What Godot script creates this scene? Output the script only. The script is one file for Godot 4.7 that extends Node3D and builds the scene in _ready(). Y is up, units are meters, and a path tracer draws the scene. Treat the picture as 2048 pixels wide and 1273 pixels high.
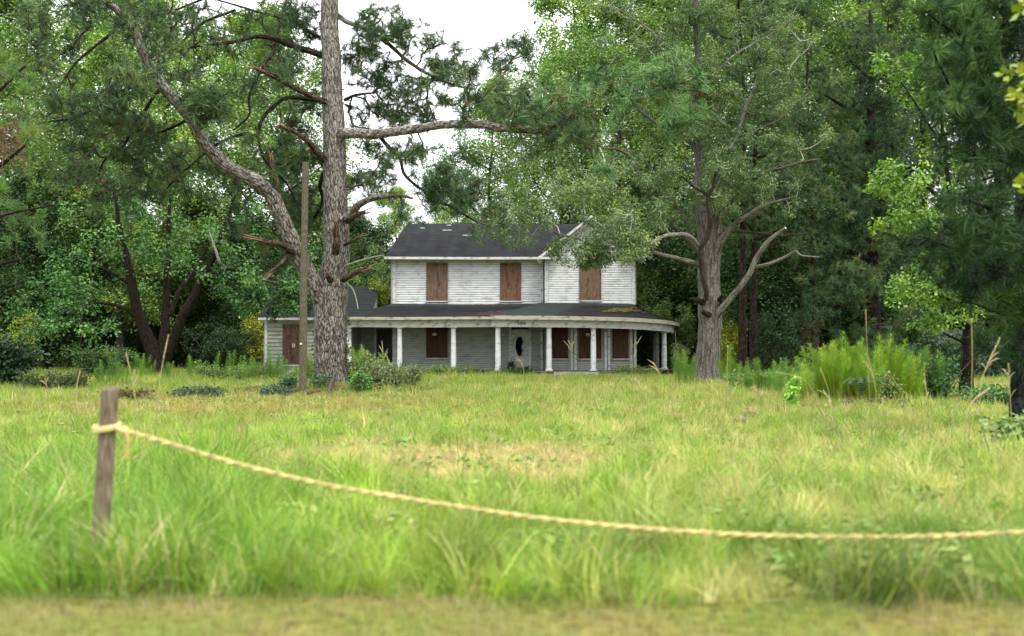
extends Node3D
# An abandoned two-storey farmhouse behind an overgrown lawn, an old forked pine and an oak in front of it, woods all round. Overcast day.

const F := 1991.0                      # focal length in units of the photograph's pixels
const EYE := Vector3(0.0, 1.4, 0.0)
const FOLIAGE := 1.5
const PITCH := 0.03088                 # the lens looks up by 1.77 degrees

var rng := RandomNumberGenerator.new()
var used := {}
var M := {}
var bump_noise := FastNoiseLite.new()
var patch_noise := FastNoiseLite.new()
var fine_noise := FastNoiseLite.new()
var gap_noise := FastNoiseLite.new()
var board_cache := {}


class MB:
	var v := PackedVector3Array()
	var n := PackedVector3Array()
	var u := PackedVector2Array()
	var c := PackedColorArray()
	var ix := PackedInt32Array()

	func vert(p: Vector3, nn: Vector3, uv: Vector2, col: Color) -> int:
		v.append(p)
		n.append(nn)
		u.append(uv)
		c.append(col)
		return v.size() - 1

	func tri(a: Vector3, b: Vector3, d: Vector3, col := Color.WHITE) -> void:  # counter-clockwise seen from outside
		var nn := (b - a).cross(d - a).normalized()
		var k := v.size()
		vert(a, nn, Vector2(0, 0), col)
		vert(b, nn, Vector2((b - a).length(), 0), col)
		vert(d, nn, Vector2(0, (d - a).length()), col)
		ix.append_array(PackedInt32Array([k, k + 2, k + 1]))

	func quad(a: Vector3, b: Vector3, d: Vector3, e: Vector3, col := Color.WHITE) -> void:
		quad4(a, b, d, e, col, col, col, col)

	func quad4(a: Vector3, b: Vector3, d: Vector3, e: Vector3, ca: Color, cb: Color, cd: Color, ce: Color) -> void:
		var nn := (d - a).cross(e - b).normalized()
		var k := v.size()
		var w := (b - a).length()
		var h := (e - a).length()
		vert(a, nn, Vector2(0, 0), ca)
		vert(b, nn, Vector2(w, 0), cb)
		vert(d, nn, Vector2(w, h), cd)
		vert(e, nn, Vector2(0, h), ce)
		ix.append_array(PackedInt32Array([k, k + 2, k + 1, k, k + 3, k + 2]))

	func box(mid: Vector3, size: Vector3, col := Color.WHITE, b := Basis()) -> void:
		var x := b.x * size.x * 0.5
		var y := b.y * size.y * 0.5
		var z := b.z * size.z * 0.5
		quad(mid - x - y + z, mid + x - y + z, mid + x + y + z, mid - x + y + z, col)
		quad(mid + x - y - z, mid - x - y - z, mid - x + y - z, mid + x + y - z, col)
		quad(mid + x - y + z, mid + x - y - z, mid + x + y - z, mid + x + y + z, col)
		quad(mid - x - y - z, mid - x - y + z, mid - x + y + z, mid - x + y - z, col)
		quad(mid - x + y + z, mid + x + y + z, mid + x + y - z, mid - x + y - z, col)
		quad(mid - x - y - z, mid + x - y - z, mid + x - y + z, mid - x - y + z, col)

	func beam(a: Vector3, b: Vector3, w: float, h: float, col := Color.WHITE) -> void:  # a squared bar from a to b
		var z := (b - a).normalized()
		var x := Vector3.UP.cross(z)
		if x.length() < 0.01:
			x = Vector3.RIGHT
		x = x.normalized()
		box((a + b) * 0.5, Vector3(w, h, (b - a).length()), col, Basis(x, z.cross(x), z))

	func lathe(at: Vector3, profile: Array, sides: int, col := Color.WHITE) -> void:  # profile: [radius, height] from below
		var k := v.size()
		for j in profile.size():
			var r: float = profile[j][0]
			var y: float = profile[j][1]
			var j0: int = maxi(j - 1, 0)
			var j1: int = mini(j + 1, profile.size() - 1)
			var slope := Vector2(profile[j1][1] - profile[j0][1], profile[j0][0] - profile[j1][0])
			slope = slope.normalized() if slope.length() > 1e-6 else Vector2(1, 0)
			for s in sides + 1:
				var a := TAU * s / sides
				vert(at + Vector3(cos(a) * r, y, sin(a) * r), Vector3(cos(a) * slope.x, slope.y, sin(a) * slope.x), Vector2(float(s) / sides, y), col)
		for j in profile.size() - 1:
			for s in sides:
				var p := k + j * (sides + 1) + s
				var q := p + sides + 1
				ix.append_array(PackedInt32Array([p, p + 1, q + 1, p, q + 1, q]))

	# A round limb along pts; cols holds one colour per point. lump: height of the knobs and ridges on it.
	func tube(pts: PackedVector3Array, rad: PackedFloat32Array, sides: int, cols: PackedColorArray, noise: FastNoiseLite = null, lump := 0.0, vscale := 0.45, urep := 1.0, capped := true) -> void:
		var m := pts.size()
		if m < 2:
			return
		var k := v.size()
		var t := (pts[1] - pts[0]).normalized()
		var x := t.cross(Vector3(0.31, 0.2, 0.93)).normalized()
		var along := 0.0
		for i in m:
			var t2 := (pts[mini(i + 1, m - 1)] - pts[maxi(i - 1, 0)]).normalized()
			if t2.length() < 0.5:
				t2 = t
			x = (x - t2 * x.dot(t2)).normalized()
			t = t2
			var y := t.cross(x)
			if i > 0:
				along += (pts[i] - pts[i - 1]).length()
			for s in sides + 1:
				var a := TAU * s / sides
				var d := x * cos(a) + y * sin(a)
				var r := rad[i]
				if noise:
					var q := pts[i] + d * rad[i]
					r += noise.get_noise_3d(q.x * 3.0, q.y * 1.3, q.z * 3.0) * lump * minf(1.0, rad[i] * 5.0)
				vert(pts[i] + d * r, d, Vector2(urep * s / sides, along * vscale), cols[i])
		for i in m - 1:
			for s in sides:
				var p := k + i * (sides + 1) + s
				var q := p + sides + 1
				ix.append_array(PackedInt32Array([p, q, q + 1, p, q + 1, p + 1]))
		if capped:
			for e in [0, m - 1]:
				var base: int = k + e * (sides + 1)
				var o := v.size()
				var nn := -((pts[1] - pts[0]).normalized()) if e == 0 else (pts[m - 1] - pts[m - 2]).normalized()
				vert(pts[e], nn, Vector2.ZERO, cols[e])
				for s in sides:
					vert(v[base + s], nn, Vector2.ZERO, cols[e])
				for s in sides:
					var s2 := o + 1 + (s + 1) % sides
					ix.append_array(PackedInt32Array([o, o + 1 + s, s2]) if e == 0 else PackedInt32Array([o, s2, o + 1 + s]))

	func done(off := Vector3.ZERO) -> ArrayMesh:
		var am := ArrayMesh.new()
		if ix.is_empty():
			return am
		var vv := v.duplicate()
		if off != Vector3.ZERO:
			for i in vv.size():
				vv[i] -= off
		var a := []
		a.resize(Mesh.ARRAY_MAX)
		a[Mesh.ARRAY_VERTEX] = vv
		a[Mesh.ARRAY_NORMAL] = n
		a[Mesh.ARRAY_TEX_UV] = u
		a[Mesh.ARRAY_COLOR] = c
		a[Mesh.ARRAY_INDEX] = ix
		am.add_surface_from_arrays(Mesh.PRIMITIVE_TRIANGLES, a)
		return am


# ---- names, labels and parents ----

func numbered(called: String) -> String:
	var k: int = used.get(called, 0)
	used[called] = k + 1
	return called if k == 0 else "%s_%03d" % [called, k]


func tag(o: Node, label: String, category: String, group := "", kind := "") -> void:
	if label:
		o.set_meta("label", label)
	if category:
		o.set_meta("category", category)
	if group:
		o.set_meta("group", group)
	if kind:
		o.set_meta("kind", kind)


func thing(called: String, label: String, category: String, at := Vector3.ZERO, group := "", kind := "") -> Node3D:
	var o := Node3D.new()
	o.name = numbered(called)
	add_child(o)
	o.position = at
	tag(o, label, category, group, kind)
	return o


func gpos(o: Node) -> Vector3:
	var p := Vector3.ZERO
	while o != self and o != null:
		if o is Node3D:
			p += o.position
		o = o.get_parent()
	return p


# Shapes are given in the place's own metres; the node keeps them relative to its thing.
func obj(called: String, mb: MB, mat: Material, parent: Node, kind := "") -> MeshInstance3D:
	var o := MeshInstance3D.new()
	o.name = called
	o.mesh = mb.done(gpos(parent))
	o.material_override = mat
	parent.add_child(o, true)
	if kind:
		o.set_meta("kind", kind)
	return o


func piece(called: String, mesh: Mesh, mat: Material, parent: Node, where: Transform3D) -> MeshInstance3D:
	var o := MeshInstance3D.new()
	o.name = called
	o.mesh = mesh
	o.material_override = mat
	parent.add_child(o, true)
	o.transform = Transform3D(where.basis, where.origin - gpos(parent))
	return o


func many(called: String, mesh: Mesh, mat: Material, parent: Node, xf: Array, cols: PackedColorArray, kind := "stuff") -> void:
	if xf.is_empty():
		return
	var mm := MultiMesh.new()
	mm.transform_format = MultiMesh.TRANSFORM_3D
	mm.use_colors = true
	mm.mesh = mesh
	mm.instance_count = xf.size()
	for i in xf.size():
		mm.set_instance_transform(i, xf[i])
		mm.set_instance_color(i, cols[i])
	var o := MultiMeshInstance3D.new()
	o.name = called
	o.multimesh = mm
	o.material_override = mat
	parent.add_child(o, true)
	o.position = -gpos(parent)
	if kind:
		o.set_meta("kind", kind)


# ---- where things stand: a direction of the lens and a distance in metres give a point ----

func P(px: float, py: float, d: float) -> Vector3:
	var x := (px - 1024.0) / F
	var y := (636.5 - py) / F
	var dir := Vector3(x, y * cos(PITCH) + sin(PITCH), -cos(PITCH) + y * sin(PITCH))
	return EYE + dir * (d / -dir.z)


func ground_height(x: float, z: float) -> float:
	var h := bump_noise.get_noise_2d(x * 0.35, z * 0.35) * 0.06
	var q := Vector2(x + 6.1, z + 33.6).length()
	h += 0.16 * exp(-q * q / 5.0)
	h += 0.10 * exp(-pow(Vector2(x - 8.4, z + 24.0).length() / 1.6, 2.0))
	return h


func on_ground(px: float, d: float) -> Vector3:
	var x := (px - 1024.0) / F * d
	return Vector3(x, ground_height(x, -d), -d)


func rr(a: float, b: float) -> float:
	return rng.randf_range(a, b)


func rand_unit() -> Vector3:
	for i in 20:
		var q := Vector3(rr(-1, 1), rr(-1, 1), rr(-1, 1))
		if q.length_squared() <= 1.0 and q.length_squared() > 0.0001:
			return q
	return Vector3(0.5, 0.3, 0.1)


func rand_basis(s: float) -> Basis:
	return Basis.from_euler(Vector3(rr(-PI, PI), rr(-PI, PI), rr(-PI, PI))).scaled(Vector3.ONE * s)


func up_basis(y: Vector3, spin: float, s: float) -> Basis:
	var t := y.normalized()
	var x := t.cross(Vector3(0.13, 0.21, 0.97))
	if x.length() < 0.05:
		x = Vector3.RIGHT
	x = x.normalized().rotated(t, spin)
	return Basis(x * s, t * s, x.cross(t) * s)


func vary(c: Color, amount: float, yellow := 0.0) -> Color:
	var k := 1.0 + rr(-amount, amount)
	var y := rr(0.0, yellow)
	return Color(c.r * k * (1.0 + y), c.g * k * (1.0 + y * 0.35), c.b * k * (1.0 - y * 0.3))


func pick(pal: Array) -> Color:
	return pal[rng.randi() % pal.size()]


func spline(list: Array, step := 0.25) -> Array:  # points [Vector3, radius] -> [points, radii]
	var ps := PackedVector3Array()
	var rs := PackedFloat32Array()
	for i in list.size() - 1:
		var a: Vector3 = list[maxi(i - 1, 0)][0]
		var b: Vector3 = list[i][0]
		var c: Vector3 = list[i + 1][0]
		var d: Vector3 = list[mini(i + 2, list.size() - 1)][0]
		var n := maxi(2, int(ceil((c - b).length() / step)))
		for k in n:
			var t := float(k) / n
			ps.append(b.cubic_interpolate(c, a, d, t))
			rs.append(lerpf(list[i][1], list[i + 1][1], t))
	ps.append(list[-1][0])
	rs.append(list[-1][1])
	return [ps, rs]


func trace(list: Array, step := 0.25) -> Array:  # [px, py, distance, width in px]
	var out := []
	for q in list:
		out.append([P(q[0], q[1], q[2]), 0.5 * q[3] * q[2] / F])
	return spline(out, step)


func flat_cols(n: int, c: Color) -> PackedColorArray:
	var out := PackedColorArray()
	out.resize(n)
	out.fill(c)
	return out


# ---- materials ----

func ramp(stops: Array) -> Gradient:
	var g := Gradient.new()
	var offs := PackedFloat32Array()
	var cols := PackedColorArray()
	for s in stops:
		offs.append(s[0])
		cols.append(s[1])
	g.offsets = offs
	g.colors = cols
	return g


func noise_texture(kind: int, freq: float, octaves: int, stops: Array, seed_: int, cell := -1, warp := 0.0, size := 512) -> NoiseTexture2D:
	var f := FastNoiseLite.new()
	f.seed = seed_
	f.noise_type = kind
	f.frequency = freq
	f.fractal_octaves = octaves
	if octaves <= 1:
		f.fractal_type = FastNoiseLite.FRACTAL_NONE
	if cell >= 0:
		f.cellular_return_type = cell
		f.cellular_jitter = 1.0
	if warp > 0.0:
		f.domain_warp_enabled = true
		f.domain_warp_amplitude = warp
		f.domain_warp_frequency = freq * 0.8
	var t := NoiseTexture2D.new()
	t.width = size
	t.height = size
	t.seamless = true
	t.noise = f
	if stops.size():
		t.color_ramp = ramp(stops)
	return t


func mat(rough: float, texture: Texture2D = null, spec := 0.5) -> StandardMaterial3D:
	var m := StandardMaterial3D.new()
	m.vertex_color_use_as_albedo = true
	m.roughness = rough
	m.metallic_specular = spec
	if texture:
		m.albedo_texture = texture
	return m


func tri_mat(rough: float, texture: Texture2D, scale: Vector3) -> StandardMaterial3D:
	var m := mat(rough, texture, 0.35)
	m.uv1_triplanar = true
	m.uv1_world_triplanar = true
	m.uv1_scale = scale
	return m


func make_materials() -> void:
	var g := func(k: float) -> Color: return Color(k, k, k)
	M.leaf = mat(0.48, null, 0.36)
	M.leaf.backlight_enabled = true
	M.leaf.backlight = Color(0.55, 0.7, 0.18)
	M.matt_leaf = mat(0.6, null, 0.4)
	M.matt_leaf.backlight_enabled = true
	M.matt_leaf.backlight = Color(0.6, 0.7, 0.25)
	M.needle = mat(0.6, null, 0.3)
	M.needle.backlight_enabled = true
	M.needle.backlight = Color(0.3, 0.42, 0.16)
	M.grass = mat(0.55, null, 0.4)
	M.grass.backlight_enabled = true
	M.grass.backlight = Color(0.7, 0.8, 0.3)
	M.plain = mat(0.85, null, 0.3)
	# pine bark: plates with dark cracks between
	M.pine_bark = mat(0.9, noise_texture(FastNoiseLite.TYPE_CELLULAR, 0.019, 2, [[0.0, Color(0.18, 0.165, 0.155)], [0.09, Color(0.38, 0.36, 0.345)], [0.22, Color(0.74, 0.715, 0.70)], [0.45, Color(0.86, 0.84, 0.825)], [1.0, Color(0.98, 0.97, 0.955)]], 5, FastNoiseLite.RETURN_DISTANCE2_SUB, 7.0), 0.25)
	M.pine_bark.heightmap_enabled = true
	M.pine_bark.heightmap_texture = noise_texture(FastNoiseLite.TYPE_CELLULAR, 0.019, 2, [[0.0, g.call(0.0)], [0.22, g.call(0.75)], [1.0, g.call(1.0)]], 5, FastNoiseLite.RETURN_DISTANCE2_SUB, 7.0)
	M.pine_bark.heightmap_scale = 3.5
	M.pine_bark.detail_enabled = true   # lichen and weather in patches
	M.pine_bark.detail_blend_mode = BaseMaterial3D.BLEND_MODE_MUL
	M.pine_bark.detail_albedo = noise_texture(FastNoiseLite.TYPE_SIMPLEX_SMOOTH, 0.012, 4, [[0.3, Color(0.74, 0.71, 0.69)], [0.5, Color(0.92, 0.91, 0.895)], [0.66, Color(1, 1, 0.985)]], 9)
	# oak bark: finer, greyer, long furrows
	M.oak_bark = mat(0.9, noise_texture(FastNoiseLite.TYPE_CELLULAR, 0.05, 2, [[0.0, Color(0.38, 0.36, 0.34)], [0.10, Color(0.56, 0.55, 0.53)], [0.3, Color(0.84, 0.835, 0.81)], [1.0, Color(0.97, 0.97, 0.95)]], 15, FastNoiseLite.RETURN_DISTANCE2_SUB, 14.0), 0.25)
	M.oak_bark.heightmap_enabled = true
	M.oak_bark.heightmap_texture = noise_texture(FastNoiseLite.TYPE_CELLULAR, 0.05, 2, [[0.0, g.call(0.0)], [0.5, g.call(0.8)], [1.0, g.call(1.0)]], 15, FastNoiseLite.RETURN_DISTANCE2_SUB, 14.0)
	M.oak_bark.heightmap_scale = 3.0
	M.oak_bark.detail_enabled = true
	M.oak_bark.detail_blend_mode = BaseMaterial3D.BLEND_MODE_MUL
	M.oak_bark.detail_albedo = M.pine_bark.detail_albedo
	# weathered wood with long grain
	M.grey_wood = mat(0.85, noise_texture(FastNoiseLite.TYPE_SIMPLEX_SMOOTH, 0.03, 4, [[0.25, Color(0.55, 0.52, 0.48)], [0.5, Color(0.8, 0.78, 0.74)], [0.75, Color(1, 0.98, 0.95)]], 21), 0.3)
	M.grey_wood.uv1_scale = Vector3(3, 0.35, 1)
	M.grey_wood.heightmap_enabled = true
	M.grey_wood.heightmap_texture = M.grey_wood.albedo_texture
	M.grey_wood.heightmap_scale = 0.8
	M.paint = tri_mat(0.6, noise_texture(FastNoiseLite.TYPE_SIMPLEX_SMOOTH, 0.012, 5, [[0.2, Color(0.85, 0.845, 0.82)], [0.38, Color(0.95, 0.945, 0.93)], [0.6, Color(1, 1, 1)], [0.8, Color(0.97, 0.965, 0.94)]], 31), Vector3(0.25, 0.5, 0.25))
	M.old_paint = tri_mat(0.75, noise_texture(FastNoiseLite.TYPE_SIMPLEX_SMOOTH, 0.02, 5, [[0.17, Color(0.68, 0.66, 0.62)], [0.27, Color(0.88, 0.87, 0.84)], [0.42, Color(0.96, 0.96, 0.94)], [0.65, Color(1, 1, 1)]], 33), Vector3(0.22, 0.45, 0.22))
	M.plywood = tri_mat(0.75, noise_texture(FastNoiseLite.TYPE_SIMPLEX_SMOOTH, 0.01, 5, [[0.2, Color(0.66, 0.61, 0.59)], [0.38, Color(0.90, 0.87, 0.85)], [0.5, Color(0.80, 0.76, 0.74)], [0.62, Color(1, 0.98, 0.97)], [0.78, Color(0.86, 0.82, 0.80)]], 41, -1, 30.0), Vector3(0.8, 0.25, 0.8))
	M.shingle = tri_mat(0.9, noise_texture(FastNoiseLite.TYPE_SIMPLEX_SMOOTH, 0.03, 5, [[0.2, Color(0.66, 0.66, 0.68)], [0.5, Color(0.9, 0.9, 0.9)], [0.8, Color(1, 1, 1)]], 51), Vector3(0.8, 0.8, 0.8))
	M.soil = tri_mat(0.95, noise_texture(FastNoiseLite.TYPE_SIMPLEX_SMOOTH, 0.02, 5, [[0.25, Color(0.62, 0.55, 0.42)], [0.5, Color(0.85, 0.82, 0.6)], [0.75, Color(1, 0.95, 0.8)]], 61), Vector3(0.7, 0.7, 0.7))
	var hole := StandardMaterial3D.new()
	hole.transparency = BaseMaterial3D.TRANSPARENCY_ALPHA
	hole.albedo_color = Color(0.55, 0.6, 0.6, 0.35)
	hole.roughness = 0.12
	M.glass = hole


# ---- leaves, needles and blades ----

func leaf_cluster(count: int, radius: float, flat: float, length: float, width: float, hue: float) -> ArrayMesh:
	var mb := MB.new()
	for i in count:
		var q := rand_unit() * radius
		q.y *= flat
		var dir := (Vector3(q.x, q.y * 0.4, q.z).normalized() + rand_unit() * 0.8 + Vector3(0, -0.25, 0)).normalized()
		var nn := (Vector3(rr(-1, 1), rr(0.2, 1.5), rr(-1, 1))).normalized()
		var side := dir.cross(nn).normalized()
		nn = side.cross(dir)
		var l := length * rr(0.7, 1.25)
		var w := width * rr(0.75, 1.2) * 0.5
		var k := rr(0.72, 1.25)
		var ye := rr(-hue, hue)
		var col := Color(k * (1.0 + ye), k * (1.0 + ye * 0.3), k * (1.0 - ye * 0.4))
		var a := q - dir * l * 0.5
		var b := q + side * w - nn * w * 0.25
		var d := q - side * w - nn * w * 0.25
		var t := q + dir * l * 0.5 - nn * l * 0.14
		mb.tri(a, b, t, col)
		mb.tri(a, t, d, col)
	return mb.done()


func needle_tuft(count: int, length: float, width: float, open: float) -> ArrayMesh:
	var mb := MB.new()
	var axis := Vector3.UP
	for i in count:
		if i % 4 == 0:   # needles stand in spiky bundles
			var a := rr(0, TAU)
			var tilt := open * sqrt(rng.randf())
			axis = Vector3(sin(tilt) * cos(a), cos(tilt), sin(tilt) * sin(a))
		var dir := (axis + rand_unit() * 0.17).normalized()
		var o := Vector3(0, rr(-0.10, 0.03), 0)
		var l := length * rr(0.72, 1.1)
		var side := dir.cross(rand_unit()).normalized() * width * 0.5
		var k := rr(0.7, 1.3)
		var col := Color(k * rr(0.9, 1.15), k, k * rr(0.85, 1.05))
		var mid := o + dir * l * 0.55
		var tip := o + dir * l + Vector3(0, -l * 0.10, 0)
		mb.quad(o - side, o + side, mid + side * 0.85, mid - side * 0.85, col)
		mb.tri(mid - side * 0.85, mid + side * 0.85, tip, col)
	return mb.done()


func grass_tuft(blades: int, height: float, spread: float, width: float, lean: float, segs: int, dry: float) -> ArrayMesh:
	var mb := MB.new()
	for i in blades:
		var a := rr(0, TAU)
		var base := Vector3(cos(a), 0, sin(a)) * spread * sqrt(rng.randf())
		var out := Vector3(cos(a + rr(-1.2, 1.2)), 0, sin(a + rr(-1.2, 1.2)))
		var h := height * rr(0.45, 1.15)
		var bend := lean * rr(0.2, 1.2)
		var side := out.cross(Vector3.UP).rotated(Vector3.UP, rr(-0.9, 0.9)) * width * 0.5 * rr(0.7, 1.2)
		var k := rr(0.78, 1.2)
		var col := Color(k, k, k)
		if rng.randf() < dry:
			col = Color(k * 1.65, k * 1.12, k * 1.9)
		var p := base + Vector3(0, -0.03, 0)
		for s in segs:
			var t := float(s + 1) / segs
			var q := base + Vector3.UP * h * (t - 0.25 * bend * t * t) + out * h * bend * t * t
			var w0 := 1.0 - 0.75 * float(s) / segs
			var w1 := 1.0 - 0.75 * t
			if s == segs - 1:
				mb.tri(p - side * w0, p + side * w0, q, col)
			else:
				mb.quad(p - side * w0, p + side * w0, q + side * w1, q - side * w1, col)
			p = q
	return mb.done()


# ---- branches that grow from limbs out to where the leaves are ----

func grow(mb: MB, skel: PackedVector3Array, tips: PackedVector3Array, thick: float, col: Color, wig := 0.18, sides := 4, most := 0.07) -> PackedVector3Array:
	var nodes := skel.duplicate()
	var parent := PackedInt32Array()
	var load_ := PackedFloat32Array()
	parent.resize(nodes.size())
	parent.fill(-1)
	load_.resize(nodes.size())
	var cell := 1.3
	var grid := {}
	for i in nodes.size():
		var key := Vector3i((nodes[i] / cell).floor())
		if not grid.has(key):
			grid[key] = PackedInt32Array()
		grid[key].append(i)
	var order := []
	for i in tips.size():
		var best := 1e9
		for j in range(0, skel.size(), 2):
			best = minf(best, tips[i].distance_squared_to(skel[j]))
		order.append([best, i])
	order.sort_custom(func(a, b): return a[0] < b[0])
	var dirs := PackedVector3Array()
	dirs.resize(tips.size())
	var twigs := []
	for o in order:
		var tip: Vector3 = tips[o[1]]
		var key := Vector3i((tip / cell).floor())
		var best := 1e9
		var at := -1
		for ring in 4:
			for x in range(-ring, ring + 1):
				for y in range(-ring, ring + 1):
					for z in range(-ring, ring + 1):
						if maxi(maxi(absi(x), absi(y)), absi(z)) != ring:
							continue
						var k2 := key + Vector3i(x, y, z)
						if grid.has(k2):
							for i in grid[k2]:
								var dd := tip.distance_squared_to(nodes[i])
								if dd < best:
									best = dd
									at = i
			if at >= 0 and sqrt(best) < cell * ring + 0.01:
				break
		if at < 0:
			for i in nodes.size():
				var dd := tip.distance_squared_to(nodes[i])
				if dd < best:
					best = dd
					at = i
		var from := nodes[at]
		var span := tip - from
		var l := span.length()
		dirs[o[1]] = span.normalized() if l > 0.001 else Vector3.UP
		if l < 0.05:
			continue
		var n := clampi(int(l / 0.35) + 2, 3, 14)
		var ids := PackedInt32Array([at])
		var off1 := rand_unit() * l * wig
		var off2 := rand_unit() * l * wig
		off1.y -= l * wig * 0.6
		for k in range(1, n):
			var t := float(k) / (n - 1)
			var q := from + span * t + off1 * sin(PI * t) + off2 * sin(2.0 * PI * t) * 0.5
			var key2 := Vector3i((q / cell).floor())
			if not grid.has(key2):
				grid[key2] = PackedInt32Array()
			grid[key2].append(nodes.size())
			parent.append(ids[k - 1])
			load_.append(1.0 if k == n - 1 else 0.0)
			ids.append(nodes.size())
			nodes.append(q)
		twigs.append(ids)
	for i in range(nodes.size() - 1, -1, -1):   # a twig is as thick as what it carries asks for
		if parent[i] >= 0:
			load_[parent[i]] += load_[i]
	for ids in twigs:
		var pts := PackedVector3Array()
		var rad := PackedFloat32Array()
		for k in ids.size():
			pts.append(nodes[ids[k]])
			rad.append(minf(most, thick * pow(maxf(1.0, load_[ids[maxi(k, 1)]]), 0.45)))
		mb.tube(pts, rad, sides, flat_cols(pts.size(), vary(col, 0.15)), null, 0.0, 0.4, 1.0, false)
	return dirs


func blob_tips(blobs: Array, density: float, gap := -0.12) -> PackedVector3Array:  # blobs: [px, py, rx, ry, distance, half depth, density factor]
	var out := PackedVector3Array()
	for b in blobs:
		var f: float = b[6] if b.size() > 6 else 1.0
		var m: float = b[4] / F
		var n := maxi(2, int(density * f * b[2] * b[3] * m * m * PI))
		for i in n:
			var q := rand_unit()
			q = q.normalized() * pow(q.length(), 0.75)
			var p := P(b[0] + q.x * b[2], b[1] + q.y * b[3], b[4] + q.z * b[5])
			if gap_noise.get_noise_3d(p.x, p.y, p.z) > gap:
				out.append(p)
	return out


func local_tips(blobs: Array) -> PackedVector3Array:  # [centre, radius vector, count]
	var out := PackedVector3Array()
	for b in blobs:
		for i in b[2]:
			var q := rand_unit()
			q = q.normalized() * pow(q.length(), 0.6)
			var p: Vector3 = b[0] + q * b[1]
			if gap_noise.get_noise_3d(p.x, p.y, p.z) > -0.2:
				out.append(p)
	return out


# Clusters of leaves round each twig's end.
func leaves_at(tips: PackedVector3Array, per: int, spread: float, scale: Vector2, pal: Array, var_: float) -> Array:
	var xf := []
	var cols := PackedColorArray()
	for t in tips:
		for k in per:
			var q := t + rand_unit() * spread * (0.0 if k == 0 else 1.0)
			var b := Basis(Vector3.UP, rr(0, TAU)).rotated(Vector3(rr(-1, 1), 0, rr(-1, 1)).normalized(), rr(0, 0.7)).scaled(Vector3.ONE * rr(scale.x, scale.y))
			xf.append(Transform3D(b, q))
			var tone := 0.5 + 0.5 * patch_noise.get_noise_3d(q.x * 6.0, q.y * 6.0, q.z * 6.0)
			var c: Color = pal[clampi(int(tone * pal.size() + rr(-0.6, 0.6)), 0, pal.size() - 1)]
			cols.append(vary(Color(c.r * 1.06, c.g, c.b * 1.05) * FOLIAGE, var_, 0.15))
	return [xf, cols]


func tufts_at(tips: PackedVector3Array, dirs: PackedVector3Array, per: int, spread: float, scale: Vector2, pal: Array, lift: float) -> Array:
	var xf := []
	var cols := PackedColorArray()
	for i in tips.size():
		for k in per:
			var q := tips[i] + (Vector3.ZERO if k == 0 else rand_unit() * spread)
			var y := (dirs[i] * 0.8 + Vector3.UP * lift + rand_unit() * 0.7)
			xf.append(Transform3D(up_basis(y, rr(0, TAU), rr(scale.x, scale.y)), q))
			var tone := 0.5 + 0.6 * patch_noise.get_noise_3d(q.x * 8.0, q.y * 8.0, q.z * 8.0)
			var c: Color = pal[clampi(int(tone * pal.size() + rr(-0.7, 0.7)), 0, pal.size() - 1)]
			cols.append(vary(Color(c.r * 1.08, c.g, c.b * 1.1) * FOLIAGE, 0.2, 0.12))
	return [xf, cols]


func _ready() -> void:
	# camera
	var cam := Camera3D.new()
	cam.name = "camera"
	cam.position = EYE
	cam.rotation = Vector3(PITCH, 0, 0)
	var lens_ := CameraAttributesPhysical.new()
	lens_.frustum_focal_length = 37.53
	lens_.frustum_focus_distance = 42.0
	lens_.exposure_aperture = 1.2
	lens_.frustum_near = 0.1
	lens_.frustum_far = 600.0
	cam.attributes = lens_
	cam.fov = 35.46
	cam.far = 600.0
	add_child(cam)
	cam.current = true
	# sky: an even white overcast
	var we := WorldEnvironment.new()
	we.name = "world_environment"
	var env := Environment.new()
	env.background_mode = Environment.BG_SKY
	var sky_m := ProceduralSkyMaterial.new()
	sky_m.sky_top_color = Color(0.985, 0.99, 1.0)
	sky_m.sky_horizon_color = Color(0.69, 0.70, 0.725)
	sky_m.sky_curve = 0.25
	sky_m.ground_bottom_color = Color(0.36, 0.38, 0.30)
	sky_m.ground_horizon_color = Color(0.55, 0.57, 0.52)
	sky_m.sun_angle_max = 1.0
	sky_m.energy_multiplier = 1.15
	var sky := Sky.new()
	sky.sky_material = sky_m
	env.sky = sky
	env.tonemap_mode = Environment.TONE_MAPPER_LINEAR
	env.tonemap_exposure = 2.95
	env.sdfgi_enabled = true
	env.ssao_enabled = true
	env.ssil_enabled = true
	we.environment = env
	add_child(we)
	var sun := DirectionalLight3D.new()
	sun.name = "sun"
	sun.light_energy = 0.32
	sun.light_angular_distance = 14.0
	sun.light_color = Color(1.0, 0.965, 0.9)
	sun.shadow_enabled = true
	sun.rotation_degrees = Vector3(-60, 35, 0)
	add_child(sun)

	rng.seed = 20240917
	bump_noise.seed = 3
	bump_noise.frequency = 0.4
	patch_noise.seed = 8
	patch_noise.frequency = 0.05
	fine_noise.seed = 12
	fine_noise.frequency = 0.6
	gap_noise.seed = 77
	gap_noise.frequency = 0.42
	gap_noise.fractal_octaves = 2
	make_materials()

	make_ground()
	make_house()
	make_far_shed()
	make_trees()
	make_undergrowth()
	make_grass()
	make_small_things()


# ---- the ground ----

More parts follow.
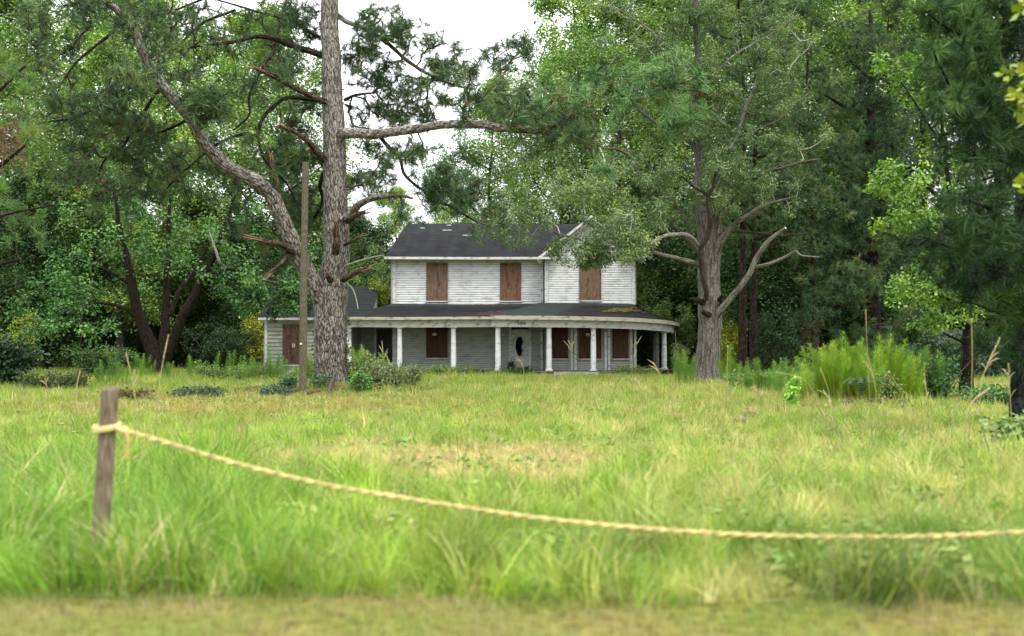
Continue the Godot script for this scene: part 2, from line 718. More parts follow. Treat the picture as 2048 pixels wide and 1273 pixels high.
func make_ground() -> void:
	var mb := MB.new()
	var xs := PackedFloat32Array()
	var zs := PackedFloat32Array()
	var x := -200.0
	while x < 200.5:
		xs.append(x)
		x += 0.75 if absf(x) < 30.0 else 10.0
	var z := 20.0
	while z > -320.0:
		zs.append(z)
		z -= 0.75 if z > -64.0 and z < 0.5 else 8.0
	for j in zs.size():
		for i in xs.size():
			var q := Vector3(xs[i], ground_height(xs[i], zs[j]), zs[j])
			var t := patch_noise.get_noise_2d(q.x * 7.0, q.z * 7.0)
			mb.vert(q, Vector3.UP, Vector2(q.x, q.z), Color(0.20 + 0.05 * t, 0.20 + 0.03 * t, 0.07))
	for j in zs.size() - 1:
		for i in xs.size() - 1:
			var p := j * xs.size() + i
			var r := p + xs.size()
			mb.ix.append_array(PackedInt32Array([p, r, r + 1, p, r + 1, p + 1]))
	var o := obj(numbered("ground"), mb, M.soil, self)
	tag(o, "grassy ground of the overgrown lot reaching back under the woods", "ground", "", "structure")


# ---- the house ----

func hq(x: float, y: float, d: float) -> Vector3:
	return Vector3(x, y, -d)


# One weatherboard, length along x, face to +z; paint gone in strips along its lower edge.
func board_mesh(length: float, e: float, peel: float, variant: int, painted_shade := false) -> ArrayMesh:
	var key := "%d_%d_%d_%d" % [int(round(length * 50)), int(round(e * 1000)), int(peel * 100), variant + (100 if painted_shade else 0)]
	if board_cache.has(key):
		return board_cache[key]
	var mb := MB.new()
	var n := maxi(2, int(length / 0.22))
	var white := Color(0.645, 0.67, 0.685) if not painted_shade else Color(0.34, 0.36, 0.325)  # the second, darker tone has the shade put into the paint colour
	var bare := Color(0.13, 0.12, 0.105)
	var ph := variant * 37.0
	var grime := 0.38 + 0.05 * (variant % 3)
	for i in n:
		var x0 := length * i / n
		var x1 := length * (i + 1) / n
		var s := []
		for x in [x0, x1]:
			var w := fine_noise.get_noise_2d(x * 1.7 + ph, 3.0) * 0.008
			var p := fine_noise.get_noise_2d(x * 1.1 + ph, 40.0) * 0.6 + 0.5 + fine_noise.get_noise_2d(x * 4.0 + ph, 70.0) * 0.15
			var q := clampf((p - (1.0 - peel)) * 2.5, 0.0, 1.0)
			var r := clampf((p - (1.42 - peel)) * 2.5, 0.0, 0.8)
			s.append([x, w, white.lerp(bare, q), white.lerp(bare, r)])
		var b0 := Vector3(s[0][0], s[0][1], 0.034)
		var b1 := Vector3(s[1][0], s[1][1], 0.034)
		var m0 := Vector3(s[0][0], e * 0.2, 0.029)
		var m1 := Vector3(s[1][0], e * 0.2, 0.029)
		var t0 := Vector3(s[0][0], e * 1.12, 0.004)
		var t1 := Vector3(s[1][0], e * 1.12, 0.004)
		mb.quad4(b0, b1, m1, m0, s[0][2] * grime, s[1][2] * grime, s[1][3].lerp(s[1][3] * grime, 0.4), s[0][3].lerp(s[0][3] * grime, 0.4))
		mb.quad4(m0, m1, t1, t0, s[0][3], s[1][3], white, white)
		mb.quad(Vector3(x0, s[0][1], 0.0), Vector3(x1, s[1][1], 0.0), b1, b0, bare * 0.7)
	var am := mb.done()
	board_cache[key] = am
	return am


# A wall of weatherboards from the left end to the right end (x, distance), with openings [x0, x1, y0, y1] measured along the wall.
func board_wall(house: Node3D, a: Vector2, b: Vector2, y0: float, y1: float, e: float, peel_low: float, peel_high: float, holes: Array = [], painted_shade := false) -> Node3D:
	var from := hq(a.x, 0, a.y)
	var to := hq(b.x, 0, b.y)
	var x := (to - from).normalized()
	var z := x.cross(Vector3.UP)
	var basis_ := Basis(x, Vector3.UP, z)
	var length := (to - from).length()
	var mb := MB.new()
	var cuts := [0.0, length]
	for h in holes:
		cuts.append(h[0])
		cuts.append(h[1])
	cuts.sort()
	for i in cuts.size() - 1:
		var u0: float = cuts[i]
		var u1: float = cuts[i + 1]
		if u1 - u0 < 0.001:
			continue
		var spans := [[y0, y1]]
		for h in holes:
			if h[0] <= u0 + 0.001 and h[1] >= u1 - 0.001:
				spans = []
				if h[2] > y0 + 0.01:
					spans.append([y0, h[2]])
				if h[3] < y1 - 0.01:
					spans.append([h[3], y1])
		for s in spans:
			mb.box(from + x * (u0 + u1) * 0.5 + Vector3.UP * (s[0] + s[1]) * 0.5 - z * 0.06, Vector3(u1 - u0, s[1] - s[0], 0.12), Color(0.3, 0.29, 0.27), basis_)
	var wall := obj("wall", mb, M.plain, house)
	var n := int(ceil((y1 - y0) / e))
	for r in n:
		var y := y0 + e * r
		var parts := [[0.0, length]]
		for h in holes:
			if y + e * 0.5 > h[2] and y + e * 0.5 < h[3]:
				var next := []
				for p in parts:
					if h[0] > p[0] + 0.05 and h[0] < p[1]:
						next.append([p[0], h[0]])
					if h[1] < p[1] - 0.05 and h[1] > p[0]:
						next.append([h[1], p[1]])
				parts = next
		var peel := lerpf(peel_low, peel_high, pow(float(r) / n, 0.6)) + rr(-0.04, 0.06)
		for p in parts:
			var mesh := board_mesh(p[1] - p[0], e, clampf(snappedf(peel, 0.06), 0.0, 0.95), r % 7, painted_shade)
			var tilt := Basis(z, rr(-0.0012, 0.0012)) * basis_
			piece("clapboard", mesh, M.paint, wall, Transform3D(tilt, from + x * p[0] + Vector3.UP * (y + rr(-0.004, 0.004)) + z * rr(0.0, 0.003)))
	return wall


func trim(called: String, house: Node, a: Vector3, b: Vector3, w: float, h: float, m: Material, c := Color(0.48, 0.5, 0.51)) -> MeshInstance3D:
	var mb := MB.new()
	mb.beam(a, b, w, h, c)
	return obj(called, mb, m, house)


func boarded_window(house: Node3D, mid: Vector3, w: float, h: float, turn: float, c: Color, sill: bool, label: String) -> MeshInstance3D:
	var b := Basis(Vector3.UP, turn)
	var mb := MB.new()
	# a sheet that has bowed a little: grid of quads
	for i in 6:
		for j in 10:
			var q := []
			for k in [[i, j], [i + 1, j], [i + 1, j + 1], [i, j + 1]]:
				var s: float = k[0] / 6.0 - 0.5
				var t: float = k[1] / 10.0 - 0.5
				var bow: float = 0.05 + 0.012 * (1.0 - 4.0 * s * s) + 0.008 * sin(t * 7.0 + mid.x)
				q.append(mid + b * Vector3(s * w, t * h, bow))
			mb.quad(q[0], q[1], q[2], q[3], c)
	mb.box(mid + b * Vector3(-w * 0.5 + 0.008, 0, 0.028), Vector3(0.016, h, 0.042), c * 0.7, b)
	mb.box(mid + b * Vector3(w * 0.5 - 0.008, 0, 0.028), Vector3(0.016, h, 0.042), c * 0.7, b)
	mb.box(mid + b * Vector3(0, -h * 0.5 + 0.008, 0.028), Vector3(w - 0.04, 0.016, 0.042), c * 0.7, b)
	mb.box(mid + b * Vector3(0, h * 0.5 - 0.008, 0.028), Vector3(w - 0.04, 0.016, 0.042), c * 0.7, b)
	var o := obj("boarded_window", mb, M.plywood, house)
	if label:
		o.set_meta("label", label)
	if sill:
		var s := MB.new()
		s.box(mid + b * Vector3(0, -h * 0.5 - 0.035, 0.05), Vector3(w + 0.1, 0.06, 0.12), Color(0.5, 0.5, 0.49), b)
		obj("sill", s, M.old_paint, o)
	var nails := MB.new()
	for i in 5:
		for sgn in [-1, 1]:
			nails.box(mid + b * Vector3(sgn * (w * 0.5 - 0.05), h * (i / 4.0 - 0.5) * 0.92, 0.055), Vector3(0.022, 0.022, 0.02), Color(0.05, 0.04, 0.035), b)
	obj("nail_heads", nails, M.plain, o, "stuff")
	return o


func notice(parent: Node, at: Vector3, w: float, h: float, turn: float, c: Color, band: Color) -> void:
	var b := Basis(Vector3.UP, turn)
	var mb := MB.new()
	mb.box(at, Vector3(w, h, 0.008), c, b)
	mb.box(at + b * Vector3(0, 0, 0.006), Vector3(w * 0.22, h * 0.6, 0.004), band, b)
	obj("paper_notice", mb, M.plain, parent)


# Courses of shingles between an eave line and a top line (same number of points).
func shingles(parent: Node, e: PackedVector3Array, t: PackedVector3Array, rows: int, tab: float, base: Color, tint: Callable) -> void:
	var deck := MB.new()
	for i in e.size() - 1:
		deck.quad(e[i] - Vector3.UP * 0.02, e[i + 1] - Vector3.UP * 0.02, t[i + 1] - Vector3.UP * 0.02, t[i] - Vector3.UP * 0.02, Color(0.05, 0.045, 0.04))
	obj("roof_deck", deck, M.plain, parent)
	var mb := MB.new()
	var total := 0.0
	var acc := [0.0]
	for i in e.size() - 1:
		total += (e[i + 1] - e[i]).length()
		acc.append(total)
	var at := func(arr: PackedVector3Array, s: float) -> Vector3:
		var k := 0
		while k < acc.size() - 2 and acc[k + 1] < s:
			k += 1
		var f: float = clampf((s - acc[k]) / maxf(1e-5, acc[k + 1] - acc[k]), 0.0, 1.0)
		return arr[k].lerp(arr[k + 1], f)
	var n := int(total / tab)
	for r in rows:
		var t0 := float(r) / rows
		var t1 := minf(1.0, (r + 1.25) / rows)
		var shift := (r % 2) * 0.5
		for k in n + 1:
			var s0 := clampf((k - shift) * total / n, 0.0, total)
			var s1 := clampf((k + 1 - shift) * total / n - 0.008, 0.0, total)
			if s1 - s0 < 0.02:
				continue
			var e0: Vector3 = at.call(e, s0)
			var e1: Vector3 = at.call(e, s1)
			var p0: Vector3 = at.call(t, s0)
			var p1: Vector3 = at.call(t, s1)
			var lift := Vector3.UP * (0.016 + rr(0.0, 0.008))
			var sag := rr(-0.006, 0.006)
			var a := e0.lerp(p0, t0 + sag / rows) + lift
			var b := e1.lerp(p1, t0 + sag / rows) + lift
			var c := e1.lerp(p1, t1) + Vector3.UP * 0.004
			var d := e0.lerp(p0, t1) + Vector3.UP * 0.004
			var col: Color = tint.call(s0 / total, t0, vary(base, 0.14))
			mb.quad(a, b, c, d, col)
			mb.quad(a - lift, b - lift, b, a, col * 0.8)
	obj("shingles", mb, M.shingle, parent, "stuff")


func strip(called: String, parent: Node, line: PackedVector3Array, h: float, thick: float, c: Color, m: Material) -> MeshInstance3D:  # an upright band hanging under a line
	var mb := MB.new()
	for i in line.size() - 1:
		var a := line[i]
		var b := line[i + 1]
		var x := (b - a).normalized()
		var z := x.cross(Vector3.UP).normalized() * thick
		var d := Vector3.UP * h
		mb.quad(a - d, b - d, b, a, c)
		mb.quad(b - d - z, a - d - z, a - z, b - z, c)
		mb.quad(a - d - z, b - d - z, b - d, a - d, c)
		mb.quad(a, b, b - z, a - z, c)
		if i == 0:
			mb.quad(a - d - z, a - d, a, a - z, c)
		if i == line.size() - 2:
			mb.quad(b - d, b - d - z, b - z, b, c)
	return obj(called, mb, m, parent)


func inset(line: PackedVector3Array, by: float, down: float) -> PackedVector3Array:
	var out := PackedVector3Array()
	for i in line.size():
		var x := (line[mini(i + 1, line.size() - 1)] - line[maxi(i - 1, 0)])
		x.y = 0
		var z := x.normalized().cross(Vector3.UP)
		out.append(line[i] - z * by - Vector3.UP * down)
	return out


func smooth_line(pts: Array, n: int) -> PackedVector3Array:
	var list := []
	for q in pts:
		list.append([q, 0.0])
	var s: Array = spline(list, 0.15)
	var ps: PackedVector3Array = s[0]
	var out := PackedVector3Array()
	for i in n:
		out.append(ps[int(round(float(i) / (n - 1) * (ps.size() - 1)))])
	return out


func make_house() -> void:
	var house := thing("farmhouse", "white two-storey clapboard farmhouse with boarded windows and a rounded wraparound porch", "house", Vector3(0, 0, -54))
	var white := Color(0.53, 0.545, 0.55)
	var cream := Color(0.42, 0.41, 0.34)
	# walls in view
	board_wall(house, Vector2(-6.45, 54.0), Vector2(1.72, 54.0), 3.72, 6.3, 0.125, 0.92, 0.5, [])
	board_wall(house, Vector2(1.76, 53.0), Vector2(6.55, 53.0), 3.72, 6.42, 0.125, 0.7, 0.5, [])
	board_wall(house, Vector2(-6.45, 54.0), Vector2(1.72, 54.0), 0.24, 2.98, 0.12, 0.3, 0.12, [[6.42, 7.36, 0.1, 2.5]], true)  # porch shade painted into these boards, bay and recess alike
	# the bay under the porch: three faces
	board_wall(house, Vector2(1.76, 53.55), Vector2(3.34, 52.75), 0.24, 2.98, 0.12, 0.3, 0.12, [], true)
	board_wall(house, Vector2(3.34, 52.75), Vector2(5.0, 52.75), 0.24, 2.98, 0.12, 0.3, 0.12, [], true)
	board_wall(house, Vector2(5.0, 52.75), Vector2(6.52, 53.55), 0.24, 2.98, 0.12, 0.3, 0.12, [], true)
	# wing on the left, its inner side and the recess with the open doorway
	board_wall(house, Vector2(-12.9, 52.0), Vector2(-8.55, 52.0), 0.12, 2.9, 0.2, 0.66, 0.6, [], true)  # tree shade over the wing painted into its weathered boards
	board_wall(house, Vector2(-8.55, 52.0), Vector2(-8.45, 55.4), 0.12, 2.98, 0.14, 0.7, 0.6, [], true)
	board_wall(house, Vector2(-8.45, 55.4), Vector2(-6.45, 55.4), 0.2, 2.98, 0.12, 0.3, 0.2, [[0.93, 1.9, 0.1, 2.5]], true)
	# plain walls that close the house
	var shell := MB.new()
	var sc := Color(0.42, 0.42, 0.41)
	shell.box(hq(-6.53, 4.9, 57.6), Vector3(0.12, 2.8, 7.0), sc)
	shell.box(hq(-6.53, 1.7, 58.3), Vector3(0.12, 3.3, 5.7), sc)
	shell.box(hq(6.6, 3.3, 57.2), Vector3(0.12, 6.4, 7.9), sc)
	shell.box(hq(0.0, 3.2, 61.2), Vector3(13.2, 6.2, 0.12), sc)
	shell.box(hq(0.0, 3.35, 57.6), Vector3(13.0, 0.15, 6.9), Color(0.2, 0.18, 0.15))
	shell.box(hq(0.0, 0.12, 57.6), Vector3(13.0, 0.14, 6.9), Color(0.15, 0.13, 0.11))
	shell.box(hq(-12.94, 1.5, 55.4), Vector3(0.12, 2.9, 6.6), sc)
	shell.box(hq(-9.7, 1.5, 58.7), Vector3(6.4, 2.9, 0.12), sc)
	shell.box(hq(-9.7, 2.95, 56.9), Vector3(6.3, 0.1, 3.4), Color(0.2, 0.18, 0.15))
	shell.box(hq(-10.75, 2.95, 53.6), Vector3(4.2, 0.1, 3.0), Color(0.2, 0.18, 0.15))
	shell.box(hq(-7.45, 2.97, 57.1), Vector3(2.1, 0.1, 3.4), Color(0.1, 0.09, 0.08))
	shell.box(hq(-8.52, 1.5, 57.0), Vector3(0.1, 2.9, 3.2), Color(0.2, 0.19, 0.18))
	obj("wall", shell, M.plain, house)
	# corner boards
	for q in [[-6.40, 54.0, 3.75, 6.3, 0.16], [1.64, 54.0, 3.75, 6.3, 0.13], [1.84, 53.0, 3.75, 6.4, 0.2], [6.47, 53.0, 3.75, 6.4, 0.16], [-12.84, 52.0, 0.1, 2.9, 0.14], [-6.38, 54.0, 0.25, 2.95, 0.2], [-6.1, 54.0, 0.25, 2.95, 0.1], [-7.62, 55.4, 0.25, 2.95, 0.12], [-6.54, 55.4, 0.25, 2.95, 0.1], [-8.62, 52.0, 0.1, 2.95, 0.14], [1.62, 54.0, 0.25, 2.95, 0.14]]:
		trim("corner_board", house, hq(q[0], q[2], q[1] - 0.045), hq(q[0], q[3], q[1] - 0.045), q[4], 0.05, M.old_paint, white)
	for q in [[3.18, 52.80], [3.36, 52.72], [4.96, 52.72], [5.14, 52.80], [1.9, 53.44], [6.4, 53.46]]:
		trim("corner_board", house, hq(q[0], 0.25, q[1] - 0.05), hq(q[0], 2.95, q[1] - 0.05), 0.13, 0.06, M.old_paint, white)
	# flat boards under the eaves of the upper walls and where they meet the porch roof
	trim("eave_board", house, hq(-6.5, 6.2, 53.94), hq(1.7, 6.2, 53.94), 0.05, 0.17, M.paint, white)
	trim("sill_board", house, hq(-6.45, 3.83, 53.95), hq(1.7, 3.83, 53.95), 0.05, 0.1, M.old_paint, white)
	trim("sill_board", house, hq(1.8, 3.83, 52.95), hq(6.5, 3.80, 52.95), 0.05, 0.1, M.old_paint, white)
	# boarded windows
	var brown := Color(0.175, 0.122, 0.09)
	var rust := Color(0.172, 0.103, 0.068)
	var shade_brown := Color(0.072, 0.037, 0.023)  # plywood brown with the shade under the porch painted in
	boarded_window(house, hq(-4.07, 5.03, 53.95), 1.16, 2.06, 0.0, brown, true, "upper window board, greyish brown with a darker foot")
	boarded_window(house, hq(-0.08, 5.03, 53.95), 1.14, 2.06, 0.0, rust, true, "upper window board, rusty red brown")
	boarded_window(house, hq(4.17, 4.98, 52.95), 1.16, 2.0, 0.0, brown, true, "upper window board with curly plywood grain, half behind oak sprays")
	var low := boarded_window(house, hq(-4.07, 1.74, 53.95), 1.16, 1.66, 0.0, shade_brown, true, "porch window board with a small paper notice")
	notice(low, hq(-4.2, 2.18, 53.85), 0.2, 0.13, 0.0, Color(0.55, 0.48, 0.45), Color(0.4, 0.3, 0.28))
	var side := atan2(0.8, 1.58)
	boarded_window(house, hq(2.55, 1.72, 53.13), 0.98, 1.68, side * -1.0 + 0.0, shade_brown * 0.9, true, "left window board of the bay")
	var mid := boarded_window(house, hq(4.13, 1.72, 52.70), 1.2, 1.68, 0.0, shade_brown, true, "middle window board of the bay with a small paper notice")
	notice(mid, hq(4.0, 2.16, 52.60), 0.18, 0.12, 0.0, Color(0.5, 0.42, 0.38), Color(0.2, 0.14, 0.1))
	notice(mid, hq(4.0, 2.05, 52.60), 0.18, 0.06, 0.0, Color(0.12, 0.09, 0.07), Color(0.16, 0.12, 0.1))
	boarded_window(house, hq(5.78, 1.72, 53.11), 0.98, 1.68, atan2(0.8, 1.52), shade_brown, true, "right window board of the bay")
	var wing_w := boarded_window(house, hq(-11.5, 1.62, 51.94), 0.92, 2.1, 0.0, Color(0.12, 0.08, 0.06), true, "wing window board behind the bare pole")
	notice(wing_w, hq(-11.38, 1.57, 51.84), 0.16, 0.2, 0.0, Color(0.5, 0.32, 0.28), Color(0.3, 0.16, 0.14))
	# main roof: two slopes, steep hipped ends
	var dark := Color(0.022, 0.024, 0.028)
	var eaves := PackedVector3Array([hq(-6.84, 6.33, 53.35), hq(-2.0, 6.31, 53.35), hq(2.0, 6.32, 53.35), hq(6.9, 6.33, 53.35)])
	var ridge := PackedVector3Array([hq(-6.08, 8.66, 57.5), hq(-2.0, 8.63, 57.5), hq(2.0, 8.62, 57.5), hq(6.1, 8.66, 57.5)])
	var roof := obj("roof", MB.new(), M.plain, house)
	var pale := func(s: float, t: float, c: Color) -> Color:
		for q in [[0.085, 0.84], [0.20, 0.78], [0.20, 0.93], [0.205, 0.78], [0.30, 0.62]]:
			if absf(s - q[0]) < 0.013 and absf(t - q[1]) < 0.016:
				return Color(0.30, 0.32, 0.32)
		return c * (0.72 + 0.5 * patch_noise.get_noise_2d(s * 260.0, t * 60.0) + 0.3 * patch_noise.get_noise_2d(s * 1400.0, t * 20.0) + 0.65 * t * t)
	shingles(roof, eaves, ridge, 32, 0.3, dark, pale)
	var back := MB.new()
	var rc := Color(0.05, 0.05, 0.055)
	back.quad(hq(6.9, 6.33, 61.65), hq(-6.84, 6.33, 61.65), hq(-6.08, 8.66, 57.5), hq(6.1, 8.66, 57.5), rc)
	back.tri(hq(-6.84, 6.33, 61.65), hq(-6.84, 6.33, 53.35), hq(-6.08, 8.66, 57.5), rc)
	back.tri(hq(6.9, 6.33, 53.35), hq(6.9, 6.33, 61.65), hq(6.1, 8.66, 57.5), rc)
	back.quad(hq(-6.84, 6.24, 53.35), hq(-6.84, 6.24, 61.65), hq(6.9, 6.24, 61.65), hq(6.9, 6.24, 53.35), Color(0.35, 0.35, 0.34))
	obj("roof_back", back, M.plain, roof)
	strip("fascia", house, PackedVector3Array([hq(-6.86, 6.345, 53.33), hq(-2.0, 6.325, 53.33), hq(1.44, 6.335, 53.33)]), 0.13, 0.05, white, M.old_paint)
	# cross gable over the right bay
	var apex_f := hq(4.2, 8.52, 52.5)
	var apex_b := hq(4.2, 8.50, 57.3)
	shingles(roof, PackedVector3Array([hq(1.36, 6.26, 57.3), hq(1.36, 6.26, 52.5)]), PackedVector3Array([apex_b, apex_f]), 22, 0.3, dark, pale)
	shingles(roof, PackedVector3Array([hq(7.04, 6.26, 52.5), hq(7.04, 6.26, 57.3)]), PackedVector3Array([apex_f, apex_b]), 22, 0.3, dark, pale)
	var gable := obj("gable", MB.new(), M.plain, house)
	var tri_back := MB.new()
	tri_back.tri(hq(1.8, 6.4, 53.02), hq(6.5, 6.4, 53.02), hq(4.17, 8.3, 53.02), Color(0.3, 0.29, 0.27))
	obj("gable_back", tri_back, M.plain, gable)
	for r in 15:
		var y := 6.4 + r * 0.125
		var half := 2.36 * (1.0 - (r + 0.6) / 15.2)
		if half > 0.1:
			piece("clapboard", board_mesh(half * 2.0, 0.125, 0.4, r % 7), M.paint, gable, Transform3D(Basis(), hq(4.17 - half, y, 53.0)))
	for sgn in [-1, 1]:
		for q in [[0.0, 0.17, 52.47, 0.05], [0.2, 0.13, 52.72, 0.06], [0.34, 0.11, 52.93, 0.05]]:
			var a: Vector3 = hq(4.2 + sgn * (2.86 - q[0] * 0.3), 6.22 - q[0] * 0.5, q[2])
			var b: Vector3 = hq(4.2, 8.48 - q[0] * 1.25, q[2])
			var mb := MB.new()
			var up := Vector3(0, q[1], 0)
			if sgn < 0:
				mb.quad(a - up, b - up, b, a, white)
			else:
				mb.quad(b - up, a - up, a, b, white)
			var back_ := Vector3(0, 0, -q[3])
			if sgn < 0:
				mb.quad(a - up + back_, b - up + back_, b - up, a - up, white)
			else:
				mb.quad(b - up + back_, a - up + back_, a - up, b - up, white)
			mb.quad(b - up + back_, a - up + back_, a + back_, b + back_, white)
			obj("rake_board", mb, M.paint, gable)
	var soff := MB.new()
	soff.quad(hq(1.4, 6.16, 53.2), hq(1.4, 6.16, 52.5), hq(4.2, 8.36, 52.5), hq(4.2, 8.36, 53.2), white)
	soff.quad(hq(7.0, 6.16, 52.5), hq(7.0, 6.16, 53.2), hq(4.2, 8.36, 53.2), hq(4.2, 8.36, 52.5), white)
	obj("soffit", soff, M.paint, gable)
	trim("gable_return", gable, hq(1.36, 6.2, 52.62), hq(2.5, 6.2, 52.62), 0.34, 0.12, M.paint, white)
	trim("gable_return", gable, hq(5.9, 6.2, 52.62), hq(7.05, 6.2, 52.62), 0.34, 0.12, M.paint, white)
	# porch roofs
	var porch := obj("porch_roof", MB.new(), M.plain, house)
	var pl_e := PackedVector3Array([hq(-8.75, 3.04, 51.35), hq(-6.0, 3.02, 51.35), hq(-3.5, 3.04, 51.35), hq(-0.9, 3.05, 51.35)])
	var pl_t := PackedVector3Array([hq(-6.45, 3.84, 53.9), hq(-4.5, 3.82, 53.9), hq(-2.0, 3.80, 53.9), hq(1.7, 3.84, 53.9)])
	var tone := func(s: float, t: float, c: Color) -> Color:
		var k := 1.0 + 0.5 * patch_noise.get_noise_2d(s * 150.0, t * 50.0)
		return (c * k).lerp(Color(0.045, 0.058, 0.052), 0.75 if t > 0.74 else 0.0)
	shingles(porch, pl_e, pl_t, 15, 0.45, Color(0.020, 0.020, 0.022), tone)
	var hip := MB.new()
	hip.tri(hq(-8.75, 3.02, 55.4), hq(-8.75, 3.02, 51.35), hq(-6.45, 3.82, 53.9), rc)
	hip.tri(hq(-8.75, 3.02, 55.4), hq(-6.45, 3.82, 53.9), hq(-6.45, 3.82, 55.4), rc)
	obj("porch_hip", hip, M.plain, porch)
	var ctrl := [hq(-1.05, 3.08, 50.6), hq(1.5, 3.06, 50.5), hq(3.2, 3.04, 50.5), hq(5.0, 3.01, 50.85), hq(6.6, 2.98, 51.7), hq(8.1, 2.92, 53.1), hq(9.1, 2.86, 54.9), hq(9.6, 2.81, 57.2), hq(9.7, 2.8, 60.6)]
	var line := smooth_line(ctrl, 30)
	var topc := [hq(1.5, 3.84, 52.9), hq(2.2, 3.84, 52.9), hq(3.2, 3.83, 52.9), hq(4.6, 3.82, 52.9), hq(5.9, 3.80, 52.9), hq(6.6, 3.77, 53.0), hq(6.66, 3.75, 54.4), hq(6.66, 3.72, 57.0), hq(6.66, 3.72, 60.6)]
	var top := smooth_line(topc, 30)
	var tone2 := func(s: float, t: float, c: Color) -> Color:
		var k := 1.0 + 0.6 * patch_noise.get_noise_2d(s * 200.0 + 50.0, t * 70.0)
		return (c * k).lerp(Color(0.045, 0.060, 0.054), 0.75 if t > 0.78 or s < 0.17 else 0.0)
	shingles(porch, line, top, 15, 0.4, Color(0.026, 0.026, 0.024), tone2)
	var hip2 := MB.new()
	hip2.quad(hq(-1.05, 3.06, 53.9), hq(-1.05, 3.06, 50.6), hq(1.5, 3.82, 52.9), hq(1.5, 3.82, 53.9), rc)
	obj("porch_hip", hip2, M.plain, porch)
	strip("fascia", house, PackedVector3Array([hq(-8.8, 3.05, 51.33), hq(-6.0, 3.03, 51.33), hq(-3.5, 3.05, 51.33), hq(-0.95, 3.06, 51.33)]), 0.14, 0.06, cream, M.old_paint)
	strip("fascia", house, inset(line, -0.02, -0.01), 0.2, 0.06, cream, M.old_paint)
	trim("fascia", house, hq(-1.08, 2.97, 53.0), hq(-1.08, 2.99, 50.6), 0.05, 0.2, M.old_paint, cream)
	strip("porch_beam", house, PackedVector3Array([hq(-8.7, 2.9, 51.66), hq(-5.0, 2.87, 51.66), hq(-0.8, 2.9, 51.66)]), 0.37, 0.2, white, M.old_paint)
	strip("porch_beam", house, inset(line, 0.28, 0.19), 0.37, 0.2, white, M.old_paint)
	# soffit under the overhang and the porch ceiling
	var under := MB.new()
	var l2 := inset(line, 0.3, 0.17)
	var l1 := inset(line, 0.0, 0.17)
	for i in line.size() - 1:
		under.quad(l2[i], l2[i + 1], l1[i + 1], l1[i], cream * 0.9)
	under.quad(hq(-8.75, 2.88, 51.7), hq(-0.9, 2.88, 51.7), hq(-0.9, 2.9, 51.36), hq(-8.75, 2.9, 51.36), cream * 0.9)
	obj("soffit", under, M.old_paint, house)
	var ceil_ := MB.new()
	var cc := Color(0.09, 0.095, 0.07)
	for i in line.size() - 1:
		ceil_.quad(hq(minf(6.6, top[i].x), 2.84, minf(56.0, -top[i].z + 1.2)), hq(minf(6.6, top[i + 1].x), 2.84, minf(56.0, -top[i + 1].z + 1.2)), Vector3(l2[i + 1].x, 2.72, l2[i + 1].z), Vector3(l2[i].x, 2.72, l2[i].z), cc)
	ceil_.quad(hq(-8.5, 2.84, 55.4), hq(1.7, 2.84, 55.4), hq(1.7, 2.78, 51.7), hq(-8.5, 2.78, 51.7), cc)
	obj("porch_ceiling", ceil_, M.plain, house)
	# porch floor and the broken skirt board along its edge
	var fl := MB.new()
	var edge := inset(line, 0.35, 0.0)
	for i in edge.size() - 1:
		var a := Vector3(edge[i].x, 0.27, edge[i].z)
		var b := Vector3(edge[i + 1].x, 0.27, edge[i + 1].z)
		var c := hq(minf(6.5, top[i + 1].x), 0.27, -top[i + 1].z + 1.2)
		var d := hq(minf(6.5, top[i].x), 0.27, -top[i].z + 1.2)
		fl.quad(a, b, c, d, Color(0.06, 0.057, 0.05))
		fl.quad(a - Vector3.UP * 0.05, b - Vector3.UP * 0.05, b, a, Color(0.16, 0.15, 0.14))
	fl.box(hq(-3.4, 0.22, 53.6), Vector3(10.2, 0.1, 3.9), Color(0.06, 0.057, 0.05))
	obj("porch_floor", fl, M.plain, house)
	for q in [[2.15, 3.2, 50.86], [3.24, 4.4, 50.9], [4.45, 5.2, 51.3], [5.24, 6.0, 51.7], [0.15, 1.1, 50.9], [-4.7, -3.9, 51.6], [-3.86, -2.4, 51.6]]:
		trim("skirt_board", house, hq(q[0], 0.09, q[2]), hq(q[1], 0.09, q[2] + (0.28 if q[0] > 4 else 0.0)), 0.04, 0.23, M.old_paint, white)
	for q in [-8.0, -5.2, -1.5, 2.0, 5.2, 7.6]:
		var mb := MB.new()
		mb.box(hq(q, 0.08, 52.4), Vector3(0.4, 0.3, 0.4), Color(0.22, 0.10, 0.07))
		obj("brick_pier", mb, M.plain, house)
	# porch columns
	var spots := [[-8.5, 51.85, 2.54], [-5.86, 51.85, 2.52], [-3.05, 51.85, 2.53], [-0.72, 51.15, 2.54], [1.9, 51.0, 2.53], [4.18, 51.12, 2.5], [8.35, 54.6, 2.32], [8.45, 58.6, 2.25]]
	for q in spots:
		var k: float = q[2] - 0.27
		var shaft := MB.new()
		var at := hq(q[0], 0.27, q[1])
		shaft.lathe(at, [[0.142, 0.08], [0.145, 0.3], [0.142, k * 0.45], [0.125, k - 0.14], [0.118, k - 0.08]], 20, Color(0.64, 0.67, 0.70))
		var col := obj("porch_column", shaft, M.old_paint if q[0] > 4.0 else M.paint, house)
		var bs := MB.new()
		bs.box(at + Vector3.UP * 0.02, Vector3(0.36, 0.06, 0.36), white)
		bs.lathe(at, [[0.19, 0.04], [0.175, 0.09], [0.14, 0.11]], 20, white)
		obj("base", bs, M.old_paint, col)
		var cp := MB.new()
		cp.lathe(at, [[0.12, k - 0.09], [0.15, k - 0.07], [0.17, k - 0.04]], 20, white)
		cp.box(at + Vector3.UP * (k - 0.02), Vector3(0.37, 0.045, 0.37), white)
		obj("capital", cp, M.old_paint, col)
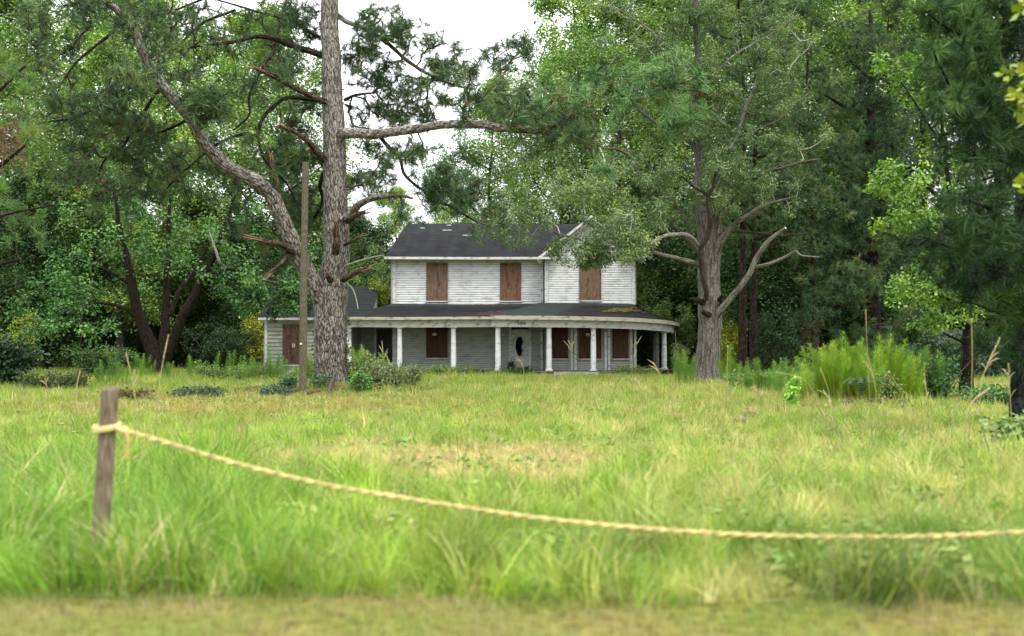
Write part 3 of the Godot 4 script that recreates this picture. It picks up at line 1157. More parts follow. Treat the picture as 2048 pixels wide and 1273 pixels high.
	for q in [[8.25, 56.6, 0.2, 0.16], [8.8, 57.4, 0.09, 0.1], [9.2, 56.0, 0.06, 0.05], [8.6, 59.6, 0.18, 0.16]]:
		trim("porch_post", house, hq(q[0], 0.0, q[1]), hq(q[0], 2.45, q[1]), q[2], q[3], M.old_paint, white * 0.5)
	trim("fallen_board", house, hq(6.9, 0.33, 52.6), hq(8.1, 0.36, 52.9), 0.1, 0.03, M.old_paint, Color(0.4, 0.38, 0.33))
	# front door with a broken oval light
	var door := obj("front_door", MB.new(), M.paint, house)
	var dm := hq(0.44, 1.42, 53.96)
	var leaf := MB.new()
	var dc := Color(0.44, 0.46, 0.44)
	var N := 40
	for i in N:
		var q := []
		for k in [i, i + 1]:
			var a: float = TAU * k / N
			var el := Vector3(cos(a) * 0.25, sin(a) * 0.53 + 0.12, 0.0)
			var dir := Vector2(cos(a), sin(a))
			var s := minf(0.47 / maxf(1e-5, absf(dir.x)), 1.03 / maxf(1e-5, absf(dir.y)))
			q.append([dm + el, dm + Vector3(dir.x * s, dir.y * s, 0)])
		leaf.quad(q[0][0], q[0][1], q[1][1], q[1][0], dc)
		var i0: Vector3 = q[0][0]
		var i1: Vector3 = q[1][0]
		leaf.quad(i1, i1 - Vector3(0, 0, 0.05), i0 - Vector3(0, 0, 0.05), i0, dc * 0.6)
	obj("door_leaf", leaf, M.paint, door)
	var ring := MB.new()
	var rp := PackedVector3Array()
	var rrad := PackedFloat32Array()
	for i in N + 1:
		var a := TAU * i / N
		rp.append(dm + Vector3(cos(a) * 0.27, sin(a) * 0.55 + 0.12, 0.012))
		rrad.append(0.026)
	ring.tube(rp, rrad, 8, flat_cols(rp.size(), dc), null, 0.0, 1.0, 1.0, false)
	obj("oval_frame", ring, M.paint, door)
	var shard := MB.new()   # what is left of the glass: the right side, with a jagged edge
	var left_edge := [0.05, 0.09, 0.15, 0.13, 0.06, 0.10, 0.15, 0.16, 0.12, 0.05]
	for i in 9:
		var y0 := -0.46 + 0.92 * i / 9.0
		var y1 := -0.46 + 0.92 * (i + 1) / 9.0
		var x0 := 0.248 * sqrt(1.0 - pow(y0 / 0.51, 2.0))
		var x1 := 0.248 * sqrt(1.0 - pow(y1 / 0.51, 2.0))
		var e0: float = minf(left_edge[i], x0 - 0.01)
		var e1: float = minf(left_edge[i + 1], x1 - 0.01)
		shard.quad(dm + Vector3(e0, y0 + 0.12, -0.02), dm + Vector3(x0, y0 + 0.12, -0.02), dm + Vector3(x1, y1 + 0.12, -0.02), dm + Vector3(e1, y1 + 0.12, -0.02), Color(0.22, 0.24, 0.22))
	obj("broken_glass", shard, mat(0.2), door)
	var pan := MB.new()
	pan.box(dm + Vector3(0, -0.52, 0.01), Vector3(0.84, 0.03, 0.03), dc)
	pan.box(dm + Vector3(0, -0.72, 0.006), Vector3(0.6, 0.34, 0.02), dc)
	obj("lower_panel", pan, M.paint, door)
	var knob := MB.new()
	knob.lathe(dm + Vector3(0.39, -0.35, 0.05), [[0.005, -0.035], [0.03, -0.02], [0.036, 0.0], [0.03, 0.02], [0.005, 0.035]], 10, Color(0.12, 0.09, 0.05))
	obj("door_knob", knob, M.plain, door)
	trim("transom", door, hq(-0.04, 2.52, 53.93), hq(0.92, 2.52, 53.93), 0.03, 0.12, M.plain, Color(0.03, 0.03, 0.03))
	for q in [-0.1, 0.98]:
		trim("door_casing", house, hq(q, 0.25, 53.95), hq(q, 2.75, 53.95), 0.13, 0.06, M.old_paint, white)
	# the house number over the steps
	var digits := TextMesh.new()
	var font := SystemFont.new()
	font.font_names = PackedStringArray(["Droid Serif"])
	font.font_weight = 700
	digits.font = font
	digits.text = "4 0 4"
	digits.font_size = 16
	digits.pixel_size = 0.0125
	digits.depth = 0.012
	var num := MeshInstance3D.new()
	num.name = "house_number"
	num.mesh = digits
	var ink := mat(0.8)
	ink.albedo_color = Color(0.30, 0.31, 0.29)
	num.material_override = ink
	house.add_child(num)
	num.position = hq(0.48, 2.70, 50.785) - house.position
	# wing roof
	var wing := obj("wing_roof", MB.new(), M.plain, house)
	var plain_tone := func(_s: float, _t: float, c: Color) -> Color: return c
	shingles(wing, PackedVector3Array([hq(-13.2, 3.02, 51.7), hq(-7.35, 3.02, 51.7)]), PackedVector3Array([hq(-13.2, 4.85, 55.3), hq(-7.35, 4.85, 55.3)]), 20, 0.35, Color(0.014, 0.022, 0.019), plain_tone)
	var wb := MB.new()
	wb.quad(hq(-7.35, 3.0, 58.9), hq(-13.2, 3.0, 58.9), hq(-13.2, 4.83, 55.3), hq(-7.35, 4.83, 55.3), rc)
	wb.tri(hq(-7.4, 3.0, 51.75), hq(-7.4, 3.0, 58.9), hq(-7.4, 4.8, 55.3), Color(0.3, 0.3, 0.29))
	wb.tri(hq(-13.0, 3.0, 58.9), hq(-13.0, 3.0, 51.75), hq(-13.0, 4.8, 55.3), Color(0.3, 0.3, 0.29))
	obj("roof_back", wb, M.plain, wing)
	strip("fascia", house, PackedVector3Array([hq(-13.2, 3.02, 51.68), hq(-8.8, 3.02, 51.68)]), 0.13, 0.06, white, M.old_paint)
	# what lies on the porch roof: moss and fallen pine straw
	var tuft := MB.new()
	tuft.lathe(Vector3.ZERO, [[0.06, 0.0], [0.05, 0.02], [0.025, 0.032], [0.004, 0.036]], 7, Color.WHITE)
	var xf := []
	var cols := PackedColorArray()
	for i in 9000:
		var s := rr(0.22, 0.8)
		var t := rr(0.05, 0.86)
		var k := s * 29.0
		var a := int(k)
		var p0 := line[a].lerp(line[a + 1], k - a).lerp(top[a].lerp(top[a + 1], k - a), t)
		var want := patch_noise.get_noise_3d(p0.x * 9.0, t * 60.0, 5.0) + 0.8 * fine_noise.get_noise_2d(p0.x * 2.5, t * 9.0) - 1.0 * pow((s - 0.385) / 0.14, 2.0) - 1.3 * pow((t - 0.55) / 0.36, 2.0) + 0.10
		if want > 0.0:
			xf.append(Transform3D(Basis(Vector3.UP, rr(0, TAU)).scaled(Vector3(rr(0.6, 1.5), rr(0.5, 1.4), rr(0.6, 1.5))), p0 + Vector3.UP * 0.012))
			cols.append(vary(Color(0.060, 0.064, 0.011), 0.45, 0.3))
		elif s > 0.5 and want > -0.9 and rng.randf() < 0.25 and t < 0.5:
			xf.append(Transform3D(Basis(Vector3.UP, rr(0, TAU)).scaled(Vector3(rr(0.6, 1.5), 0.5, rr(0.6, 1.5))), p0 + Vector3.UP * 0.012))
			cols.append(vary(Color(0.12, 0.075, 0.045), 0.3, 0.1))
	many("moss", tuft.done(), M.plain, porch, xf, cols)
	var straw := MB.new()
	straw.box(Vector3.ZERO, Vector3(0.22, 0.006, 0.006))
	xf = []
	cols = PackedColorArray()
	for i in 1500:
		var s := rng.randf()
		var base_ := hq(-0.9, 3.1, 50.7).lerp(hq(0.9, 3.6, 52.2), s) + Vector3(rr(-1.6, 0.0) * sin(PI * clampf(s + 0.12, 0, 1)), 0, -rr(0, 0.7))
		var t := clampf((-base_.z - 51.35) / 2.55, 0.0, 1.0)
		base_.y = 3.04 + 0.78 * t + rr(0.02, 0.07)
		if base_.x > -0.95 + 2.5 * t + 0.2 or base_.z > -51.5:
			continue
		xf.append(Transform3D(Basis.from_euler(Vector3(rr(-0.2, 0.2), rr(0, TAU), rr(-0.3, 0.3))).scaled(Vector3.ONE * rr(0.7, 1.3)), base_))
		cols.append(vary(Color(0.17, 0.10, 0.07), 0.45, 0.1))
	many("fallen_pine_straw", straw.done(), M.plain, porch, xf, cols)


# A low pale building beyond the trees on the right.
func make_far_shed() -> void:
	var s := thing("outbuilding", "grey low outbuilding with a pale metal roof far behind the right-hand tree trunks", "shed", Vector3(33, 0, -68))
	var wall_c := Color(0.11, 0.135, 0.145)
	var mb := MB.new()
	mb.box(Vector3(33.5, 1.2, -70), Vector3(9.0, 2.4, 4.0), wall_c)
	obj("wall", mb, M.plain, s)
	for i in 9:
		trim("siding_board", s, Vector3(29.0, 0.25 + i * 0.25, -67.96), Vector3(38.0, 0.25 + i * 0.25, -67.96), 0.05, 0.22, M.plain, wall_c * (0.9 + 0.05 * (i % 3)))
	var rf := MB.new()
	rf.quad(Vector3(28.4, 1.75, -66.6), Vector3(38.6, 1.75, -66.6), Vector3(38.6, 2.75, -70), Vector3(28.4, 2.75, -70), Color(0.22, 0.23, 0.24))
	rf.quad(Vector3(38.6, 1.75, -73.4), Vector3(28.4, 1.75, -73.4), Vector3(28.4, 2.75, -70), Vector3(38.6, 2.75, -70), Color(0.22, 0.23, 0.24))
	obj("roof", rf, M.plain, s)
	for x in [28.8, 31.0, 33.4, 35.8, 38.2]:
		trim("roof_post", s, Vector3(x, 0, -66.8), Vector3(x, 1.75, -66.8), 0.1, 0.1, M.plain, Color(0.3, 0.31, 0.32))
	for q in [[30.9, "rusty orange wooden crate left of the pale post in front of the grey outbuilding"], [34.0, "rusty orange wooden crate right of the pale post in front of the grey outbuilding"]]:
		var c := thing("wooden_crate", q[1], "crate", Vector3(q[0], 0, -64.5), "crates by the outbuilding")
		for k in 3:
			trim("slat", c, Vector3(q[0] - 0.9, 0.14 + 0.2 * k, -64.2), Vector3(q[0] + 0.9, 0.14 + 0.2 * k, -64.2), 0.03, 0.18, M.plain, Color(0.15, 0.075, 0.04))
		for sgn in [-1, 1]:
			trim("side_panel", c, Vector3(q[0] + sgn * 0.88, 0.34, -64.25), Vector3(q[0] + sgn * 0.88, 0.34, -64.9), 0.04, 0.6, M.plain, Color(0.2, 0.08, 0.03))
		trim("back_panel", c, Vector3(q[0] - 0.85, 0.34, -64.9), Vector3(q[0] + 0.85, 0.34, -64.9), 0.03, 0.6, M.plain, Color(0.2, 0.08, 0.03))


# ---- trees ----

func limb_part(called: String, tree: Node, list: Array, sides: int, m: Material, c0: Color, c1: Color, lump: float, label := "", vscale := 0.45) -> PackedVector3Array:
	var t := trace(list, 0.22)
	var ps: PackedVector3Array = t[0]
	var rs: PackedFloat32Array = t[1]
	var cols := PackedColorArray()
	for i in ps.size():
		var k := float(i) / (ps.size() - 1)
		if ps.size() > 4 and i > 0 and lump > 0.0:
			ps[i] += Vector3(fine_noise.get_noise_2d(ps[i].y * 2.0, 1.0 + list[0][0]), fine_noise.get_noise_2d(ps[i].x * 2.0, 9.0), fine_noise.get_noise_2d(ps[i].y * 2.0, 30.0)) * rs[i] * (0.35 if rs[i] < 0.25 else 0.10)
		cols.append(c0.lerp(c1, clampf(k + 0.35 * patch_noise.get_noise_3d(ps[i].x * 20.0, ps[i].y * 20.0, 3.0), 0.0, 1.0)))
	var mb := MB.new()
	var circ := TAU * rs[0]
	mb.tube(ps, rs, sides, cols, fine_noise, lump, vscale, maxf(1.0, round(circ / 1.1)))
	var o := obj(called, mb, m, tree)
	if label:
		o.set_meta("label", label)
	return ps


func splinter(called: String, tree: Node, list: Array, label := "") -> void:  # a snapped branch: bark, then bare torn wood in slivers
	var ps := limb_part(called, tree, list, 8, M.pine_bark, Color(0.16, 0.135, 0.12), Color(0.20, 0.145, 0.11), 0.02, label)
	var mb := MB.new()
	var tip := ps[ps.size() - 1]
	var dir := (tip - ps[maxi(0, ps.size() - 4)]).normalized()
	for i in 7:
		var o := rand_unit() * 0.06
		mb.beam(tip + o - dir * 0.25, tip + o * 1.6 + dir * rr(0.05, 0.35), rr(0.015, 0.035), rr(0.01, 0.03), vary(Color(0.23, 0.155, 0.105), 0.3))
	obj("torn_wood", mb, M.plain, tree.get_child(tree.get_child_count() - 1))


func add_all(to: PackedVector3Array, from: PackedVector3Array) -> void:
	for q in from:
		to.append(q)


func main_pine() -> void:
	var tree := thing("pine_tree", "old thick forked pine with broken limbs standing left of the house front", "tree", Vector3(-6.15, 0, -34.0))
	var skel := PackedVector3Array()
	var b0 := Color(0.33, 0.322, 0.315)
	var b1 := Color(0.60, 0.62, 0.595)
	var trunk_list := [[668, 800, 34, 104], [667, 782, 34, 84], [664, 765, 34, 72], [662, 735, 34, 65], [661, 690, 34, 63], [660, 640, 34, 66], [662, 605, 34, 66], [667, 560, 34, 58], [671, 520, 34, 54], [672, 480, 34, 52], [671, 440, 34, 50], [670, 380, 34, 47], [669, 320, 34, 46], [667, 250, 34, 44], [664, 180, 34, 41], [661, 100, 34, 38], [659, 40, 34, 37], [659, -20, 34, 34], [662, -120, 34, 30], [655, -240, 34, 22], [660, -330, 34, 10]]
	add_all(skel, limb_part("trunk", tree, trunk_list, 40, M.pine_bark, b0, b1, 0.022))
	# roots that flare over the soil
	for q in [[640, 790, 33.6, 600, 803, 33.0], [690, 790, 33.6, 716, 803, 33.2], [668, 792, 33.3, 672, 812, 32.4], [650, 790, 33.4, 636, 808, 32.7]]:
		limb_part("root", tree, [[lerpf(665, q[0], 0.6), 772, 33.8, 34], [q[0], q[1], q[2], 24], [q[3], q[4], q[5], 7]], 10, M.pine_bark, b0, b0, 0.03)
	var fork := [[655, 610, 33.9, 52], [634, 580, 33.7, 50], [612, 542, 33.5, 45], [590, 495, 33.2, 41], [568, 448, 33.0, 39], [552, 410, 32.8, 38], [536, 380, 32.6, 37], [510, 362, 32.4, 35], [484, 350, 32.2, 34], [450, 328, 31.9, 33], [415, 299, 31.6, 32], [396, 265, 31.3, 31], [380, 236, 31.1, 30], [354, 206, 30.9, 28], [326, 176, 30.6, 27], [308, 150, 30.4, 26], [293, 126, 30.2, 24], [283, 100, 30.0, 23], [274, 72, 29.9, 21], [262, 52, 29.8, 20], [247, 32, 29.6, 19], [226, 14, 29.4, 17], [200, -4, 29.2, 15], [160, -40, 29.0, 12], [120, -90, 28.8, 6]]
	for q in fork:
		q[3] *= 0.82
	add_all(skel, limb_part("leaning_fork", tree, fork, 28, M.pine_bark, b0, b1 * 0.95, 0.022, "second stem that leans far out to the left"))
	var limbs := [
		[[684, 268, 33.8, 26], [705, 266, 33.4, 23], [750, 268, 32.4, 22], [790, 263, 31.6, 20], [820, 260, 31.0, 20], [870, 252, 30.0, 19], [915, 248, 29.2, 19], [960, 249, 28.5, 19], [1010, 257, 27.7, 18], [1050, 260, 27.0, 16], [1082, 262, 26.4, 14], [1120, 245, 25.6, 11], [1170, 215, 24.6, 9], [1240, 190, 23.6, 7], [1320, 170, 22.8, 4]],
		[[676, 30, 34, 17], [692, 43, 34.0, 15], [725, 55, 34.2, 13], [760, 75, 34.4, 12], [790, 100, 34.6, 11], [815, 122, 34.7, 10], [850, 145, 34.8, 9], [890, 164, 34.9, 7], [930, 176, 35, 5]],
		[[762, 276, 32.4, 11], [775, 292, 32.2, 11], [800, 318, 32.0, 10], [806, 345, 31.9, 9], [830, 370, 31.7, 8], [870, 395, 31.4, 7], [920, 425, 31.0, 6], [955, 445, 30.7, 4]],
		[[688, 440, 33.6, 22], [704, 424, 33.2, 18], [715, 411, 32.8, 16], [740, 398, 32.2, 14], [775, 392, 31.6, 12], [800, 391, 31.2, 9], [824, 397, 30.8, 5]],
		[[650, 112, 34, 20], [620, 102, 33.8, 18], [590, 93, 33.6, 16], [560, 82, 33.4, 15], [535, 75, 33.2, 13], [508, 74, 33.0, 12], [470, 83, 32.6, 10], [430, 88, 32.2, 8], [390, 93, 31.8, 7], [355, 103, 31.4, 5]],
		[[648, 80, 34, 12], [610, 58, 34.4, 10], [570, 38, 34.8, 9], [520, 25, 35.2, 7], [470, 10, 35.6, 6], [420, -4, 36, 4]],
		[[652, 202, 34, 15], [620, 198, 33.7, 13], [588, 194, 33.4, 12], [566, 198, 33.2, 11], [548, 212, 33.0, 11], [530, 230, 32.8, 10], [519, 250, 32.7, 10], [514, 274, 32.6, 9], [500, 268, 32.5, 8], [470, 272, 32.3, 8], [440, 285, 32.1, 7], [415, 301, 32.9, 7], [385, 328, 33.2, 6], [350, 358, 33.4, 5], [321, 391, 33.6, 3]],
		[[515, 276, 32.6, 8], [522, 302, 32.6, 7], [530, 322, 32.7, 7], [550, 345, 32.8, 6], [570, 363, 33.0, 6], [588, 395, 33.2, 5], [602, 428, 33.4, 4]],
		[[550, 88, 33.4, 9], [545, 108, 33.2, 9], [530, 126, 33.0, 8], [517, 150, 32.8, 7], [504, 175, 32.7, 7], [497, 200, 32.6, 6], [499, 228, 32.5, 6], [485, 245, 32.4, 5], [467, 260, 32.2, 4]],
		[[246, 40, 29.6, 11], [236, 52, 29.5, 10], [215, 72, 29.3, 9], [200, 84, 29.2, 8], [175, 105, 29.0, 7], [156, 120, 28.8, 7], [140, 140, 28.6, 6], [126, 160, 28.5, 5], [112, 190, 28.3, 3]],
		[[302, 154, 30.3, 13], [285, 162, 30.0, 11], [262, 174, 29.7, 10], [242, 184, 29.4, 9], [215, 202, 29.0, 9], [192, 213, 28.8, 8], [168, 228, 28.5, 7], [149, 236, 28.3, 6], [110, 242, 28.0, 5], [69, 249, 27.6, 4]],
		[[318, 180, 30.6, 11], [306, 194, 30.7, 10], [294, 214, 30.9, 9], [280, 232, 31.0, 8], [268, 246, 31.2, 8], [258, 272, 31.3, 7], [243, 296, 31.5, 6], [222, 310, 31.6, 6], [205, 325, 31.8, 5], [195, 355, 32, 4], [186, 388, 32, 3]],
		[[372, 240, 31.1, 10], [358, 248, 31.4, 9], [339, 257, 31.7, 9], [318, 264, 32.0, 8], [300, 262, 32.2, 7], [286, 250, 32.4, 6], [274, 236, 32.6, 5]],
		[[690, 200, 34, 10], [712, 190, 34.6, 8], [745, 186, 35.2, 5]],
		[[650, 340, 34.2, 12], [640, 370, 34.8, 11], [646, 400, 35.3, 10], [630, 432, 35.8, 9], [606, 460, 36.4, 6]],
		[[800, 393, 31.2, 7], [804, 412, 31.1, 6], [796, 435, 31.0, 4], [789, 450, 31.0, 3]],
		[[470, 20, 35, 8], [400, 50, 35.5, 7], [340, 110, 36, 5]],
		[[658, -60, 34, 14], [600, -50, 34, 12], [520, -30, 34.5, 10], [430, -10, 35, 8], [350, 20, 35.5, 5]],
		[[662, -60, 34, 12], [720, -50, 34, 10], [800, -40, 33.5, 6]],
	]
	for i in limbs.size():
		for q in limbs[i]:
			q[3] *= 0.9 if i in [0, 3] else 0.72
		add_all(skel, limb_part("limb", tree, limbs[i], 14, M.pine_bark, b1 * 0.9 if i in [0, 1, 3] else Color(0.075, 0.064, 0.056), Color(0.19, 0.165, 0.14) if i in [0, 1, 3] else Color(0.05, 0.042, 0.037), 0.03))
	# bare and broken limbs
	splinter("broken_limb", tree, [[650, 204, 33.6, 14], [615, 188, 33.0, 12], [580, 170, 32.5, 11], [548, 153, 32.0, 10], [514, 138, 31.6, 8]], "bare snapped limb with reddish torn end pointing up left")
	splinter("broken_limb", tree, [[648, 320, 33.5, 16], [630, 300, 33.1, 14], [612, 280, 32.7, 12], [590, 264, 32.4, 10], [558, 252, 32.1, 6]], "pale lichen-grey snapped limb")
	splinter("broken_limb", tree, [[596, 508, 33.2, 20], [577, 496, 32.8, 15], [555, 487, 32.4, 11], [530, 484, 32.2, 8], [508, 478, 32.0, 5]], "splintered reddish limb on the leaning stem")
	splinter("broken_limb", tree, [[576, 500, 33.0, 11], [568, 520, 32.8, 9], [556, 532, 32.6, 7], [540, 546, 32.5, 5]])
	splinter("broken_limb", tree, [[548, 392, 32.7, 20], [552, 372, 32.7, 16], [549, 350, 32.7, 13], [543, 330, 32.7, 11], [541, 314, 32.7, 8]], "upright snapped stub at the bend of the leaning stem")
	splinter("broken_limb", tree, [[671, 506, 33.2, 16], [672, 488, 32.9, 15], [673, 465, 32.8, 13], [673, 444, 32.8, 10]], "dark rotten stub on the front of the trunk")
	splinter("broken_limb", tree, [[660, 560, 33.1, 16], [658, 556, 32.7, 13], [655, 550, 32.5, 8]], "short knot at the fork")
	splinter("broken_limb", tree, [[686, 560, 33.5, 14], [700, 551, 33.1, 11], [716, 543, 32.9, 9], [735, 536, 32.7, 6]], "torn stub on the right of the trunk")
	splinter("broken_limb", tree, [[690, 490, 33.6, 8], [704, 482, 33.3, 6], [720, 475, 33.1, 4]])
	splinter("broken_limb", tree, [[694, 442, 33.2, 15], [706, 433, 32.9, 12], [718, 428, 32.7, 10], [729, 424, 32.6, 7]])
	limb_part("dead_twig", tree, [[690, 532, 33.6, 4], [712, 524, 33.2, 4], [740, 516, 32.9, 3], [766, 511, 32.6, 2]], 6, M.plain, Color(0.3, 0.29, 0.25), Color(0.32, 0.31, 0.27), 0.0)
	limb_part("dead_twig", tree, [[694, 566, 33.6, 3], [706, 580, 33.3, 3], [712, 598, 33.2, 2], [716, 618, 33.1, 2]], 6, M.plain, Color(0.3, 0.29, 0.25), Color(0.32, 0.31, 0.27), 0.0)
	# twigs and needles
	var blobs := [
		[110, 30, 100, 34, 29.5, 2.2], [230, 20, 100, 34, 30, 2.4, 1.2], [330, 50, 80, 40, 32, 2.5, 1.1], [440, 45, 80, 40, 34, 2.5], [560, 25, 80, 32, 35, 2.4, 1.2], [600, 60, 50, 35, 35, 1.6], [120, 130, 70, 45, 29, 2.0, 1.1], [250, 160, 60, 32, 29, 1.4, 2.4], [330, 130, 70, 40, 31, 2.2], [400, 210, 62, 34, 30.2, 1.0, 4.0], [180, 215, 95, 32, 28.8, 1.4, 2.2], [90, 250, 70, 26, 27.8, 1.4, 1.2], [260, 275, 75, 50, 31.6, 1.6, 2.0], [400, 315, 75, 40, 33.5, 1.8, 1.0], [320, 370, 75, 45, 33.4, 1.8, 1.8], [220, 350, 75, 55, 32, 2.2, 1.1], [150, 330, 60, 50, 31, 2.0], [495, 195, 45, 55, 33, 1.5], [440, 100, 60, 30, 32.4, 1.4], [560, 140, 50, 40, 33.2, 1.6], [590, 300, 48, 60, 34.6, 1.4, 2.0], [605, 420, 50, 52, 36.0, 1.4, 2.2], [470, 275, 45, 30, 32.3, 1.2], [540, 340, 50, 45, 33.4, 1.2], [600, 230, 40, 40, 34.4, 1.4], [500, 430, 60, 40, 34.4, 1.4, 0.6], [560, 500, 50, 35, 35, 1.4, 0.7],
		[760, 45, 60, 45, 34.4, 1.6, 2.0], [725, 125, 45, 65, 34.8, 1.6, 2.0], [800, 180, 65, 60, 34.8, 1.8, 1.8], [835, 78, 55, 32, 34.6, 1.4, 1.8], [895, 165, 60, 50, 35, 1.6, 2.0], [735, 222, 45, 40, 35.2, 1.2, 2.0], [830, 225, 46, 34, 34.8, 1.4, 1.6], [745, 345, 48, 55, 35.5, 1.2, 2.4], [805, 305, 45, 34, 32.4, 1.4, 1.3], [855, 340, 58, 52, 31.8, 1.6, 1.7], [905, 380, 60, 42, 31.2, 1.4, 1.8], [960, 415, 50, 40, 30.8, 1.2, 1.6], [960, 470, 45, 32, 30.6, 1.2, 0.9], [810, 430, 35, 34, 31.0, 1.0, 0.9],
		[980, 150, 60, 50, 28.4, 1.6, 1.0], [1040, 200, 75, 60, 26.8, 1.6, 1.4], [960, 215, 55, 30, 28.6, 1.2, 1.0], [1030, 95, 40, 28, 28, 1.0, 1.8], [1110, 205, 70, 55, 25.4, 1.4, 1.5], [1160, 285, 60, 38, 25.2, 1.2, 1.8], [1100, 300, 50, 30, 26.0, 1.0, 1.2], 
		[600, -70, 120, 50, 34.5, 2.4, 0.8], [400, -60, 160, 50, 33, 3.0, 0.8], [720, -70, 90, 40, 33.6, 2.0, 0.8], [150, -60, 120, 50, 29, 2.4, 0.8], [660, -270, 140, 100, 34, 4.0, 0.7],
	]
	var tips := blob_tips(blobs, 15.0, -0.14)
	for q in blob_tips([[600, 30, 48, 42, 34.6, 1.4], [575, 112, 48, 35, 33.6, 1.2], [618, 170, 28, 40, 34.6, 1.0], [500, 62, 65, 34, 34.4, 1.4], [430, 135, 55, 40, 33, 1.4], [300, 88, 65, 40, 31, 1.6], [200, 60, 75, 40, 30, 1.6], [110, 92, 65, 42, 29, 1.4], [240, 232, 75, 34, 30, 1.2], [330, 300, 65, 40, 32.4, 1.2], [420, 372, 60, 38, 33.6, 1.2], [180, 300, 65, 48, 31, 1.4], [230, 400, 65, 38, 32.4, 1.2], [780, 130, 50, 40, 34.6, 1.2], [870, 120, 40, 34, 34.8, 1.0], [745, 300, 40, 30, 35, 1.0], [830, 290, 40, 26, 32, 1.0], [760, 250, 50, 26, 34.6, 1.0], [900, 310, 50, 30, 31.6, 1.0], [770, 380, 45, 30, 35, 1.0], [850, 410, 45, 24, 31.4, 0.9], [930, 110, 45, 40, 34.8, 1.0], [980, 200, 40, 30, 29, 0.9]], 5.5, -0.5):
		tips.append(q)
	var tw := MB.new()
	var dirs := grow(tw, skel, tips, 0.0095, Color(0.075, 0.06, 0.05), 0.2, 5)
	obj("twigs", tw, M.plain, tree, "stuff")
	var pal := [Color(0.024, 0.050, 0.022), Color(0.036, 0.074, 0.030), Color(0.056, 0.108, 0.040), Color(0.09, 0.14, 0.045)]
	var far_l := tufts_at(tips, dirs, 2, 0.3, Vector2(0.85, 1.4), pal, 0.45)
	many("needles", needle_tuft(36, 0.28, 0.0125, 2.1), M.needle, tree, far_l[0], far_l[1])
	var close := [[1120, 200, 70, 50, 25.2, 1.2, 0.6], [1200, 180, 75, 50, 24.2, 1.1], [1290, 180, 75, 55, 23.2, 1.0], [1370, 200, 52, 75, 22.4, 0.9], [1340, 135, 50, 26, 22.8, 0.8], [1350, 265, 50, 30, 22.6, 0.8], [1250, 240, 65, 30, 23.8, 0.9], [1165, 290, 60, 34, 25.0, 1.0, 0.8], [1195, 325, 40, 20, 24.6, 0.7, 0.7]]
	var ctips := blob_tips(close, 10.0, -0.16)
	var ctw := MB.new()
	var cdirs := grow(ctw, skel, ctips, 0.007, Color(0.09, 0.07, 0.055), 0.18, 5)
	obj("twigs", ctw, M.plain, tree, "stuff")
	var cn := tufts_at(ctips, cdirs, 2, 0.26, Vector2(1.0, 1.5), [Color(0.030, 0.076, 0.028), Color(0.062, 0.135, 0.046), Color(0.102, 0.196, 0.064), Color(0.155, 0.245, 0.08)], 0.7)
	many("needles", needle_tuft(72, 0.25, 0.011, 1.8), M.needle, tree, cn[0], cn[1])
	add_all(tips, ctips)
	# dead brown fans and cones among the needles
	var dead := PackedVector3Array()
	var ddir := PackedVector3Array()
	for i in range(0, tips.size(), 9):
		dead.append(tips[i] - Vector3.UP * 0.15 + rand_unit() * 0.1)
		ddir.append(Vector3(rr(-0.4, 0.4), -1, rr(-0.4, 0.4)))
	var dn := tufts_at(dead, ddir, 1, 0.1, Vector2(0.5, 0.8), [Color(0.15, 0.075, 0.035), Color(0.20, 0.11, 0.05)], -0.5)
	many("dead_needles", needle_tuft(26, 0.22, 0.009, 0.9), M.needle, tree, dn[0], dn[1])
	# ivy on the foot of the trunk
	var ivy := []
	var icol := PackedColorArray()
	for i in 150:
		var y := rr(0.0, 1.0)
		var a := rr(-2.6, 0.6) if y > 0.45 else rr(-3.1, 0.9)
		var r := 0.60 - 0.06 * y
		var q := P(662, 782 - y * 150, 34.0) + Vector3(cos(a) * r, 0, -sin(a) * r)
		if rng.randf() < 0.6:
			q = P(662 + (34 if rng.randf() < 0.7 else -34), 782 - y * 150, 33.9) + rand_unit() * 0.09
		ivy.append(Transform3D(rand_basis(rr(0.4, 0.8)), q))
		icol.append(vary(Color(0.06, 0.10, 0.03), 0.35, 0.3))
	many("ivy", leaf_cluster(9, 0.13, 1.0, 0.10, 0.07, 0.1), M.leaf, tree, ivy, icol)


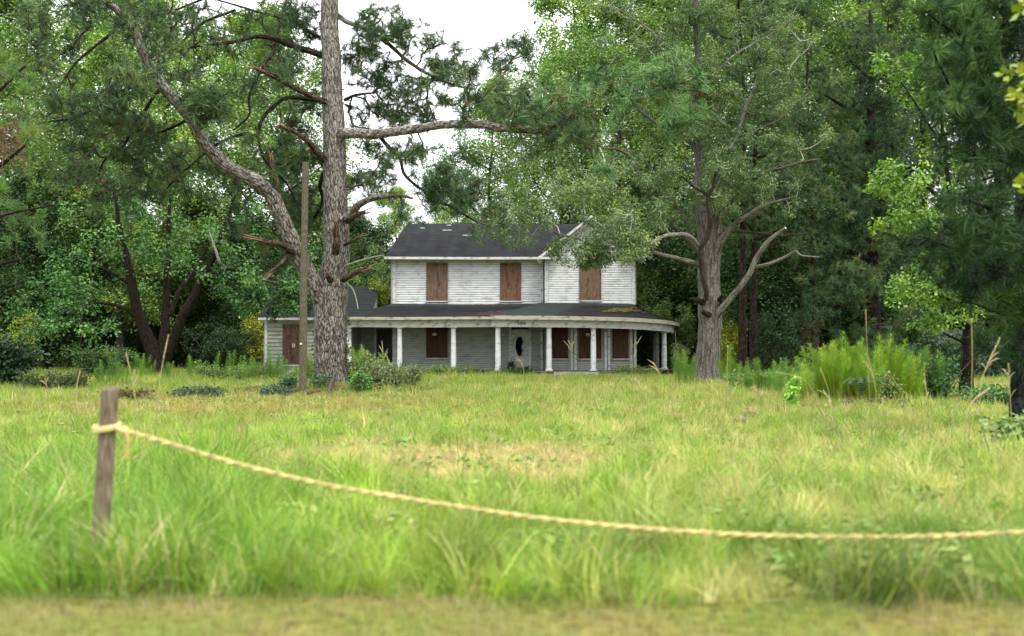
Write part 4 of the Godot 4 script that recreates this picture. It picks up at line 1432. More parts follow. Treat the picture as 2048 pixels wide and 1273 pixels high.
func oak_tree() -> void:
	var tree := thing("oak_tree", "spreading grey-barked oak with fine olive leaves standing right of the house", "tree", on_ground(1418, 41.6))
	var c0 := Color(0.33, 0.315, 0.30)
	var c1 := Color(0.40, 0.395, 0.375)
	var skel := PackedVector3Array()
	add_all(skel, limb_part("trunk", tree, [[1412, 785, 41.6, 72], [1413, 765, 41.6, 58], [1415, 735, 41.6, 50], [1418, 690, 41.6, 46], [1420, 650, 41.6, 45], [1420, 618, 41.6, 46], [1419, 570, 41.7, 44], [1418, 530, 41.8, 44], [1418, 495, 41.9, 42], [1412, 460, 42, 36], [1406, 420, 42.1, 29], [1402, 380, 42.2, 25], [1400, 330, 42.3, 22], [1396, 270, 42.4, 19], [1394, 200, 42.5, 16], [1396, 120, 42.6, 13], [1392, 40, 42.7, 10], [1394, -60, 42.8, 6]], 32, M.oak_bark, c0, c1, 0.05, "", 0.2))
	for q in [[1386, 775, 41.2, 1362, 790, 40.6], [1446, 775, 41.2, 1464, 788, 40.8], [1415, 778, 40.9, 1410, 797, 40.2]]:
		limb_part("root", tree, [[lerpf(1416, q[0], 0.5), 752, 41.4, 28], [q[0], q[1], q[2], 16], [q[3], q[4], q[5], 5]], 10, M.oak_bark, c0, c0, 0.02)
	var dark := Color(0.085, 0.075, 0.062)
	var limbs := [
		[[[1414, 600, 41.0, 10], [1411, 570, 40.6, 13], [1404, 530, 40.4, 13], [1402, 497, 40.2, 13], [1414, 476, 40.0, 12], [1421, 455, 39.8, 12], [1420, 428, 39.6, 11], [1416, 396, 39.4, 10], [1426, 375, 39.2, 8], [1431, 350, 39.0, 8], [1440, 335, 38.8, 6], [1450, 318, 38.6, 3]], dark],
		[[[1417, 392, 39.4, 8], [1404, 382, 39.2, 7], [1390, 376, 39.0, 6], [1376, 362, 38.8, 5], [1362, 352, 38.6, 3]], dark],
		[[[1402, 494, 40.3, 12], [1390, 482, 39.9, 11], [1374, 470, 39.4, 10], [1352, 470, 39.0, 9], [1332, 471, 38.6, 9], [1314, 480, 38.3, 8], [1294, 493, 38.0, 6], [1262, 500, 37.6, 4]], Color(0.34, 0.345, 0.32)],
		[[[1400, 530, 41.0, 15], [1385, 525, 40.4, 12], [1362, 519, 39.8, 11], [1335, 512, 39.2, 10], [1312, 506, 38.8, 9], [1292, 505, 38.4, 8], [1250, 503, 37.8, 7], [1200, 490, 37.2, 6], [1140, 474, 36.6, 5], [1106, 464, 36.2, 5], [1088, 444, 36.0, 3], [1040, 420, 35.7, 2]], Color(0.25, 0.25, 0.23)],
		[[[1404, 512, 41.6, 17], [1385, 488, 41.3, 15], [1360, 464, 41.0, 14], [1340, 446, 40.8, 13], [1322, 426, 40.6, 12], [1306, 405, 40.4, 12], [1294, 380, 40.2, 11], [1282, 356, 40, 11], [1271, 332, 39.8, 10], [1260, 312, 39.6, 9], [1238, 300, 39.4, 7], [1200, 296, 39, 4]], Color(0.17, 0.165, 0.15)],
		[[[1396, 490, 42.2, 10], [1380, 465, 42.2, 10], [1372, 445, 42.1, 10], [1358, 420, 42, 9], [1342, 398, 42, 8], [1328, 374, 42, 7], [1316, 356, 42, 6], [1296, 330, 42, 5], [1270, 300, 42, 3]], Color(0.20, 0.195, 0.175)],
		[[[1326, 373, 42, 6], [1308, 371, 41.7, 5], [1290, 368, 41.4, 5], [1262, 372, 41, 4], [1225, 365, 40.6, 3]], dark * 1.3],
		[[[1432, 505, 41.6, 20], [1446, 478, 41.3, 17], [1462, 455, 41.0, 14], [1480, 440, 40.7, 12], [1500, 428, 40.4, 11], [1518, 416, 40.1, 10], [1538, 408, 39.8, 8], [1580, 396, 39.4, 5]], Color(0.23, 0.23, 0.215)],
		[[[1428, 440, 42.2, 15], [1442, 418, 42.1, 13], [1456, 403, 42, 11], [1474, 388, 41.8, 9], [1490, 373, 41.6, 9], [1512, 356, 41.4, 9], [1534, 344, 41.2, 8], [1565, 336, 41, 7], [1604, 325, 40.8, 7], [1640, 319, 40.6, 5]], Color(0.15, 0.15, 0.135)],
		[[[1432, 635, 41.3, 17], [1446, 616, 40.9, 16], [1462, 596, 40.6, 15], [1478, 578, 40.3, 14], [1492, 558, 40.0, 13], [1504, 540, 39.8, 13], [1511, 520, 39.6, 12], [1520, 504, 39.4, 12], [1530, 490, 39.2, 11], [1542, 478, 39.0, 10], [1558, 466, 38.8, 8], [1572, 456, 38.6, 6]], Color(0.30, 0.305, 0.285)],
		[[[1512, 534, 39.8, 9], [1530, 530, 39.6, 9], [1555, 522, 39.4, 8], [1575, 512, 39.2, 7], [1592, 502, 39.0, 6], [1602, 511, 38.9, 5], [1640, 515, 38.6, 3]], Color(0.27, 0.275, 0.255)],
		[[[1440, 470, 42, 8], [1468, 462, 42.2, 7], [1500, 465, 42.4, 7], [1535, 468, 42.6, 7], [1562, 472, 42.8, 6], [1590, 470, 43, 5], [1618, 467, 43.2, 3]], dark],
		[[[1432, 520, 42, 20], [1436, 480, 42.2, 18], [1438, 440, 42.4, 15], [1442, 400, 42.6, 13], [1450, 350, 42.8, 11], [1470, 290, 43, 10], [1490, 220, 43.2, 8], [1520, 150, 43.4, 6], [1540, 60, 43.6, 3]], Color(0.24, 0.235, 0.22)],
		[[[1400, 300, 42.4, 11], [1360, 270, 42.2, 9], [1320, 250, 42, 8], [1280, 220, 41.8, 7], [1240, 180, 41.6, 5], [1190, 130, 41.4, 3]], Color(0.2, 0.195, 0.18)],
		[[[1395, 190, 42.5, 9], [1430, 150, 42.3, 8], [1470, 110, 42.1, 7], [1540, 70, 42, 5], [1600, 30, 41.8, 3]], Color(0.3, 0.29, 0.27)],
		[[[1470, 290, 43, 8], [1510, 262, 42.8, 7], [1560, 240, 42.6, 6], [1600, 200, 42.4, 4], [1620, 160, 42.2, 3]], Color(0.2, 0.19, 0.17)],
		[[[1395, 150, 42.6, 8], [1350, 110, 42.6, 7], [1300, 60, 42.6, 5], [1240, 20, 42.6, 3]], Color(0.3, 0.29, 0.27)],
		[[[1445, 440, 41.4, 8], [1450, 425, 41.2, 7], [1462, 412, 41.0, 5]], Color(0.17, 0.11, 0.085)],
	]
	for l in limbs:
		for q in l[0]:
			q[3] *= 0.84
		add_all(skel, limb_part("limb", tree, l[0], 14, M.oak_bark, l[1] * 1.7, l[1] * 1.8, 0.03, "", 0.22))
	for q in [[1396, 600, 1380, 598], [1440, 600, 1447, 590], [1409, 625, 1404, 622]]:
		limb_part("knot", tree, [[q[0] + 10, q[1] + 6, 41.2, 14], [q[0], q[1], 40.9, 10], [q[2], q[3], 40.7, 4]], 8, M.oak_bark, dark, dark, 0.02)
	var blobs := [
		[1400, 345, 120, 55, 40.5, 2.4, 1.3], [1500, 300, 120, 60, 41.5, 2.6, 1.1], [1560, 360, 80, 50, 41, 2.0, 0.9], [1600, 260, 60, 60, 42, 2.0, 0.8], [1420, 230, 130, 60, 42, 3.0, 1.0], [1520, 180, 110, 60, 42.5, 2.6, 1.0], [1330, 180, 100, 60, 42, 2.6, 0.9], [1260, 120, 90, 60, 42, 2.2, 0.7], [1400, 90, 150, 60, 42.6, 3.0, 0.9], [1540, 70, 110, 60, 42.6, 2.4, 0.8], [1320, 20, 150, 50, 42.6, 3.0, 0.8], [1480, 0, 140, 50, 42.6, 3.0, 0.8], [1290, 330, 70, 50, 40.5, 1.8, 0.9], [1230, 360, 70, 45, 39.6, 1.8, 0.9], [1160, 380, 70, 45, 38.4, 1.8, 0.9], [1270, 430, 70, 45, 39.2, 1.8, 1.1], [1180, 440, 70, 34, 37.6, 1.6, 1.1], [1215, 495, 85, 36, 37.6, 1.4, 2.6], [1150, 505, 46, 30, 36.8, 1.0, 2.4], [1262, 468, 50, 36, 38.2, 1.2, 2.2], [1190, 455, 60, 22, 37.4, 1.2, 1.6], [1090, 420, 60, 40, 36.2, 1.4, 1.0], [1030, 410, 55, 45, 35.8, 1.4, 1.0], [975, 430, 50, 36, 35.6, 1.2, 0.9], [965, 502, 38, 36, 35.4, 0.9, 2.0], [1020, 470, 45, 34, 35.6, 1.0, 1.0], [1120, 350, 60, 40, 38, 1.6, 0.7], [1480, 400, 60, 30, 40.4, 1.4, 0.8], [1540, 420, 50, 30, 40, 1.4, 0.7], [1350, 410, 60, 40, 40.6, 1.4, 0.9], [1310, 550, 20, 14, 38.4, 0.4, 0.4],
		[1390, -80, 200, 60, 42.6, 4.0, 0.7], [1400, 300, 50, 50, 40.9, 0.8, 1.6], [1398, 220, 60, 50, 41.2, 0.8, 1.5], [1398, 140, 60, 50, 41.4, 0.8, 1.4], [1392, 60, 60, 50, 41.6, 0.8, 1.4], [1400, 370, 40, 25, 40.6, 0.6, 1.0], [1500, 130, 60, 40, 41.8, 0.8, 1.2],
	]
	var tips := blob_tips(blobs, 6.6, 0.03)
	for q in blob_tips([[1245, 445, 60, 30, 38.6, 1.0], [1270, 490, 40, 26, 38.2, 0.8], [1205, 520, 60, 20, 37.4, 0.8], [1120, 500, 40, 20, 36.8, 0.7], [1225, 480, 60, 30, 37.6, 0.8]], 4.0, -2.0):
		tips.append(q)
	var tw := MB.new()
	grow(tw, skel, tips, 0.010, Color(0.30, 0.295, 0.27), 0.16, 4)
	obj("twigs", tw, M.plain, tree, "stuff")
	var pal := [Color(0.046, 0.082, 0.036), Color(0.076, 0.124, 0.052), Color(0.112, 0.168, 0.070), Color(0.165, 0.222, 0.086)]
	var lf := leaves_at(tips, 4, 0.28, Vector2(0.75, 1.25), pal, 0.3)
	many("crown", leaf_cluster(36, 0.30, 0.75, 0.13, 0.047, 0.16), M.leaf, tree, lf[0], lf[1])


# A tree of the woods: trunk, limbs, twigs and a loose crown. lobes: how many rounded masses the crown is made of.
func wood_tree(called: String, height: float, crown_low: float, reach: float, girth: float, lobes: int, count: int, pal: Array, mesh: Mesh, leaf_mat: Material, bark: Color, per: int, spread: float, needles := false) -> Node3D:
	var tree := Node3D.new()
	tree.name = numbered(called)
	add_child(tree)
	var skel := PackedVector3Array()
	var lean := Vector3(rr(-0.8, 0.8), 0, rr(-0.8, 0.8))
	var list := []
	for i in 7:
		var t := i / 6.0
		list.append([Vector3(0, height * 0.94 * t - 0.2, 0) + lean * t * t + Vector3(rr(-0.25, 0.25), 0, rr(-0.25, 0.25)) * t, girth * (1.25 if i == 0 else 1.0 - 0.85 * t)])
	var s := spline(list, 0.6)
	var mb := MB.new()
	mb.tube(s[0], s[1], 12, flat_cols(s[0].size(), bark), fine_noise, 0.04, 0.4, 2.0)
	add_all(skel, s[0])
	obj("trunk", mb, M.oak_bark if not needles else M.pine_bark, tree)
	var blobs := []
	for i in lobes:
		var t := (i + 0.5) / lobes
		var y := lerpf(crown_low, height, t)
		var wide := reach * (sin(PI * clampf(t * 0.85 + 0.12, 0, 1)) if not needles else (1.05 - 0.75 * t)) 
		var a: float = i * 2.4 + rr(-0.5, 0.5)
		var out := wide * rr(0.35, 0.75)
		var mid := Vector3(cos(a) * out, y, sin(a) * out) + lean * t
		var size := Vector3(1, 0.62 if not needles else 0.4, 1) * wide * rr(0.45, 0.65)
		blobs.append([mid, size, int(float(count) / lobes)])
		var start := Vector3(0, maxf(crown_low * 0.7, y - out * (0.8 if not needles else 0.25)), 0) + lean * t * t
		var l := spline([[start, girth * (0.55 - 0.35 * t)], [start.lerp(mid, 0.5) + Vector3(0, -out * 0.08, 0) + rand_unit() * 0.3, girth * (0.35 - 0.2 * t)], [mid, girth * 0.1]], 0.5)
		var lm := MB.new()
		lm.tube(l[0], l[1], 7, flat_cols(l[0].size(), bark * 0.9), fine_noise, 0.02, 0.4, 1.0)
		add_all(skel, l[0])
		obj("limb", lm, M.oak_bark if not needles else M.pine_bark, tree)
	var tips := local_tips(blobs)
	var tw := MB.new()
	var dirs := grow(tw, skel, tips, 0.011, bark * 0.8, 0.18, 3)
	obj("twigs", tw, M.plain, tree, "stuff")
	var f := tufts_at(tips, dirs, per, spread, Vector2(0.8, 1.25), pal, 0.4) if needles else leaves_at(tips, per, spread, Vector2(0.75, 1.3), pal, 0.22)
	many("crown", mesh, leaf_mat, tree, f[0], f[1])
	return tree


func stand(tree: Node3D, px: float, d: float, scale_: float, turn: float, label: String, first := false) -> void:
	var t := tree
	if not first:
		t = tree.duplicate()
		var plain_name := String(tree.name).rstrip("0123456789").rstrip("_")
		t.name = numbered(plain_name)
		add_child(t)
	t.position = on_ground(px, d)
	t.rotation.y = turn
	t.scale = Vector3.ONE * scale_
	tag(t, label, "tree", "trees of the woods behind the lot")


func make_trees() -> void:
	main_pine()
	oak_tree()
	var broad := leaf_cluster(30, 0.62, 0.8, 0.19, 0.12, 0.14)
	var small := leaf_cluster(34, 0.5, 0.8, 0.15, 0.09, 0.14)
	var tuft := needle_tuft(44, 0.3, 0.013, 2.0)
	var bright := [Color(0.070, 0.135, 0.034), Color(0.12, 0.21, 0.05), Color(0.185, 0.285, 0.062), Color(0.28, 0.33, 0.066)]
	var mid := [Color(0.055, 0.105, 0.030), Color(0.09, 0.16, 0.04), Color(0.13, 0.21, 0.052), Color(0.19, 0.25, 0.058)]
	var deep := [Color(0.012, 0.030, 0.011), Color(0.020, 0.046, 0.015), Color(0.032, 0.070, 0.022), Color(0.055, 0.105, 0.030)]
	var pine := [Color(0.026, 0.058, 0.026), Color(0.038, 0.078, 0.032), Color(0.052, 0.098, 0.036), Color(0.075, 0.115, 0.04)]
	var grey := Color(0.16, 0.15, 0.135)
	# tall leafy trees
	var a := wood_tree("leafy_tree", 27.0, 5.0, 7.0, 0.34, 17, 620, bright, broad, M.leaf, grey, 4, 0.9)
	stand(a, 330, 66, 1.0, 0.4, "tall yellow-green leafy tree behind the leaning stem of the forked pine", true)
	var b := wood_tree("leafy_tree", 25.0, 4.0, 6.5, 0.30, 16, 600, mid, broad, M.leaf, grey, 4, 0.9)
	stand(b, 560, 70, 1.0, 1.0, "tall green leafy tree seen between the two stems of the forked pine", true)
	var c := wood_tree("leafy_tree", 22.0, 3.0, 6.5, 0.28, 16, 600, mid, small, M.leaf, grey, 5, 0.8)
	stand(c, 1120, 70, 1.0, 0.0, "airy green tree rising right behind the house roof beside the open sky", true)
	# trees of the woods: other places
	stand(a, 60, 68, 1.0, 2.1, "tall yellow-green leafy tree at the far left edge behind the pine boughs")
	stand(a, 190, 74, 1.08, 4.0, "tall yellow-green leafy tree behind the upper left pine branches")
	stand(a, 470, 76, 1.0, 5.2, "yellow-green leafy tree left of the forked pine's trunk, farthest back there")
	stand(b, -60, 62, 1.0, 3.0, "green leafy tree cut by the left edge of the picture")
	stand(b, 240, 60, 0.8, 0.7, "shorter green leafy tree behind the dark many-stemmed tree")
	stand(b, 660, 78, 0.62, 2.2, "low green tree just right of the forked pine's trunk above the wing roof")
	stand(a, 800, 92, 0.60, 1.3, "low yellowish tree whose top shows over the left end of the main roof")
	stand(a, 905, 100, 0.66, 3.3, "low yellowish tree whose top shows over the middle of the main roof")
	stand(b, 985, 82, 0.95, 4.4, "green tree behind the main roof at the right end of the open sky")
	stand(c, 1240, 66, 1.12, 2.0, "tall airy tree behind the gable")
	stand(c, 1350, 74, 1.4, 3.9, "tall airy tree behind the oak's left limbs")
	stand(c, 1480, 64, 1.15, 5.0, "tall airy tree behind the oak's right limbs")
	stand(a, 1420, 80, 1.25, 0.2, "tall yellow-green tree whose crown tops the oak")
	stand(b, 1590, 70, 1.25, 1.9, "tall green tree between the oak and the dark pine")
	stand(b, 1720, 76, 1.35, 3.6, "tall green tree behind the dark pine on the right")
	stand(a, 1650, 84, 1.3, 4.6, "yellow-green tree whose crown fills the gap between oak and dark pine")
	stand(a, 1180, 78, 1.15, 1.1, "tall yellow-green tree above the gable, right beside the open sky")
	stand(a, 1850, 72, 1.2, 2.6, "yellow-green leafy tree behind the bright maple on the right")
	stand(b, 2000, 66, 1.2, 0.9, "green leafy tree at the right edge behind the near pine")
	stand(c, 2120, 74, 1.1, 0.5, "airy green tree beyond the right edge of the picture")
	# lower, darker trees that close the woods
	var low := wood_tree("understorey_tree", 9.5, 1.0, 4.4, 0.16, 12, 420, deep, small, M.leaf, Color(0.10, 0.09, 0.08), 4, 0.7)
	stand(low, 500, 63, 1.0, 0.3, "dark low tree between the many-stemmed tree and the wing", true)
	var spots := [[-40, 56, 1.1, "dark low tree at the left edge behind the dark bush"], [90, 60, 1.2, "dark low tree left of the many-stemmed tree"], [200, 66, 1.25, "dark low tree behind the many-stemmed tree's left stem"], [390, 68, 1.2, "dark low tree behind the many-stemmed tree's right stem"], [600, 72, 1.2, "dark low tree behind the bare pole and the wing"], [730, 70, 1.1, "dark low tree over the right end of the wing roof"], [1340, 68, 1.2, "dark low tree behind the right end of the porch"], [1450, 62, 1.1, "dark low tree right behind the oak's trunk"], [1540, 58, 1.15, "dark low tree right of the two slim pine trunks"], [1640, 66, 1.3, "dark low tree left of the dark pine's trunk"], [1760, 60, 1.2, "dark low tree right of the dark pine's trunk"], [1870, 84, 1.2, "dark low tree beyond the grey outbuilding"], [2030, 86, 1.2, "dark low tree at the right edge beyond the outbuilding"]]
	for q in spots:
		stand(low, q[0], q[1], q[2], rr(0, TAU), q[3])
	# pines of the woods
	var p := wood_tree("woodland_pine", 22.0, 7.0, 4.4, 0.22, 18, 520, pine, tuft, M.needle, Color(0.075, 0.06, 0.052), 3, 0.5, true)
	stand(p, 1485, 50, 1.0, 0.3, "slim pine with reddish trunk just right of the oak", true)
	var pines := [[1507, 52, 0.95, "slim pine, the right one of the pair of trunks beside the oak"], [1630, 56, 1.0, "pine with pale thin trunk behind the right end of the oak's limbs"], [1790, 62, 1.1, "tall pine whose top shows above the maple on the right"], [1960, 58, 1.0, "woodland pine at the right between the two dark trunks"]]
	for q in pines:
		stand(p, q[0], q[1], q[2], rr(0, TAU), q[3])
	dark_pine(tuft)
	near_pine()
	left_pine()
	bright_maple()
	yellow_sapling()
	many_stemmed()
	far_woods(broad)


func traced_tree(called: String, label: String, at: Vector3, trunk: Array, limbs: Array, blobs: Array, density: float, m: Material, bark: Color, twig: float) -> Array:
	var tree := thing(called, label, "tree", at)
	var skel := PackedVector3Array()
	add_all(skel, limb_part("trunk", tree, trunk, 16, m, bark, bark * 1.1, 0.04))
	for l in limbs:
		add_all(skel, limb_part("limb", tree, l, 9, m, bark, bark * 0.9, 0.02))
	var tips := blob_tips(blobs, density)
	var tw := MB.new()
	var dirs := grow(tw, skel, tips, twig * 0.6, bark * 0.9, 0.18, 4)
	obj("twigs", tw, M.plain, tree, "stuff")
	return [tree, tips, dirs]


func dark_pine(tuft: Mesh) -> void:
	var t := traced_tree("broad_pine", "broad dark pine with low boughs standing behind the bright feathery weeds", on_ground(1748, 46),
		[[1748, 775, 46, 34], [1748, 700, 46, 30], [1746, 560, 46, 27], [1745, 400, 46, 24], [1742, 250, 46, 18], [1745, 120, 46, 12], [1740, 20, 46, 6]],
		[[[1746, 520, 46, 12], [1690, 500, 45, 9], [1630, 480, 44, 5]], [[1746, 430, 46, 12], [1690, 400, 44.5, 9], [1620, 380, 43.4, 7], [1540, 370, 42.6, 4]], [[1745, 380, 46, 11], [1790, 350, 45.4, 8], [1830, 330, 45, 4]], [[1742, 250, 46, 9], [1690, 215, 45.5, 7], [1650, 190, 45, 4]], [[1742, 230, 46, 9], [1790, 170, 46, 6], [1820, 130, 46, 3]], [[1746, 600, 46, 10], [1690, 610, 45, 7], [1640, 620, 44.6, 4]], [[1746, 560, 46, 9], [1800, 560, 45, 6], [1830, 570, 44.6, 4]], [[1742, 160, 46, 7], [1700, 120, 46, 5]]],
		[[1600, 380, 60, 45, 43.2, 1.6, 1.3], [1545, 370, 40, 34, 42.6, 1.2, 1.2], [1680, 400, 70, 60, 44.6, 2.0, 1.2], [1650, 470, 80, 50, 44.4, 2.0, 1.1], [1760, 380, 70, 70, 45.6, 2.0, 1.0], [1700, 300, 70, 60, 45.4, 2.0, 1.0], [1690, 200, 70, 40, 45.4, 1.8, 0.8], [1790, 220, 60, 60, 46, 1.8, 0.8], [1740, 110, 70, 50, 46, 1.8, 0.7], [1680, 560, 90, 50, 44.8, 2.0, 1.2], [1640, 620, 70, 34, 44.4, 1.6, 1.2], [1780, 600, 70, 50, 45, 1.8, 1.2], [1740, 660, 90, 36, 45, 1.8, 1.2], [1800, 490, 50, 60, 45, 1.6, 1.0], [1740, 30, 60, 40, 46, 1.6, 0.6], [1745, 300, 60, 70, 44.6, 1.0, 2.0], [1748, 430, 65, 70, 44.4, 1.0, 2.2], [1742, 110, 50, 60, 45, 1.0, 1.4], [1742, 190, 45, 50, 45, 1.0, 1.2], [1748, 590, 60, 50, 44.4, 1.0, 1.4], [1740, 690, 60, 30, 44.4, 1.0, 1.0]], 8.0, M.pine_bark, Color(0.05, 0.04, 0.035), 0.016)
	var f := tufts_at(t[1], t[2], 3, 0.42, Vector2(0.85, 1.3), [Color(0.014, 0.034, 0.015), Color(0.025, 0.056, 0.022), Color(0.045, 0.090, 0.032), Color(0.085, 0.125, 0.04)], 0.4)
	many("needles", tuft, M.needle, t[0], f[0], f[1])
	var dead := []
	var dc := PackedColorArray()
	for i in 34:
		dead.append(Transform3D(up_basis(Vector3(rr(-0.5, 0.5), -1, rr(-0.5, 0.5)), 0, rr(0.7, 1.1)), P(rr(1605, 1650), rr(645, 700), 44.2 + rr(-0.5, 0.5))))
		dc.append(vary(Color(0.085, 0.042, 0.025), 0.4, 0.1))
	many("dead_needles", needle_tuft(30, 0.24, 0.011, 1.0), M.needle, t[0], dead, dc)


func near_pine() -> void:
	var t := traced_tree("young_pine", "dark green near pine filling the right edge, its black trunk in the grass", on_ground(2036, 17),
		[[2034, 872, 17, 34], [2036, 820, 17, 28], [2040, 700, 17, 27], [2044, 500, 17, 25], [2046, 300, 17, 21], [2050, 100, 17, 15], [2050, -60, 17, 9]],
		[[[2044, 560, 17, 9], [1990, 530, 15, 8], [1920, 500, 13.6, 6], [1850, 480, 13, 3]], [[2044, 470, 17, 9], [2000, 430, 14.6, 8], [1940, 400, 12.6, 5]], [[2046, 330, 17, 9], [1990, 260, 15, 7], [1920, 200, 13.6, 5], [1860, 90, 13, 3]], [[2048, 200, 17, 8], [1980, 100, 15.4, 7], [1900, 60, 14.2, 5], [1850, 20, 14, 3]], [[2040, 640, 17, 8], [1980, 620, 15.6, 6], [1930, 600, 15, 3]], [[2048, 120, 17, 7], [2000, 20, 15, 6], [1930, -20, 14, 3]], [[2046, 400, 17, 8], [2080, 380, 15, 5]], [[2042, 650, 17, 8], [2080, 640, 15, 5]]],
		[[1960, 480, 70, 60, 14.0, 1.0, 1.0], [1890, 490, 60, 40, 13.4, 0.8, 1.1], [1850, 500, 40, 26, 13.0, 0.5, 1.0], [2010, 400, 50, 70, 14.4, 1.2, 1.1], [1960, 310, 70, 60, 14.2, 1.1, 0.9], [1920, 210, 60, 60, 13.6, 1.0, 0.9], [1860, 100, 40, 60, 13.2, 0.8, 0.9], [1930, 80, 60, 60, 14.2, 1.0, 1.0], [1880, 10, 60, 40, 14, 1.0, 1.0], [2000, 150, 50, 80, 15, 1.2, 1.0], [2010, 30, 50, 50, 15, 1.0, 1.0], [1960, 590, 70, 36, 15.4, 1.0, 1.1], [2010, 620, 50, 50, 15.6, 1.0, 1.2], [2020, 540, 40, 50, 15, 1.0, 1.2], [1960, -60, 100, 50, 14.4, 1.6, 0.8], [2090, 300, 60, 300, 16, 1.4, 0.5], [1950, 410, 60, 40, 13.2, 0.8, 1.0], [2000, 690, 40, 30, 15.8, 0.8, 1.6], [1965, 670, 40, 26, 15.4, 0.7, 1.2], [2030, 720, 30, 24, 16.2, 0.6, 1.4], [1985, 240, 60, 80, 15.2, 0.8, 1.6], [1900, 40, 70, 50, 14.4, 0.8, 1.5], [1950, 120, 60, 60, 14.8, 0.8, 1.5], [1990, 60, 60, 60, 15.4, 0.9, 1.5], [1870, 180, 40, 50, 13.6, 0.7, 1.0], [1940, 260, 50, 60, 14.4, 0.8, 1.2], [1880, 300, 40, 40, 13.6, 0.6, 0.8], [2010, 200, 50, 90, 16.2, 0.8, 1.6], [1990, 560, 60, 60, 15.8, 0.8, 1.6], [2020, 320, 40, 90, 15.6, 0.8, 1.2], [1990, 480, 60, 60, 15.4, 0.8, 1.2], [1905, 130, 50, 60, 14.2, 0.8, 0.8], [1935, 560, 40, 40, 14.6, 0.7, 1.0], [1900, 380, 50, 50, 13.8, 0.7, 0.6], [2030, 640, 40, 60, 16.2, 0.7, 1.2]], 38.0, M.pine_bark, Color(0.03, 0.043, 0.036), 0.009)
	var f := tufts_at(t[1], t[2], 2, 0.16, Vector2(0.75, 1.15), [Color(0.004, 0.012, 0.004), Color(0.009, 0.028, 0.007), Color(0.022, 0.058, 0.013), Color(0.05, 0.11, 0.022)], 0.35)
	many("needles", needle_tuft(44, 0.27, 0.0085, 1.7), M.needle, t[0], f[0], f[1])


func left_pine() -> void:
	var t := traced_tree("edge_pine", "bright green pine boughs with dead brown twigs reaching in from the left edge", on_ground(-170, 22),
		[[-170, 815, 22, 50], [-168, 600, 22, 46], [-165, 300, 22, 40], [-160, 0, 22, 30], [-160, -200, 22, 12]],
		[[[-167, 420, 22, 14], [-80, 380, 21, 11], [0, 330, 20.4, 8], [50, 290, 20, 4]], [[-165, 330, 22, 13], [-90, 260, 21.4, 10], [-10, 190, 21, 7], [50, 130, 20.6, 4]], [[-167, 500, 22, 12], [-90, 470, 21.4, 9], [10, 430, 21, 6], [110, 410, 20.6, 3]], [[-166, 560, 22, 12], [-60, 540, 22, 8], [40, 520, 22, 4]], [[-165, 250, 22, 12], [-80, 130, 22, 8], [0, 60, 22, 4]]],
		[[20, 150, 50, 60, 20.8, 1.0, 1.3], [30, 250, 50, 40, 20.2, 0.8, 1.6], [60, 200, 30, 40, 20.4, 0.8, 1.0], [20, 390, 70, 40, 20.8, 1.0, 0.9], [100, 440, 60, 36, 20.8, 1.0, 0.7], [20, 470, 60, 40, 21.4, 1.0, 0.8], [-60, 250, 60, 120, 21, 1.2, 0.5], [50, 330, 30, 30, 20.4, 0.6, 0.8], [140, 410, 36, 24, 20.6, 0.6, 0.6]], 9.0, M.pine_bark, Color(0.09, 0.07, 0.06), 0.012)
	var f := tufts_at(t[1], t[2], 3, 0.22, Vector2(0.9, 1.35), [Color(0.05, 0.11, 0.030), Color(0.07, 0.145, 0.034), Color(0.10, 0.175, 0.04), Color(0.15, 0.185, 0.04)], 0.5)
	many("needles", needle_tuft(60, 0.22, 0.0065, 1.7), M.needle, t[0], f[0], f[1])
	var mb := MB.new()
	for i in 70:
		var a := P(rr(-30, 30), rr(235, 300), 20.4 + rr(-0.3, 0.3))
		var l := spline([[a, 0.008], [a + Vector3(rr(-0.1, 0.3), rr(-0.3, 0.05), rr(-0.2, 0.2)), 0.006], [a + Vector3(rr(0.1, 0.55), rr(-0.6, -0.1), rr(-0.3, 0.3)), 0.003]], 0.15)
		mb.tube(l[0], l[1], 4, flat_cols(l[0].size(), vary(Color(0.17, 0.105, 0.07), 0.3)), null, 0.0, 1.0, 1.0, false)
	obj("dead_twigs", mb, M.plain, t[0], "stuff")
	var bt := []
	var bc := PackedColorArray()
	for i in 16:
		bt.append(Transform3D(up_basis(Vector3(rr(0, 1), rr(-0.6, 0.4), 0.3), 0, 0.8), P(rr(-10, 40), rr(225, 290), 20.2)))
		bc.append(vary(Color(0.22, 0.11, 0.05), 0.3))
	many("dead_needles", needle_tuft(30, 0.2, 0.006, 1.0), M.needle, t[0], bt, bc)


